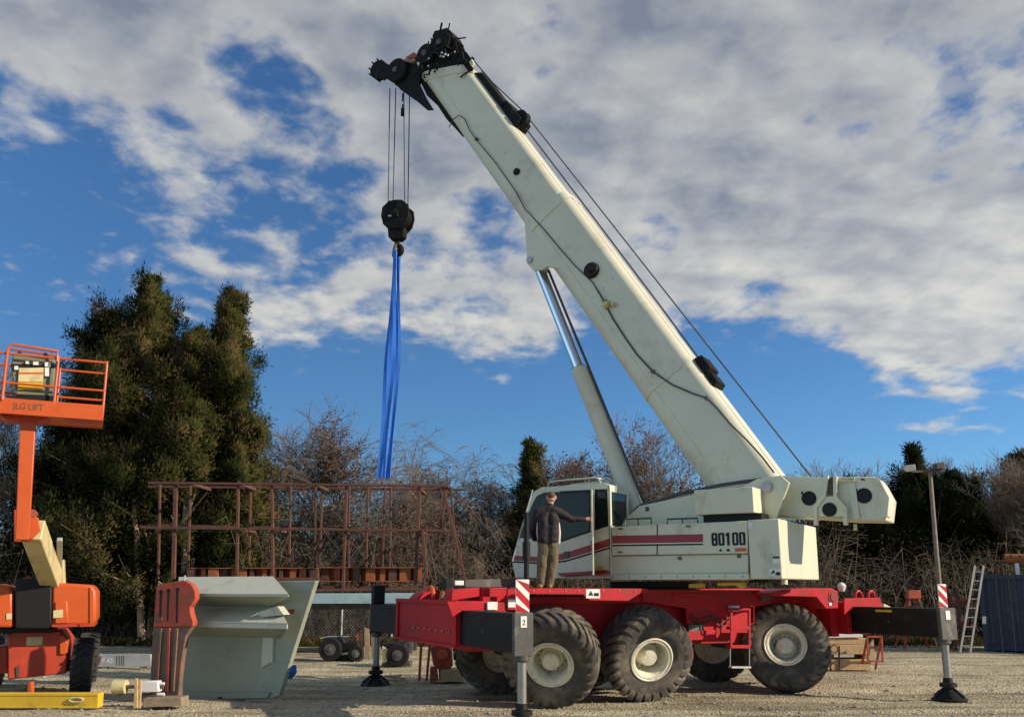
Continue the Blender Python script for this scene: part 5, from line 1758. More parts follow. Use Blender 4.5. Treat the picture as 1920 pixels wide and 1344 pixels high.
# yellow beam lying in front of the lift
yb = thing('yellow_beam', (-8.4, 17.4, 0), 'flat yellow steel beam lying on the gravel before the boom lift', 'beam')
Y1 = YF(17.3)
b_ = MB(Y1)
xr_ = Y1.on(184, 1315, 0)[0]
b_.box(-11.6, xr_, -0.22, 0.0, 0.02, 0.285)
b_.build('beam_body', 'yellow', yb, bevel=0.012)
MB(Y1).box(-11.6, xr_ - 0.004, 0.001, 0.012, 0.24, 0.28).build('top_flange', 'yellow', yb, bevel=0.004)
MB(Y1).box(-11.6, xr_ - 0.004, 0.001, 0.012, 0.022, 0.05).build('bottom_flange', 'yellow', yb, bevel=0.004)
lg = MB(Y1)
a_ = Y1.on(142, 1310, 0.05)[0]
lg.tube([(a_ + 0.13 * math.cos(t), 0.03, 0.17 + 0.04 * math.sin(t)) for t in [i * math.pi / 8 for i in range(16)]], 0.02, 6, closed=True)
lg.build('pad_eye', 'cream', yb)
tag(MB(Y1).prism([(Y1.on(50, 1300, -0.3)[0], 0.0), (Y1.on(62, 1300, -0.3)[0], 0.0), (Y1.on(59, 1280, -0.3)[0], 0.46), (Y1.on(53, 1280, -0.3)[0], 0.46)], -0.3, -0.4).build('marker_stake', 'orange', None, bevel=0.005),
    'short orange stake standing behind the yellow beam', 'stake')

# silver beam with lettering behind the lift wheel
sv = thing('silver_beam', (-10.9, 26.0, 0), 'grey galvanised beam with worn lettering resting behind the lift wheel', 'beam')
S1 = YF(25.8)
MB(S1).ppx([(176, 1227), (283, 1226), (283, 1249), (176, 1250)], 0.0, -0.18).build('beam_body', 'galv', sv, bevel=0.01)
for x_ in (190, 262):
    MB(S1).ppx([(x_, 1249.5), (x_ + 10, 1249.5), (x_ + 10, 1256), (x_, 1256)], -0.02, -0.15).build('skid', 'woodgrey', sv)
for bx, ch_ in ((178.0, 'T'), (190, 'F'), (198, 'A'), (205.5, 'S')):
    a_, z_ = S1.on(bx, 1242, 0)
    text('lettering', ch_, S1, a_, 0.002, z_ - 0.01, 0.20, 'label', sv, xs=0.8, thick=0.003, shear=0.2)
MB(S1).ppx([(183, 1245), (186, 1245), (190, 1230), (187, 1230)], 0.006, 0.001).build('red_slash', 'stripe', sv)
for x_ in (218, 223, 227, 231):
    MB(S1).ppx([(x_, 1229), (x_ + 1.6, 1229), (x_ + 1.6, 1247), (x_, 1247)], 0.004, 0.001).build('dark_mark', 'dgrey', sv)

# grey air unit with two intake hoods
au = thing('air_handling_unit', (-5.6, 18.9, 0), 'grey-green sheet metal air unit with two stepped intake hoods and leaning side', 'air unit')
U1 = Frame((G(440, 1311).x, 18.85), R(-25))
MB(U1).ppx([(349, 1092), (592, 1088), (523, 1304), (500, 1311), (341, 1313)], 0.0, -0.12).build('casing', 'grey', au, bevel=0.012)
MB(U1).ppx([(343, 1299), (506, 1297), (500, 1308), (342, 1311)], 0.05, 0.001).build('base_rail', 'grey', au, bevel=0.008)
MB(U1).ppx([(494, 1166), (513, 1160), (511, 1240), (489, 1252)], 0.03, 0.001).build('corner_post', 'grey2', au, bevel=0.008)
MB(U1).ppx([(515, 1165), (517, 1165), (514, 1240), (512, 1240)], 0.012, 0.001).build('panel_joint', 'grey', au)
MB(U1).ppx([(505, 1239), (545, 1239), (544, 1242), (505, 1242)], 0.012, 0.001).build('panel_joint', 'grey', au)
MB(U1).ppx([(548, 1106), (584, 1105), (584, 1108), (548, 1109)], 0.012, 0.001).build('panel_joint', 'grey', au)
MB(U1).ppx([(540, 1143), (551, 1141), (551, 1150), (540, 1151)], 0.006, 0.001).build('maker_badge', 'stripe', au)
for x_, y_ in ((352, 1309), (412, 1309)):
    MB(U1).ppx([(x_ - 4, y_ - 3), (x_ + 4, y_ - 3), (x_ + 4, y_ + 2), (x_ - 4, y_ + 2)], 0.062, 0.052).build('drain_hole', 'ink', au)


def hood(xa, xb, xe, yt, ye, yb_, out, name):
    """sloping roof sheet, front lip and returns over an open mouth"""
    s0, zt = U1.on(xa, yt, 0.0)
    s1, _ = U1.on(xb, yt, 0.0)
    fr_ = U1
    se0, zl = fr_.on(xa, ye, out)
    se1, _ = fr_.on(xe, ye, out)
    _, zb = fr_.on(xa, yb_, out)
    v = [(s0, 0.002, zt), (s1, 0.002, zt), (se1, out, zl), (se0, out, zl)]
    v2 = [(a, w, z - 0.03) for a, w, z in v]
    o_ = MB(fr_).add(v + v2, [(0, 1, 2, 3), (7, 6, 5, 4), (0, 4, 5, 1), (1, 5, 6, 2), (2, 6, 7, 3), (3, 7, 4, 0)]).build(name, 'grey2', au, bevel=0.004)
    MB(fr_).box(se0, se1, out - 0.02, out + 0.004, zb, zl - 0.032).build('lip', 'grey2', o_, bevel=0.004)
    # underside and side returns
    u0 = MB(fr_)
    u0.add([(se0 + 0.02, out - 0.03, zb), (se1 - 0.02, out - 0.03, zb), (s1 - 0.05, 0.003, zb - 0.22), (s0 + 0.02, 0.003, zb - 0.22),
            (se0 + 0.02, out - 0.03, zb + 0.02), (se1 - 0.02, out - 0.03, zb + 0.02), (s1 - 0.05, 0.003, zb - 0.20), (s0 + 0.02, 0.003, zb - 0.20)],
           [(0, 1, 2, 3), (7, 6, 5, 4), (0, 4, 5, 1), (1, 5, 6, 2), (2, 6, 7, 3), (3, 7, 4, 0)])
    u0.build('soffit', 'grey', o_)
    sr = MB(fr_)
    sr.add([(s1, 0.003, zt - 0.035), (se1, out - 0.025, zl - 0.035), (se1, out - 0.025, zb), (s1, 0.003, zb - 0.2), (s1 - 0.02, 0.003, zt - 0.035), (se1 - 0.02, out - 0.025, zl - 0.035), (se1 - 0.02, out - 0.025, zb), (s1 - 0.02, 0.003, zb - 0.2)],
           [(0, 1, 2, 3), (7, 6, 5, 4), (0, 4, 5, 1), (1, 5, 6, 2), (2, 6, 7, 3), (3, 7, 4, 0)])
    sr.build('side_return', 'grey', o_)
    return o_


hood(335, 512, 541, 1081, 1112, 1117, 0.62, 'upper_hood')
hood(340, 525, 539, 1138, 1163, 1174, 0.55, 'lower_hood')
MB(U1).ppx([(480, 1148), (520, 1136), (532, 1152), (490, 1157)], 0.40, 0.20).build('hood_baffle', 'grey2', au, bevel=0.006)
MB(U1).ppx([(534, 1252), (544, 1246), (546, 1262), (536, 1274)], -0.25, -0.45).build('tarp_corner', 'blue_sling', au, bevel=0.02)

# red slotted steel head standing on its weathered leg
rs = thing('slotted_steel_post', (-7.2, 18.3, 0), 'worn red slotted steel head on a weathered brown leg beside the grey air unit', 'steel post')
R1 = Frame((G(320, 1303).x, 18.35), R(-14))
MB(R1).ppx([(293, 1100), (300, 1094), (345, 1088), (358, 1094), (366, 1108), (366, 1122), (356, 1138), (357, 1150), (362, 1164), (361, 1174), (287, 1175)], 0.0, -0.16).build('red_head', 'rustred', rs, bevel=0.012)
for x_, y0_, y1_ in ((302, 1108, 1160), (316, 1106, 1164), (333, 1104, 1168)):
    MB(R1).ppx([(x_ - 2.5, y0_), (x_ + 1.5, y0_), (x_ - 0.5, y1_), (x_ - 3.5, y1_)], 0.008, 0.001).build('slot', 'ink', rs)
    a_, z_ = R1.on(x_, y0_ + 1, 0)
    MB(R1).lathe([(0.042, 0.0), (0.042, 0.012)], (a_, 0, z_), (0, 1, 0), 12).build('bolt_hole', 'ink', rs)
MB(R1).ppx([(290, 1158), (304, 1156), (304, 1163), (290, 1165)], 0.02, 0.001).build('lug', 'rustleg', rs)
MB(R1).ppx([(287, 1175.5), (360, 1174.5), (348, 1192), (340, 1240), (334, 1304), (280, 1302)], -0.02, -0.15).build('leg_plate', 'rustleg', rs, bevel=0.01)
for x_, xb_ in ((300, 292), (316, 312), (330, 322)):
    MB(R1).ppx([(x_ - 2, 1177), (x_ + 3, 1177), (xb_ + 3, 1296), (xb_ - 2, 1296)], 0.02, -0.019).build('rib', 'rustleg' if x_ != 316 else 'rustred', rs, bevel=0.006)
MB(R1).cyl((R1.on(346, 1088, -0.1)[0], -0.1, R1.on(346, 1095, -0.1)[1]), (R1.on(346, 1088, -0.1)[0], -0.1, R1.on(346, 1078, -0.1)[1]), 0.015, k=8).build('top_pin', 'galv', rs)
MB(R1).tube([(R1.on(x, y, 0)[0], -0.12, R1.on(x, y, 0)[1]) for x, y in ((291, 1098), (291, 1090), (300, 1096), (345, 1086))], 0.012, 6).build('wire', 'galv', rs)

# small white winch with two wooden stakes and a timber block in front of it
wn = thing('white_winch', (-7.35, 17.6, 0), 'small white painted hand winch on the ground before the slotted post', 'winch')
W1 = YF(17.6)
MB(W1).ppx([(263, 1277), (296, 1276), (297, 1297), (264, 1298)], -0.02, -0.22).build('gear_case', 'label', wn, bevel=0.02)
MB(W1).lathe([(0.05, -0.2), (0.13, -0.2), (0.13, 0.04), (0.05, 0.04)], (W1.on(232, 1287, -0.1)[0], -0.12, W1.on(232, 1287, -0.1)[1]), (1, 0, 0.0), 20).build('drum', 'cream', wn)
MB(W1).cyl((W1.on(218, 1287, -0.1)[0], -0.12, W1.on(218, 1287, -0.1)[1]), (W1.on(306, 1287, -0.1)[0], -0.12, W1.on(306, 1287, -0.1)[1]), 0.035, k=12).build('shaft', 'dgrey', wn)
for y_ in (1281, 1301):
    MB(W1).cyl((W1.on(295, y_, -0.1)[0], -0.1, W1.on(295, y_, -0.1)[1]), (W1.on(308, y_, -0.1)[0], -0.1, W1.on(308, y_, -0.1)[1]), 0.03, k=10).build('handle_boss', 'label', wn)
MB(W1).ppx([(222, 1300), (300, 1299), (300, 1312), (222, 1314)], -0.08, -0.2).build('base_plate', 'dgrey', wn, bevel=0.008)
W2 = YF(17.35)
tag(MB(W2).ppx([(252, 1272), (257, 1271), (257, 1326), (250, 1328)], 0, -0.05).build('wooden_stake', 'wood', None, bevel=0.004), 'pale wooden stake in front of the white winch, left one', 'stake', 'stakes by the winch')
tag(MB(W2).ppx([(260, 1274), (265, 1274), (263, 1327), (257, 1328)], -0.06, -0.10).build('wooden_stake', 'wood', None, bevel=0.004), 'pale wooden stake in front of the white winch, right one', 'stake', 'stakes by the winch')
tag(MB(W2).ppx([(268, 1309), (340, 1307), (340, 1323), (268, 1326)], -0.1, -0.5).build('timber_block', 'woodgrey', None, bevel=0.01), 'weathered timber block under the slotted steel post', 'timber')

# ---- rusty steel frame on a pale blue flatbed
RF = YF(31.0)
tr = thing('flatbed_trailer', (-4.4, 32.0, 0), 'pale blue flatbed trailer carrying the rusty frame', 'trailer')
MB(RF).ppx([(330, 1113), (792, 1112), (792, 1131), (330, 1132)], 0.3, -2.6).build('deck_edge', 'paleblue', tr, bevel=0.015)
MB(RF).ppx([(340, 1132.5), (784, 1131.5), (784, 1142), (340, 1143)], -0.3, -2.2).build('deck_beam', 'dgrey', tr, bevel=0.01)
for x_ in (400, 470):
    a_ = RF.on(x_, 1200, -1.0)[0]
    MB(RF).lathe([(0.2, -0.16), (0.5, -0.16), (0.53, -0.1), (0.53, 0.1), (0.5, 0.16), (0.2, 0.16)], (a_, -0.2, 0.53), (0, 1, 0), 28).build('wheel', 'rubber_black', tr)
    MB(RF).lathe([(0.2, -0.16), (0.5, -0.16), (0.53, -0.1), (0.53, 0.1), (0.5, 0.16), (0.2, 0.16)], (a_, -2.2, 0.53), (0, 1, 0), 28).build('wheel', 'rubber_black', tr)
    MB(RF).cyl((a_, -2.2, 0.53), (a_, -0.2, 0.53), 0.08).build('axle', 'dgrey', tr)
    MB(RF).box(a_ - 0.08, a_ + 0.08, -1.5, -0.9, 0.5, 1.5).build('suspension', 'dgrey', tr)
for x_ in (770,):
    a_ = RF.on(x_, 1200, -0.6)[0]
    for w_ in (-0.5, -1.9):
        MB(RF).box(a_ - 0.08, a_ + 0.08, w_ - 0.08, w_ + 0.08, 0.0, 1.5).build('landing_leg', 'dgrey', tr)
fm = thing('steel_frame', (-6.2, 32.0, 2.05), 'tall open rusty brown steel frame behind the air unit and crane', 'steel frame')


def fb(pts, w, th, name='rail', m='rust', w2=None, dp=None):
    (x0, y0), (x1, y1) = pts
    q0 = RF.on(x0, y0, w)
    q1 = RF.on(x1, y1, w if w2 is None else w2)
    return MB(RF).bar((q0[0], w, q0[1]), (q1[0], w if w2 is None else w2, q1[1]), th, dp or th, up=(0, 1, 0.01)).build(name, m, fm, bevel=0.01)


wN, wB = 0.0, -2.0
for y0, y1, w_ in ((905, 911, wN), (912, 918, wB), (989, 995, wN), (984, 997, wB)):
    fb(((278, y0), (838 if w_ == wN else 872, y1)), w_, 0.085, 'rail')
fb(((262, 988), (345, 990)), wN, 0.08, 'rail')
posts_n = [(510, 512, 905, 1108), (650, 643, 912, 1108), (447, 444, 903, 1085), (330, 325, 904, 1085), (786, 779, 914, 1108)]
posts_b = [(357, 352, 910, 1100), (592, 590, 910, 1100), (605, 597, 910, 1100), (722, 716, 914, 1100), (733, 730, 914, 1100), (800, 795, 985, 1105), (827, 826, 912, 1000), (300, 297, 908, 1085), (470, 466, 910, 1095), (545, 541, 910, 1095), (655, 652, 912, 1095), (690, 686, 912, 1095)]
for k_, (xt, xb, yt, yb_) in enumerate(posts_n):
    fb(((xt, yt), (xb, yb_)), wN - 0.1, 0.09 if k_ < 3 else 0.13, 'post', dp=0.13)
for (xt, xb, yt, yb_) in posts_b:
    fb(((xt, yt), (xb, yb_)), wB + 0.1, 0.075, 'post', dp=0.11)
fb(((830, 912), (872, 1088)), wN - 0.3, 0.11, 'diagonal_brace')
fb(((838, 910), (824, 1000)), wN - 0.5, 0.10, 'diagonal_brace')
fb(((845, 912), (852, 1000)), wN - 0.6, 0.07, 'diagonal_brace')
fb(((792, 992), (800, 1085)), wN + 0.05, 0.10, 'diagonal_brace')
for x_, y_ in ((447, 906), (592, 908), (838, 910), (786, 915), (357, 906)):
    q0 = RF.on(x_, y_, wN)
    MB(RF).bar((q0[0], wN, q0[1]), (q0[0] + 0.02, wB, q0[1]), 0.09, 0.11).build('cross_bar', 'rust', fm, bevel=0.01)
for x_, y_ in ((447, 991), (650, 992), (786, 994), (510, 991)):
    q0 = RF.on(x_, y_, wN)
    MB(RF).bar((q0[0], wN, q0[1]), (q0[0] + 0.02, wB, q0[1]), 0.08, 0.09).build('cross_bar', 'rust', fm, bevel=0.01)
fb(((346, 1084), (600, 1086)), wN + 0.02, 0.12, 'bottom_rail')
fb(((592, 1106), (800, 1104)), wN + 0.02, 0.10, 'bottom_rail')
fb(((346, 1100), (820, 1102)), wB, 0.12, 'bottom_rail')
# the orange rusted girders lying in the frame: flange plates with stiffeners
for (xa, xb, yt, yb_, w_, lab) in ((352, 594, 1064, 1088, -0.5, 'thin orange rusted girder with stiffeners, left one inside the steel frame'), (596, 788, 1063, 1090, -0.7, 'thick orange rusted girder with stiffeners, right one inside the steel frame')):
    q0, q1 = RF.on(xa, yb_, w_), RF.on(xb, yt, w_)
    g_ = thing('rusty_girder', tuple(RF.P((q0[0] + q1[0]) / 2, w_, q0[1])), lab, 'girder', 'rusted girders in the frame')
    MB(RF).box(q0[0], q1[0], w_ - 0.4, w_ - 0.36, q0[1] + 0.03, q1[1] - 0.03).build('web', 'rust_orange', g_)
    MB(RF).box(q0[0], q1[0], w_ - 0.5, w_, q1[1] - 0.028, q1[1]).build('flange', 'rust_orange', g_, bevel=0.004)
    MB(RF).box(q0[0], q1[0], w_ - 0.5, w_, q0[1], q0[1] + 0.028).build('flange', 'rust_orange', g_, bevel=0.004)
    n_ = 13 if xa < 500 else 9
    for k_ in range(n_):
        a_ = q0[0] + (q1[0] - q0[0]) * (k_ + 0.5 + random.uniform(-0.2, 0.2)) / n_
        wd_ = random.uniform(0.05, 0.2)
        MB(RF).box(a_ - wd_, a_ + wd_, w_ - 0.355, w_ - random.uniform(0.02, 0.2), q0[1] + 0.03, q1[1] - 0.03).build('stiffener', 'rust_orange' if k_ % 3 else 'rust', g_)

# ---- chain link fence behind
FF = YF(36.5)
fn = thing('chain_link_fence', (0, 36.5, 0), 'low chain link fence with pale posts along the brush', 'fence')
zt_ = FF.on(640, 1138, 0)[1]
for x_ in (455, 548, 641, 735, 830, 925):
    a_ = FF.on(x_, 1150, 0)[0]
    MB(FF).cyl((a_, 0, 0), (a_, 0, zt_ + 0.06), 0.045, k=10).build('post', 'galv', fn)
xa, xb = FF.on(455, 1150, 0)[0], FF.on(925, 1150, 0)[0]
MB(FF).cyl((xa, 0, zt_), (xb, 0, zt_), 0.035, k=8).build('top_rail', 'galv', fn)
segs = []
hgt = zt_ - 0.08
st_ = 0.13
for k_ in np.arange(xa - hgt, xb, st_):
    for dr in (1, -1):
        p, q = (k_, 0.06), (k_ + hgt, zt_ - 0.02)
        if dr < 0:
            p, q = (k_, zt_ - 0.02), (k_ + hgt, 0.06)
        t0 = max(0, (xa - p[0]) / (q[0] - p[0]))
        t1 = min(1, (xb - p[0]) / (q[0] - p[0]))
        if t1 <= t0:
            continue
        segs.append(((p[0] + (q[0] - p[0]) * t0, p[1] + (q[1] - p[1]) * t0), (p[0] + (q[0] - p[0]) * t1, p[1] + (q[1] - p[1]) * t1), dr))
V, Fc = [], []
for p, q, dr in segs:
    b0 = len(V)
    for (a, z) in (p, q):
        V += [(a - 0.004, 36.5 + 0.004 * dr, z), (a + 0.004, 36.5 + 0.004 * dr, z), (a, 36.5 + 0.008 * dr, z)]
    Fc += [(b0, b0 + 1, b0 + 4, b0 + 3), (b0 + 1, b0 + 2, b0 + 5, b0 + 4), (b0 + 2, b0, b0 + 3, b0 + 5)]
mo = npmesh('wire_mesh', np.array(V) - np.array(fn.location), Fc, 'galv', fn)
mo['kind'] = 'stuff'

# ---- dark mower-like machine by the fence
mw = thing('black_engine_unit', (-5.2, 28.6, 0), 'low black engine unit standing on the gravel by the fence', 'machine')
K1 = YF(28.5)
MB(K1).ppx([(628, 1206), (672, 1202), (674, 1222), (626, 1228)], 0.0, -0.7).build('hood', 'black', mw, bevel=0.04)
MB(K1).ppx([(610, 1196), (640, 1192), (650, 1206), (614, 1216)], -0.2, -0.8).build('seat', 'ink', mw, bevel=0.04)
MB(K1).ppx([(622, 1227), (675, 1222), (676, 1250), (622, 1252)], -0.05, -0.6).build('frame', 'ink', mw, bevel=0.02)
MB(K1).ppx([(630, 1224), (668, 1221), (668, 1225), (630, 1228)], 0.02, 0.001).build('trim', 'galv', mw)
for x_, r_ in ((620, 0.36), (668, 0.24)):
    a_ = K1.on(x_, 1230, 0)[0]
    MB(K1).lathe([(0.1, -0.1), (r_ * 0.9, -0.11), (r_, -0.05), (r_, 0.05), (r_ * 0.9, 0.11), (0.1, 0.1)], (a_, 0.08, r_ - 0.02), (0, 1, 0), 24).build('wheel', 'ink', mw)
    MB(K1).lathe([(r_ * 0.5, 0.0), (r_ * 0.5, 0.05), (r_ * 0.2, 0.06), (r_ * 0.15, 0.1)], (a_, 0.16, r_ - 0.02), (0, 1, 0), 16).build('hub', 'dgrey', mw)
MB(K1).ppx([(602, 1244), (624, 1240), (626, 1252), (602, 1254)], 0.1, -0.3).build('deck', 'black', mw, bevel=0.02)
MB(K1).tube([(K1.on(x, y, -0.3)[0], -0.3, K1.on(x, y, -0.3)[1]) for x, y in ((600, 1196), (616, 1193), (655, 1193))], 0.02, 6).build('handlebar', 'galv', mw)

# second dark machine under the crane nose
mw2 = thing('dark_roller_unit', (-2.6, 26.5, 0), 'dark machine with pale belly seen under the front of the red carrier', 'machine')
K2 = YF(26.5)
MB(K2).ppx([(712, 1206), (760, 1204), (764, 1216), (752, 1240), (738, 1242), (732, 1220), (714, 1216)], 0.0, -0.7).build('body', 'ink', mw2, bevel=0.03)
MB(K2).ppx([(716, 1210), (738, 1222), (738, 1234), (718, 1244)], 0.03, -0.6).build('side_cover', 'cream', mw2, bevel=0.02)
a_ = K2.on(746, 1235, 0)[0]
MB(K2).lathe([(0.1, -0.12), (0.30, -0.12), (0.33, -0.06), (0.33, 0.06), (0.30, 0.12), (0.1, 0.12)], (a_, 0.05, 0.31), (0, 1, 0), 24).build('wheel', 'ink', mw2)
MB(K2).lathe([(0.15, 0.0), (0.15, 0.05), (0.06, 0.06), (0.05, 0.1)], (a_, 0.15, 0.31), (0, 1, 0), 16).build('hub', 'dgrey', mw2)
MB(K2).ppx([(716, 1240), (770, 1240), (770, 1252), (716, 1252)], -0.1, -0.6).build('frame', 'dgrey', mw2, bevel=0.02)

# orange-red pump stand and timber seen beside the far front wheel
rj = thing('red_pump_stand', (-2.0, 22.4, 0), 'battered red pump stand behind the front of the crane', 'pump stand')
K3 = YF(22.2)
for x_, xb_ in ((806, 800), (822, 826), (790, 786)):
    q0, q1 = K3.on(x_, 1206, -0.2), K3.on(xb_, 1278, -0.2)
    MB(K3).bar((q0[0], -0.2, q0[1]), (q1[0], -0.2, 0.0), 0.06, 0.06).build('leg', 'rustred', rj)
MB(K3).ppx([(806, 1212), (832, 1206), (846, 1218), (848, 1250), (826, 1258), (812, 1246)], -0.05, -0.4).build('pump_body', 'rustred', rj, bevel=0.03)
MB(K3).lathe([(0.1, -0.1), (0.13, -0.05), (0.13, 0.05), (0.1, 0.1)], (K3.on(830, 1228, 0)[0], 0.0, K3.on(830, 1228, 0)[1]), (0, 1, 0.2), 14).build('pump_wheel', 'orange', rj)
MB(K3).ppx([(806, 1250), (818, 1250), (820, 1276), (806, 1278)], 0.05, -0.25).build('foot', 'rustred', rj, bevel=0.01)
tag(MB(K3).ppx([(826, 1256), (862, 1254), (870, 1276), (826, 1279)], 0.1, -0.5).build('timber_block', 'wood', None, bevel=0.01), 'pale timber block beside the red pump stand', 'timber')
# tall rusty scrap leaning by the far jack
sc = thing('scrap_boards', (-4.6, 29.5, 0), 'pale and rusty boards standing on end behind the far left jack', 'boards')
K4 = YF(29.5)
for x0_, x1_, yt, yb_, m_ in ((674, 680, 1180, 1236, 'rust'), (683, 692, 1176, 1240, 'barkpale'), (696, 704, 1190, 1244, 'woodgrey'), (668, 673, 1186, 1236, 'rust_orange')):
    MB(K4).ppx([(x0_, yt), (x1_, yt + 3), (x1_ + 2, yb_), (x0_ + 1, yb_)], -0.1 * (x0_ % 3), -0.1 * (x0_ % 3) - 0.06).build('board', m_, sc)
wd = thing('firewood_heap', (-3.4, 20.9, 0), 'small heap of pale scrap wood by the far left jack foot', 'scrap wood')
rw_ = random.Random(5)
for k_ in range(9):
    c_ = G(rw_.uniform(728, 752), rw_.uniform(1272, 1284))
    a_ = rw_.uniform(0, 3.1)
    l_ = rw_.uniform(0.12, 0.26)
    MB().bar((c_.x - l_ * math.cos(a_), -c_.y - l_ * math.sin(a_), 0.03), (c_.x + l_ * math.cos(a_), -c_.y + l_ * math.sin(a_), 0.06 + rw_.uniform(0, 0.05)), 0.05, 0.04).build('piece', 'wood', wd)

# ---- right: timbers, red stand, trestle, ladder, container, pole
tb_ = thing('timber_stack', (9.3, 25.2, 0), 'pale squared timbers stacked behind the rear crane wheel', 'timber stack')
K5 = YF(25.2)
for (xa, xb, yt, yb_, w_) in ((1548, 1632, 1208, 1226, 0.0), (1548, 1634, 1236, 1256, 0.02), (1552, 1624, 1196, 1207, -0.1)):
    MB(K5).ppx([(xa, yt), (xb, yt), (xb, yb_), (xa, yb_)], w_, w_ - 0.9).build('timber', 'wood', tb_, bevel=0.01)
for x_ in (1556, 1618):
    MB(K5).ppx([(x_, 1226.5), (x_ + 8, 1226.5), (x_ + 8, 1235.5), (x_, 1235.5)], -0.15, -0.8).build('spacer', 'woodgrey', tb_)
tag(MB(K5).ppx([(1555, 1190), (1618, 1189), (1618, 1194), (1555, 1195.5)], -0.05, -0.7).build('white_plank', 'label', None, bevel=0.006), 'white painted plank lying on top of the timber stack', 'plank')
hr2 = thing('hose_reel', (9.0, 24.8, 0), 'rusty hose reel frame leaning on the timber stack', 'reel')
K6 = YF(24.9)
for yc in (1216, 1250):
    a_, z_ = K6.on(1564, yc, 0)
    MB(K6).tube([(a_ + 0.10 * math.cos(t), 0.0, z_ + 0.10 * math.sin(t)) for t in [i * math.pi / 8 for i in range(16)]], 0.018, 6, closed=True).build('hoop', 'rust', hr2)
MB(K6).ppx([(1556, 1212), (1559, 1212), (1559, 1257), (1556, 1257)], 0.0, -0.03).build('side_bar', 'rust', hr2)
MB(K6).ppx([(1572, 1210), (1575, 1210), (1575, 1257), (1572, 1257)], 0.0, -0.03).build('side_bar', 'rust', hr2)
st_o = thing('red_stand', (10.2, 24.6, 0), 'slim red tubular stand beside the timber stack', 'stand')
K7 = YF(24.7)
for x0_, y0_, x1_, y1_ in ((1626, 1192, 1628, 1238), (1653, 1192, 1655, 1240), (1626, 1193, 1653, 1193), (1628, 1238, 1655, 1240)):
    q0, q1 = K7.on(x0_, y0_, 0), K7.on(x1_, y1_, 0)
    MB(K7).bar((q0[0], 0, q0[1]), (q1[0], 0, q1[1]), 0.045, 0.045, up=(0, 1, 0)).build('tube', 'rustred', st_o)
for x0_, x1_ in ((1626, 1630), (1653, 1650)):
    q0 = K7.on(x0_, 1193, 0)
    MB(K7).bar((q0[0], 0, q0[1]), (q0[0], -0.6, 0.02), 0.045, 0.045, up=(1, 0, 0)).build('rear_leg', 'rustred', st_o)
tag(MB(K7).ppx([(1633, 1205), (1638, 1198), (1640, 1228), (1630, 1228)], -0.2, -0.3).build('wooden_wedge', 'wood', None, bevel=0.006), 'upright pale wooden wedge inside the red stand', 'wedge')

tre = thing('red_trestle', (15.2, 33.5, 0), 'red trestle with two splayed pale legs behind the right outrigger beam', 'trestle')
K8 = YF(33.5)
MB(K8).ppx([(1704, 1106), (1726, 1106), (1728, 1122), (1702, 1122)], 0.0, -0.3).build('head', 'rustred', tre, bevel=0.02)
for xa, xb in ((1706, 1698), (1722, 1762)):
    q0 = K8.on(xa, 1120, -0.1)
    q1 = (K8.on(xb, 1240, -0.1)[0], 0.0)
    MB(K8).bar((q0[0], -0.1, q0[1]), (q1[0], -0.1, 0.0), 0.06, 0.06, up=(0, 1, 0)).build('leg', 'rustred' if xa < 1710 else 'barkpale', tre)
    MB(K8).bar((q0[0], -0.25, q0[1]), (q1[0], -0.9, 0.0), 0.06, 0.06, up=(0, 1, 0)).build('leg', 'rustred', tre)

CT = Frame((17.0, 32.6), R(-26))
ct = thing('shipping_container', (19.0, 31.5, 0), 'dark blue steel container cut off by the right edge', 'container')
s0_ = CT.on(1842, 1150, 0)[0]
zt_ = CT.on(1880, 1077, 0)[1]
MB(CT).box(s0_, s0_ + 6.0, -2.4, -0.05, 0.1, zt_ - 0.04).build('box', 'navy', ct)
for z0_, z1_, nm in ((0.02, 0.2, 'bottom_rail'), (zt_ - 0.16, zt_, 'top_rail')):
    MB(CT).box(s0_ - 0.02, s0_ + 6.02, -0.06, 0.05, z0_, z1_).build(nm, 'navy', ct, bevel=0.01)
MB(CT).box(s0_ - 0.05, s0_ + 0.12, -0.1, 0.06, 0.02, zt_ + 0.004).build('corner_post', 'navy', ct, bevel=0.01)
for k_ in range(21):
    a_ = s0_ + 0.22 + k_ * 0.275
    MB(CT).prism([(a_, 0.2), (a_ + 0.12, 0.2), (a_ + 0.12, zt_ - 0.16), (a_, zt_ - 0.16)], -0.05, 0.0).build('corrugation', 'navy', ct, bevel=0.012)
for x_ in (1866, 1890):
    q0, q1 = CT.on(x_, 1086, 0.06), CT.on(x_ + 14, 1220, 0.06)
    MB(CT).tube([(q0[0], 0.1, q0[1]), (q1[0], 0.35, 0.0)], 0.02, 8).build('leaning_rod', 'dgrey', ct)
MB(CT).ppx([(1842, 1155), (1849, 1155), (1849, 1169), (1842, 1169)], 0.075, 0.062).build('placard', 'label', ct)
pp_ = thing('orange_pipe', (20.4, 32.2, zt_), 'faded orange pipe lying on the blue container roof', 'pipe')
q0, q1 = CT.on(1884, 1047, -0.8), CT.on(1990, 1046, -0.8)
MB(CT).tube([(q0[0], -0.8, q0[1]), (q1[0], -0.8, q1[1])], 0.17, 20).build('pipe_wall', 'rust_orange', pp_)
for x_ in (1895, 1912):
    a_, z_ = CT.on(x_, 1043, -0.62)
    MB(CT).lathe([(0.035, 0), (0.035, 0.02)], (a_, -0.64, z_), (0, 1, 0), 10).build('hole', 'ink', pp_)
MB(CT).box(q0[0] + 0.3, q0[0] + 0.42, -1.0, -0.6, zt_, q0[1] - 0.17).build('packing_block', 'label', pp_)

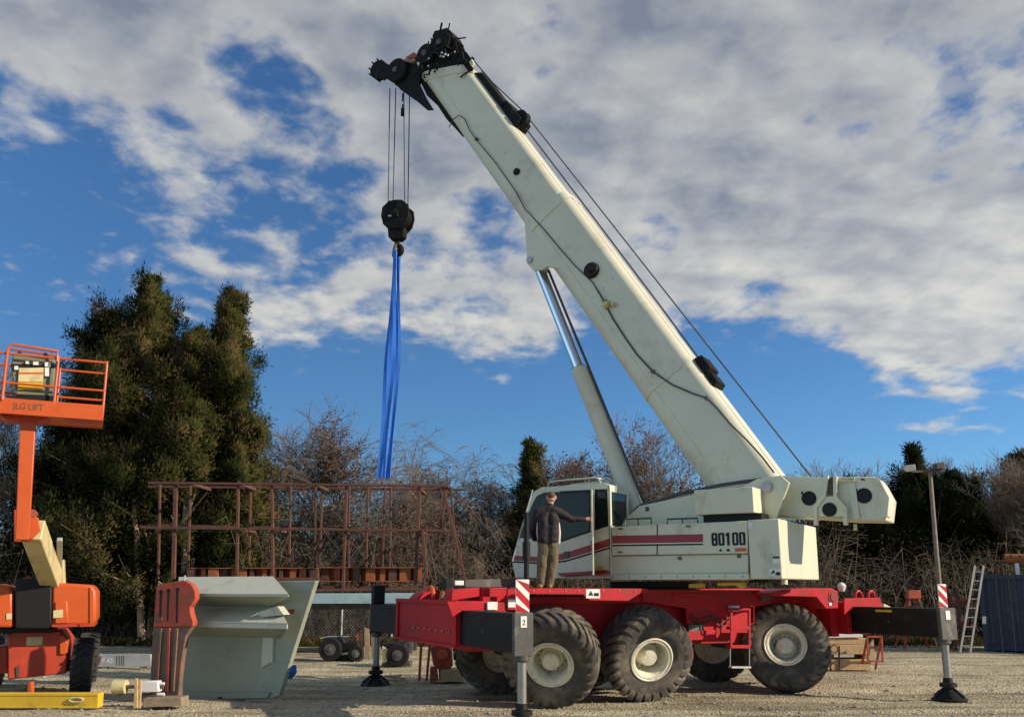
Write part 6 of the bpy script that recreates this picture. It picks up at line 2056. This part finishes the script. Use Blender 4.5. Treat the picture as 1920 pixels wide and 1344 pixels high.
la = thing('ladder', (15.8, 31.8, 0), 'aluminium ladder leaning against the dark blue container', 'ladder')
K9 = YF(31.9)
for xb_, xt_ in ((1800, 1828), (1819, 1844)):
    q0, q1 = K9.on(xb_, 1221, 0.0), K9.on(xt_, 1060, -0.6)
    MB(K9).bar((q0[0], 0.0, 0.0), (q1[0], -0.6, q1[1]), 0.045, 0.07, up=(1, 0, 0)).build('stile', 'alu', la)
for k_ in range(9):
    t_ = (k_ + 0.7) / 9.4
    p0a, p0b = K9.on(1800, 1221, 0.0), K9.on(1828, 1060, -0.6)
    p1a, p1b = K9.on(1819, 1221, 0.0), K9.on(1844, 1060, -0.6)
    MB(K9).cyl((p0a[0] + (p0b[0] - p0a[0]) * t_, -0.6 * t_, p0b[1] * t_), (p1a[0] + (p1b[0] - p1a[0]) * t_, -0.6 * t_, p1b[1] * t_), 0.018, k=8).build('rung', 'alu', la)

rk = thing('rusty_rack', (15.0, 33.0, 0), 'rusty brown steel rack with shelves left of the ladder', 'rack')
KA = YF(33.0)
for x_ in (1790, 1803):
    a_ = KA.on(x_, 1200, 0)[0]
    MB(KA).box(a_ - 0.04, a_ + 0.04, -0.04, 0.04, 0, KA.on(x_, 1118, 0)[1]).build('post', 'rust', rk)
    MB(KA).box(a_ - 0.04, a_ + 0.04, -0.84, -0.76, 0, KA.on(x_, 1118, 0)[1]).build('post', 'rust', rk)
for y_ in (1132, 1150, 1178, 1192):
    q0, q1 = KA.on(1786, y_, 0), KA.on(1822, y_, 0)
    MB(KA).box(q0[0], q1[0], -0.8, 0.05, q0[1] - 0.04, q0[1] + 0.04).build('shelf', 'rust', rk)
for x_, y_, m_ in ((1795, 1127, 'rustred'), (1806, 1128, 'rust_orange'), (1800, 1145, 'woodgrey'), (1812, 1172, 'rustred')):
    q0 = KA.on(x_, y_, -0.2)
    MB(KA).lathe([(0.12, -0.1), (0.16, -0.06), (0.16, 0.08), (0.1, 0.13)], (q0[0], -0.3, q0[1]), (0, 0, 1), 14).build('part_bin', m_, rk)

po = thing('utility_pole', (17.0, 36.0, 0), 'leaning wooden utility pole with two floodlights right of the crane', 'utility pole')
KB = YF(35.5)
q0, q1 = KB.on(1772, 1215, 0), KB.on(1743, 876, 0)
MB(KB).tube([(q0[0], 0, -0.05), ((q0[0] + q1[0]) / 2 - 0.02, 0, q1[1] / 2), (q1[0], 0, q1[1])], [0.095, 0.088, 0.075], 12).build('shaft', 'woodgrey', po)
q2, q3 = KB.on(1708, 884, 0.2), KB.on(1770, 882, 0.2)
MB(KB).bar((q2[0], 0.17, q2[1]), (q3[0], 0.17, q3[1]), 0.08, 0.08).build('cross_arm', 'dgrey', po)
MB(KB).ppx([(1697, 872), (1716, 870), (1718, 882), (1700, 885), (1692, 879)], 0.35, 0.05).build('floodlight', 'alu', po, bevel=0.02)
MB(KB).ppx([(1754, 868), (1771, 865), (1772, 879), (1755, 880)], 0.35, 0.05).build('floodlight', 'dgrey', po, bevel=0.02)
MB(KB).ppx([(1757, 870), (1769, 868), (1769, 877), (1757, 878)], 0.37, 0.352).build('lamp_face', 'dgrey', po)


# ================================================================ trees and brush at the edge of the yard
def seg_mesh(segs, k):
    """tapered k-sided twigs from (x0,y0,z0,x1,y1,z1,r0,r1) rows"""
    S = np.asarray(segs, dtype=np.float64)
    p0, p1, r0, r1 = S[:, 0:3], S[:, 3:6], S[:, 6], S[:, 7]
    t = p1 - p0
    t /= np.maximum(np.linalg.norm(t, axis=1, keepdims=True), 1e-9)
    ref = np.where(np.abs(t[:, 2:3]) < 0.9, np.array([[0, 0, 1.0]]), np.array([[1.0, 0, 0]]))
    x = np.cross(t, ref)
    x /= np.linalg.norm(x, axis=1, keepdims=True)
    y = np.cross(x, t)
    n = len(S)
    V = np.zeros((n, 2 * k, 3))
    for j in range(k):
        a = 2 * math.pi * j / k
        o = x * math.cos(a) + y * math.sin(a)
        V[:, j] = p0 + o * r0[:, None]
        V[:, k + j] = p1 + o * r1[:, None]
    f = np.array([(j, (j + 1) % k, k + (j + 1) % k, k + j) for j in range(k)])
    Fc = (f[None] + (np.arange(n) * 2 * k)[:, None, None]).reshape(-1, 4)
    return V.reshape(-1, 3), Fc


def grow(seed, h, spread=0.5, droop=0.0, levels=5, thick=0.16, fork=(2, 3), lean=0.0, dens=1.0):
    """bare tree: returns (thick limb rows, twig rows)"""
    r_ = random.Random(seed)
    big, twig = [], []
    st = [(Vector((0, 0, 0)), Vector((lean, r_.uniform(-0.05, 0.05), 1)).normalized(), h * 0.34, thick, 0)]
    while st:
        p, d, ln, rad, lev = st.pop()
        n = 5 if lev < 2 else 4
        for i in range(n):
            ra = rad * (1 - 0.45 * i / n)
            rb = rad * (1 - 0.45 * (i + 1) / n)
            w = 0.10 + 0.06 * lev
            d = (d + Vector((r_.uniform(-w, w), r_.uniform(-w, w), r_.uniform(-w, w) * 0.6 + (0.05 if lev < 3 else 0.0) - droop * 0.12 * lev))).normalized()
            q = p + d * (ln / n)
            row = (p.x, p.y, p.z, q.x, q.y, q.z, ra, rb)
            (big if ra > 0.028 else twig).append(row)
            p = q
            if lev < levels and i >= (2 if lev == 0 else 1) and r_.random() < 0.75 * dens:
                ax = Vector((r_.uniform(-1, 1), r_.uniform(-1, 1), r_.uniform(-0.3, 0.8))).normalized()
                nd = (d * (1 - spread * 0.55) + ax * spread).normalized()
                st.append((p.copy(), nd, ln * r_.uniform(0.5, 0.78), max(rb * r_.uniform(0.45, 0.65), 0.010), lev + 1))
        if lev < levels:
            for k in range(r_.choice(fork)):
                ax = Vector((r_.uniform(-1, 1), r_.uniform(-1, 1), r_.uniform(-0.2, 0.6))).normalized()
                nd = (d + ax * spread).normalized()
                st.append((p.copy(), nd, ln * r_.uniform(0.6, 0.85), max(rad * 0.55 * r_.uniform(0.7, 0.95), 0.010), lev + 1))
    return big, twig


def blades(C0, D0, ln, wd, rs):
    """small leaf faces: bases C0, directions D0"""
    n = len(C0)
    D0 = D0 / np.maximum(np.linalg.norm(D0, axis=1, keepdims=True), 1e-9)
    q = rs.normal(size=(n, 3))
    S = np.cross(D0, q)
    S /= np.maximum(np.linalg.norm(S, axis=1, keepdims=True), 1e-9)
    L_ = (ln * (0.6 + 0.8 * rs.random(n)))[:, None]
    W_ = (wd * (0.6 + 0.8 * rs.random(n)))[:, None]
    V = np.stack([C0 - S * W_ * 0.3, C0 + D0 * L_ * 0.5 + S * W_, C0 + D0 * L_, C0 + D0 * L_ * 0.45 - S * W_], 1)
    Fc = np.arange(n * 4).reshape(n, 4)
    return V.reshape(-1, 3), Fc


def cedar_crown(seed, h, prof, nplume, nleaf, lob=0.3, base=0.06):
    """limbs growing out and up from the stem, each carrying a few separate tufts; prof maps height share to radius"""
    rs = np.random.default_rng(seed)
    hs = np.array([p[0] for p in prof])
    rr_ = np.array([p[1] for p in prof])
    C_, D_, N_ = [], [], []
    twigs = []
    ph = rs.random(4) * 6.28
    for i in range(nplume):
        u = base + (1 - base) * (i + rs.random()) / nplume
        a = rs.random() * 2 * math.pi
        bulge = 0.80 + 0.34 * math.sin(a * 2 + ph[0] + u * 7) * math.sin(u * 23 + ph[1]) + 0.28 * math.sin(a * 3 + ph[2] + u * 15)
        rad = np.interp(u, hs, rr_) * (1 + lob * (rs.random() * 2 - 1)) * bulge
        if rs.random() < 0.16:
            rad *= 1.32
        rad = max(rad, 0.12)
        up_ = 0.2 + 0.7 * u + rs.random() * 0.4
        p0 = np.array([0, 0, u * h])
        out = np.array([math.cos(a), math.sin(a), 0])
        tip = p0 + out * rad + np.array([0, 0, rad * up_ * 0.55 + 0.1])
        twigs.append((*p0, *tip, 0.03, 0.008))
        nt_ = 3 + int(rad * 1.6)
        for k in range(nt_):
            t = 0.42 + 0.60 * (k + rs.random()) / nt_
            c = p0 + (tip - p0) * t + rs.normal(size=3) * 0.12 * (0.4 + rad * 0.4)
            sz = (0.16 + 0.13 * rad * (1.25 - t)) * (0.7 + 0.6 * rs.random())
            m = int(nleaf * (0.5 + rs.random() * 0.6) * min(1.0, 0.35 + sz * 1.6))
            off = rs.normal(size=(m, 3)) * sz * np.array([0.62, 0.62, 0.75])
            off += out * (rs.random((m, 1)) - 0.3) * sz * 0.8 + np.array([0, 0, 1.0]) * rs.random((m, 1)) * sz * 0.7
            C_.append(c + off)
            N_.append(off / sz * 0.9 + out * 0.75 + np.array([0, 0, 0.35]))
            D_.append(off * 1.2 + out * 0.25 * sz + np.array([0, 0, 0.6 * sz]) + rs.normal(size=(m, 3)) * 0.45 * sz)
    # the leading shoot
    m = nleaf * 3
    t = rs.random(m)
    C_.append(np.stack([rs.normal(size=m) * 0.15 * (1.1 - t), rs.normal(size=m) * 0.15 * (1.1 - t), h * (0.92 + 0.09 * t)], 1))
    D_.append(np.stack([rs.normal(size=m) * 0.6, rs.normal(size=m) * 0.6, np.ones(m)], 1))
    N_.append(D_[-1] * np.array([1.5, 1.5, 0.4]))
    C_, D_, N_ = np.concatenate(C_), np.concatenate(D_), np.concatenate(N_)
    n = len(C_)
    D_ /= np.maximum(np.linalg.norm(D_, axis=1, keepdims=True), 1e-9)
    N_ /= np.maximum(np.linalg.norm(N_, axis=1, keepdims=True), 1e-9)
    S_ = np.cross(D_, rs.normal(size=(n, 3)))
    S_ /= np.maximum(np.linalg.norm(S_, axis=1, keepdims=True), 1e-9)
    L_ = (0.15 * (0.6 + 0.8 * rs.random(n)))[:, None]
    W_ = (0.026 * (0.6 + 0.8 * rs.random(n)))[:, None]
    g = np.cross(2 * S_ * W_, D_ * L_ + S_ * W_)
    S_ = S_ * np.where((g * N_).sum(1) < 0, -1.0, 1.0)[:, None]
    V = np.stack([C_ - S_ * W_, C_ + S_ * W_, C_ + D_ * L_], 1).reshape(-1, 3)
    return V, np.arange(n * 3).reshape(n, 3), twigs, np.repeat(N_, 3, axis=0)


def cedar(x, Y, ytop, prof, label, seed, npl, nlf, m='cedar', trunk_r=0.2, group=None, cat='tree', name='cedar_tree', lob=0.42, base=0.06, leaf_m=None):
    fr_ = YF(Y)
    a, h = fr_.on(x, ytop, 0)
    o_ = thing(name, (a, Y, 0), label, cat, group)
    V, Fc, tw, nv = cedar_crown(seed, h, prof, npl, nlf, lob, base)
    cr_ = npmesh('crown', V, Fc, m, o_, smooth=True)
    cr_.data.normals_split_custom_set_from_vertices(nv.astype(np.float32))
    rs = random.Random(seed)
    pts, p = [], Vector((0, 0, -0.05))
    for i in range(9):
        pts.append(tuple(p))
        p = p + Vector((rs.uniform(-0.08, 0.08), rs.uniform(-0.08, 0.08), h / 8))
    mb_ = MB()
    mb_.v = []
    mb_.tube([(q[0], -q[1], q[2]) for q in pts], [trunk_r * (1 - 0.9 * i / 8) for i in range(9)], 9)
    t_ = mb_.build('trunk', 'bark', None)
    t_.parent = o_
    V, Fc = seg_mesh(tw, 3)
    br_ = npmesh('branches', V, Fc, 'twig', o_)
    br_['kind'] = 'stuff'
    return o_


# the big cedar group on the left
cedar(285, 39.0, 536, [(0.0, 2.4), (0.15, 3.6), (0.4, 3.1), (0.65, 2.2), (0.8, 1.45), (0.92, 0.70), (1, 0.2)], 'tallest cedar, left of the pair with bare tops behind the boom lift', 21, 330, 170)
cedar(440, 38.6, 560, [(0.0, 0.9), (0.2, 1.7), (0.45, 1.7), (0.7, 1.3), (0.85, 1.0), (0.95, 0.6), (1, 0.15)], 'narrow tall cedar with ragged top, right of the cedar group', 22, 270, 170, lob=0.4)
cedar(205, 39.6, 598, [(0.0, 2.6), (0.2, 3.3), (0.45, 2.4), (0.7, 1.6), (0.9, 0.8), (1, 0.15)], 'broad dark cedar leaning out at the left of the cedar group', 23, 280, 170, 'cedar_dark')
cedar(372, 37.6, 632, [(0.0, 1.6), (0.25, 2.4), (0.5, 2.2), (0.75, 1.4), (0.92, 0.6), (1, 0.15)], 'lower cedar filling the front between the two tall cedars', 24, 250, 170)
cedar(455, 37.4, 790, [(0.0, 1.2), (0.3, 1.5), (0.6, 1.2), (0.85, 0.7), (1, 0.15)], 'short cedar at the right foot of the cedar group', 25, 170, 170)
cedar(140, 41.0, 770, [(0.0, 2.4), (0.3, 2.5), (0.6, 1.9), (0.85, 0.9), (1, 0.2)], 'low dark cedar behind the lift jib', 26, 190, 170, 'cedar_dark')
# small cedar left of the cab, dark cedars at the right
cedar(996, 41.0, 842, [(0.0, 1.6), (0.3, 1.4), (0.6, 0.9), (0.85, 0.35), (1, 0.08)], 'small pointed cedar standing behind the crane cab', 27, 150, 170)
cedar(1712, 41.5, 850, [(0.0, 2.5), (0.3, 2.5), (0.6, 1.8), (0.8, 0.7), (0.88, 0.2), (1, 0.05)], 'dark cedar with thin spire top left of the utility pole', 28, 210, 170, 'cedar_dark')
cedar(1783, 40.6, 902, [(0.0, 1.8), (0.35, 1.9), (0.7, 1.4), (0.9, 0.7), (1, 0.2)], 'dense dark cedar right behind the utility pole', 29, 190, 170, 'cedar_dark')
cedar(1615, 42.5, 930, [(0.0, 2.6), (0.4, 2.4), (0.75, 1.6), (0.92, 0.8), (1, 0.2)], 'low dark cedar behind the crane winch housing', 30, 180, 170, 'cedar_dark')
cedar(1915, 43.0, 862, [(0.0, 1.2), (0.4, 1.5), (0.7, 1.1), (0.9, 0.5), (1, 0.15)], 'green cedar at the right edge behind bare branches', 31, 130, 170)


def bare(x, Y, ytop, label, seed, m='twig', spread=0.5, droop=0.0, levels=5, thick=0.14, leaves=0, leafm='rusty_leaf', leafbox=None, lean=0.0, group='bare trees along the yard edge', dens=1.0, hide=None):
    fr_ = YF(Y)
    a, h = fr_.on(x, ytop, 0)
    o_ = thing('bare_tree', (a, Y, 0), label, 'tree', group)
    b_, t_ = grow(seed, h, spread, droop, levels, thick, lean=lean, dens=dens)
    A = np.array(b_ + t_)
    sc = h / max(A[:, 5].max(), 1e-3)
    bb = np.array(b_)
    bb[:, :6] *= sc
    tt = np.array(t_)
    tt[:, :6] *= sc
    V, Fc = seg_mesh(bb, 7)
    npmesh('trunk', V, Fc, 'bark', o_, smooth=True)
    V, Fc = seg_mesh(tt, 3)
    npmesh('crown', V, Fc, m, o_)
    if leaves:
        rs = np.random.default_rng(seed)
        ok = np.arange(len(tt))
        if leafbox:
            u = tt[:, 5] / h
            ok = ok[(u > leafbox[0]) & (u < leafbox[1]) & (np.abs(tt[:, 3] - leafbox[2] * h) < leafbox[3] * h)]
        if len(ok):
            ii = rs.choice(ok, leaves)
            C0 = tt[ii, 0:3] + (tt[ii, 3:6] - tt[ii, 0:3]) * rs.random((leaves, 1)) + rs.normal(size=(leaves, 3)) * 0.10
            V, Fc = blades(C0, rs.normal(size=(leaves, 3)) - np.array([0, 0, 0.5]), 0.12, 0.034, rs)
            npmesh('leaves', V, Fc, leafm, o_)
    return o_


bare(655, 42.0, 750, 'bare tree with a rusty clump of dead leaves behind the blue slings', 41, 'twig', 0.5, 0.15, 5, 0.16, 3800, 'rusty_leaf', (0.35, 1.0, 0.06, 0.13), dens=1.25)
bare(862, 42.5, 786, 'spreading bare tree with drooping twigs left of the cab', 42, 'twig', 0.62, 0.55, 5, 0.19, dens=1.25)
bare(760, 43.5, 838, 'thin bare tree between the slings and the drooping tree', 43, 'twig', 0.5, 0.3, 5, 0.12, dens=1.2)
bare(1090, 43.0, 792, 'bare tree still full of rusty leaves left of the lift cylinder', 44, 'twigred', 0.5, 0.0, 5, 0.15, 6500, 'rusty_leaf', (0.25, 0.98, 0.0, 0.3))
bare(1228, 43.5, 786, 'fan-shaped bare tree between the lift cylinder and the boom', 45, 'twig', 0.55, -0.05, 5, 0.17)
bare(1285, 41.8, 868, 'low tree with reddish leaves under the boom', 46, 'twigred', 0.55, 0.0, 4, 0.10, 4200, 'rusty_leaf', (0.4, 1.0, 0.0, 0.5))
bare(545, 44.0, 858, 'thin bare tree right beside the cedar group', 47, 'twig', 0.5, 0.1, 5, 0.12)
bare(378, 40.2, 592, 'bare crown showing between the two tall cedar tops', 48, 'twig', 0.45, 0.0, 5, 0.16)
bare(35, 40.5, 640, 'slender bare tree behind the lift basket', 49, 'twig', 0.45, 0.0, 5, 0.15)
bare(92, 38.0, 760, 'dark bare tree beside the lift jib', 50, 'twig', 0.5, 0.0, 5, 0.13)
bare(1570, 46.0, 862, 'pinkish bare tree behind the winch housing', 51, 'twigred', 0.5, 0.0, 5, 0.13)
bare(1640, 46.5, 846, 'pinkish bare tree left of the spired cedar', 52, 'twigred', 0.5, 0.0, 5, 0.13)
bare(1500, 47.0, 880, 'low bare tree right of the boom foot', 53, 'twigred', 0.5, 0.0, 4, 0.10)
bare(1725, 47.0, 852, 'bare tree behind the floodlights', 54, 'twigred', 0.5, 0.0, 5, 0.13)
bare(1885, 39.5, 818, 'large grey bare tree behind the container', 55, 'twig', 0.52, 0.0, 5, 0.18, dens=1.1)
bare(1838, 40.5, 872, 'reddish bare tree between the pole and the container', 56, 'twigred', 0.42, 0.0, 5, 0.14)
bare(930, 44.0, 868, 'low bare tree left of the small pointed cedar', 57, 'twig', 0.55, 0.3, 5, 0.12, dens=1.2)
bare(610, 45.0, 830, 'faint bare tree left of the rusty-leaved one', 58, 'twig', 0.5, 0.2, 5, 0.13, dens=1.2)
bare(1395, 46.0, 900, 'low bare tree hidden behind the boom foot', 59, 'twig', 0.5, 0.0, 4, 0.10)
bare(700, 40.0, 905, 'low twisted bare tree behind the rusty frame', 60, 'twig', 0.6, 0.25, 5, 0.10)
bare(810, 40.5, 895, 'reddish scrubby tree behind the right end of the frame', 61, 'twigred', 0.55, 0.2, 5, 0.10)

# pale dead trunks under the cedars
for k_, (xa, ya, xb, yb_, lab) in enumerate(((275, 1090, 250, 935, 'pale forked dead trunk leaning left under the cedars'), (342, 1090, 352, 905, 'pale straight dead trunk behind the rusty frame'), (288, 1100, 300, 960, 'pale twisted dead trunk behind the slotted post'))):
    fr_ = YF(36.4 + 0.3 * k_)
    q0, q1 = fr_.on(xa, ya, 0), fr_.on(xb, yb_, 0)
    o_ = thing('dead_trunk', (q0[0], 36.4 + 0.3 * k_, 0), lab, 'dead tree', 'dead trunks under the cedars')
    rs = random.Random(90 + k_)
    n_ = 8
    pts = [(q0[0] + (q1[0] - q0[0]) * i / n_ + rs.uniform(-0.07, 0.07), rs.uniform(-0.1, 0.1), q1[1] * i / n_) for i in range(n_ + 1)]
    MB(fr_).tube(pts, [0.17 - 0.10 * i / n_ for i in range(n_ + 1)], 8).build('trunk', 'barkpale', o_)
    for j in range(5):
        i = rs.randint(3, n_ - 1)
        p = Vector(pts[i])
        d = Vector((rs.uniform(-1, 1), rs.uniform(-0.5, 0.5), rs.uniform(0.1, 1))).normalized()
        L_ = rs.uniform(0.6, 1.5)
        MB(fr_).tube([tuple(p), tuple(p + d * L_ * 0.5 + Vector((0, 0, 0.1))), tuple(p + d * L_ + Vector((rs.uniform(-0.2, 0.2), 0, 0.25)))], [0.06, 0.04, 0.015], 6).build('limb', 'barkpale', o_)


# undergrowth: one tangled mass of stems and dry leaves along the whole edge
def undergrowth(seed, n, y0, y1, hmin, hmax, xk=0.66):
    rs = np.random.default_rng(seed)
    Y = y0 + (y1 - y0) * rs.random(n)
    X = (rs.random(n) * 2 - 1) * Y * xk
    hh = (hmin + (hmax - hmin) * rs.random(n) ** 1.4) * (0.75 + 0.45 * np.sin(X * 0.55 + 1.0) * np.sin(X * 0.23 + Y * 0.3))
    segs, LC, LD = [], [], []
    for i in range(n):
        k = 7
        for j in range(k):
            a = rs.random() * 6.28
            b = np.array([X[i] + rs.normal() * 0.35, Y[i] + rs.normal() * 0.35, -0.05])
            top = b + np.array([math.cos(a) * hh[i] * 0.35 * rs.random(), math.sin(a) * hh[i] * 0.35 * rs.random(), hh[i] * (0.5 + 0.5 * rs.random())])
            mid = (b + top) / 2 + rs.normal(size=3) * 0.12 * hh[i]
            end = top + np.array([math.cos(a) * 0.3, math.sin(a) * 0.3, -0.12 * rs.random()]) * hh[i] * 0.5
            segs += [(*b, *mid, 0.020, 0.014), (*mid, *top, 0.014, 0.009), (*top, *end, 0.009, 0.005)]
            for q in range(3):
                s0 = mid + (top - mid) * rs.random()
                e = s0 + rs.normal(size=3) * 0.22 * hh[i]
                segs.append((*s0, *e, 0.009, 0.004))
        m = 120
        t = rs.random(m) ** 0.8
        LC.append(np.stack([X[i] + rs.normal(size=m) * 0.20 * (0.8 + hh[i] * 0.5), Y[i] + rs.normal(size=m) * 0.3 * (0.8 + hh[i] * 0.4), hh[i] * t], 1))
        LD.append(rs.normal(size=(m, 3)) + np.array([0, 0, 0.2]))
    return segs, np.concatenate(LC), np.concatenate(LD), rs


sg, lc, ld_, rs_ = undergrowth(77, 1500, 37.2, 46.0, 2.4, 6.2)
V, Fc = seg_mesh(sg, 3)
ug = npmesh('undergrowth', V, Fc, 'twig')
tag(ug, 'tangled leafless brown brush along the far edge of the yard', 'undergrowth', kind='stuff')
V, Fc = blades(lc, ld_, 0.15, 0.035, rs_)
npmesh('dry_leaves', V, Fc, 'brush', ug)
sg, lc, ld_, rs_ = undergrowth(78, 700, 47, 58, 4.5, 8.0)
V, Fc = seg_mesh(sg, 3)
ug2 = npmesh('distant_wood', V, Fc, 'twigred')
tag(ug2, 'brown haze of distant leafless wood behind the brush', 'wood', kind='stuff')
V, Fc = blades(lc, ld_, 0.26, 0.06, rs_)
npmesh('dry_leaves', V, Fc, 'brush', ug2)
# rough grass where the gravel ends
rs_ = np.random.default_rng(12)
n_ = 26000
yy = 35.2 + 4.5 * rs_.random(n_)
xx = (rs_.random(n_) * 2 - 1) * yy * 0.64
C0 = np.stack([xx, yy, np.full(n_, -0.03)], 1)
V, Fc = blades(C0, np.stack([rs_.normal(size=n_) * 0.5, rs_.normal(size=n_) * 0.5, np.ones(n_)], 1), 0.34, 0.03, rs_)
tag(npmesh('dry_grass', V, Fc, 'brush'), 'dry brown grass where the gravel meets the brush', 'grass', kind='stuff')
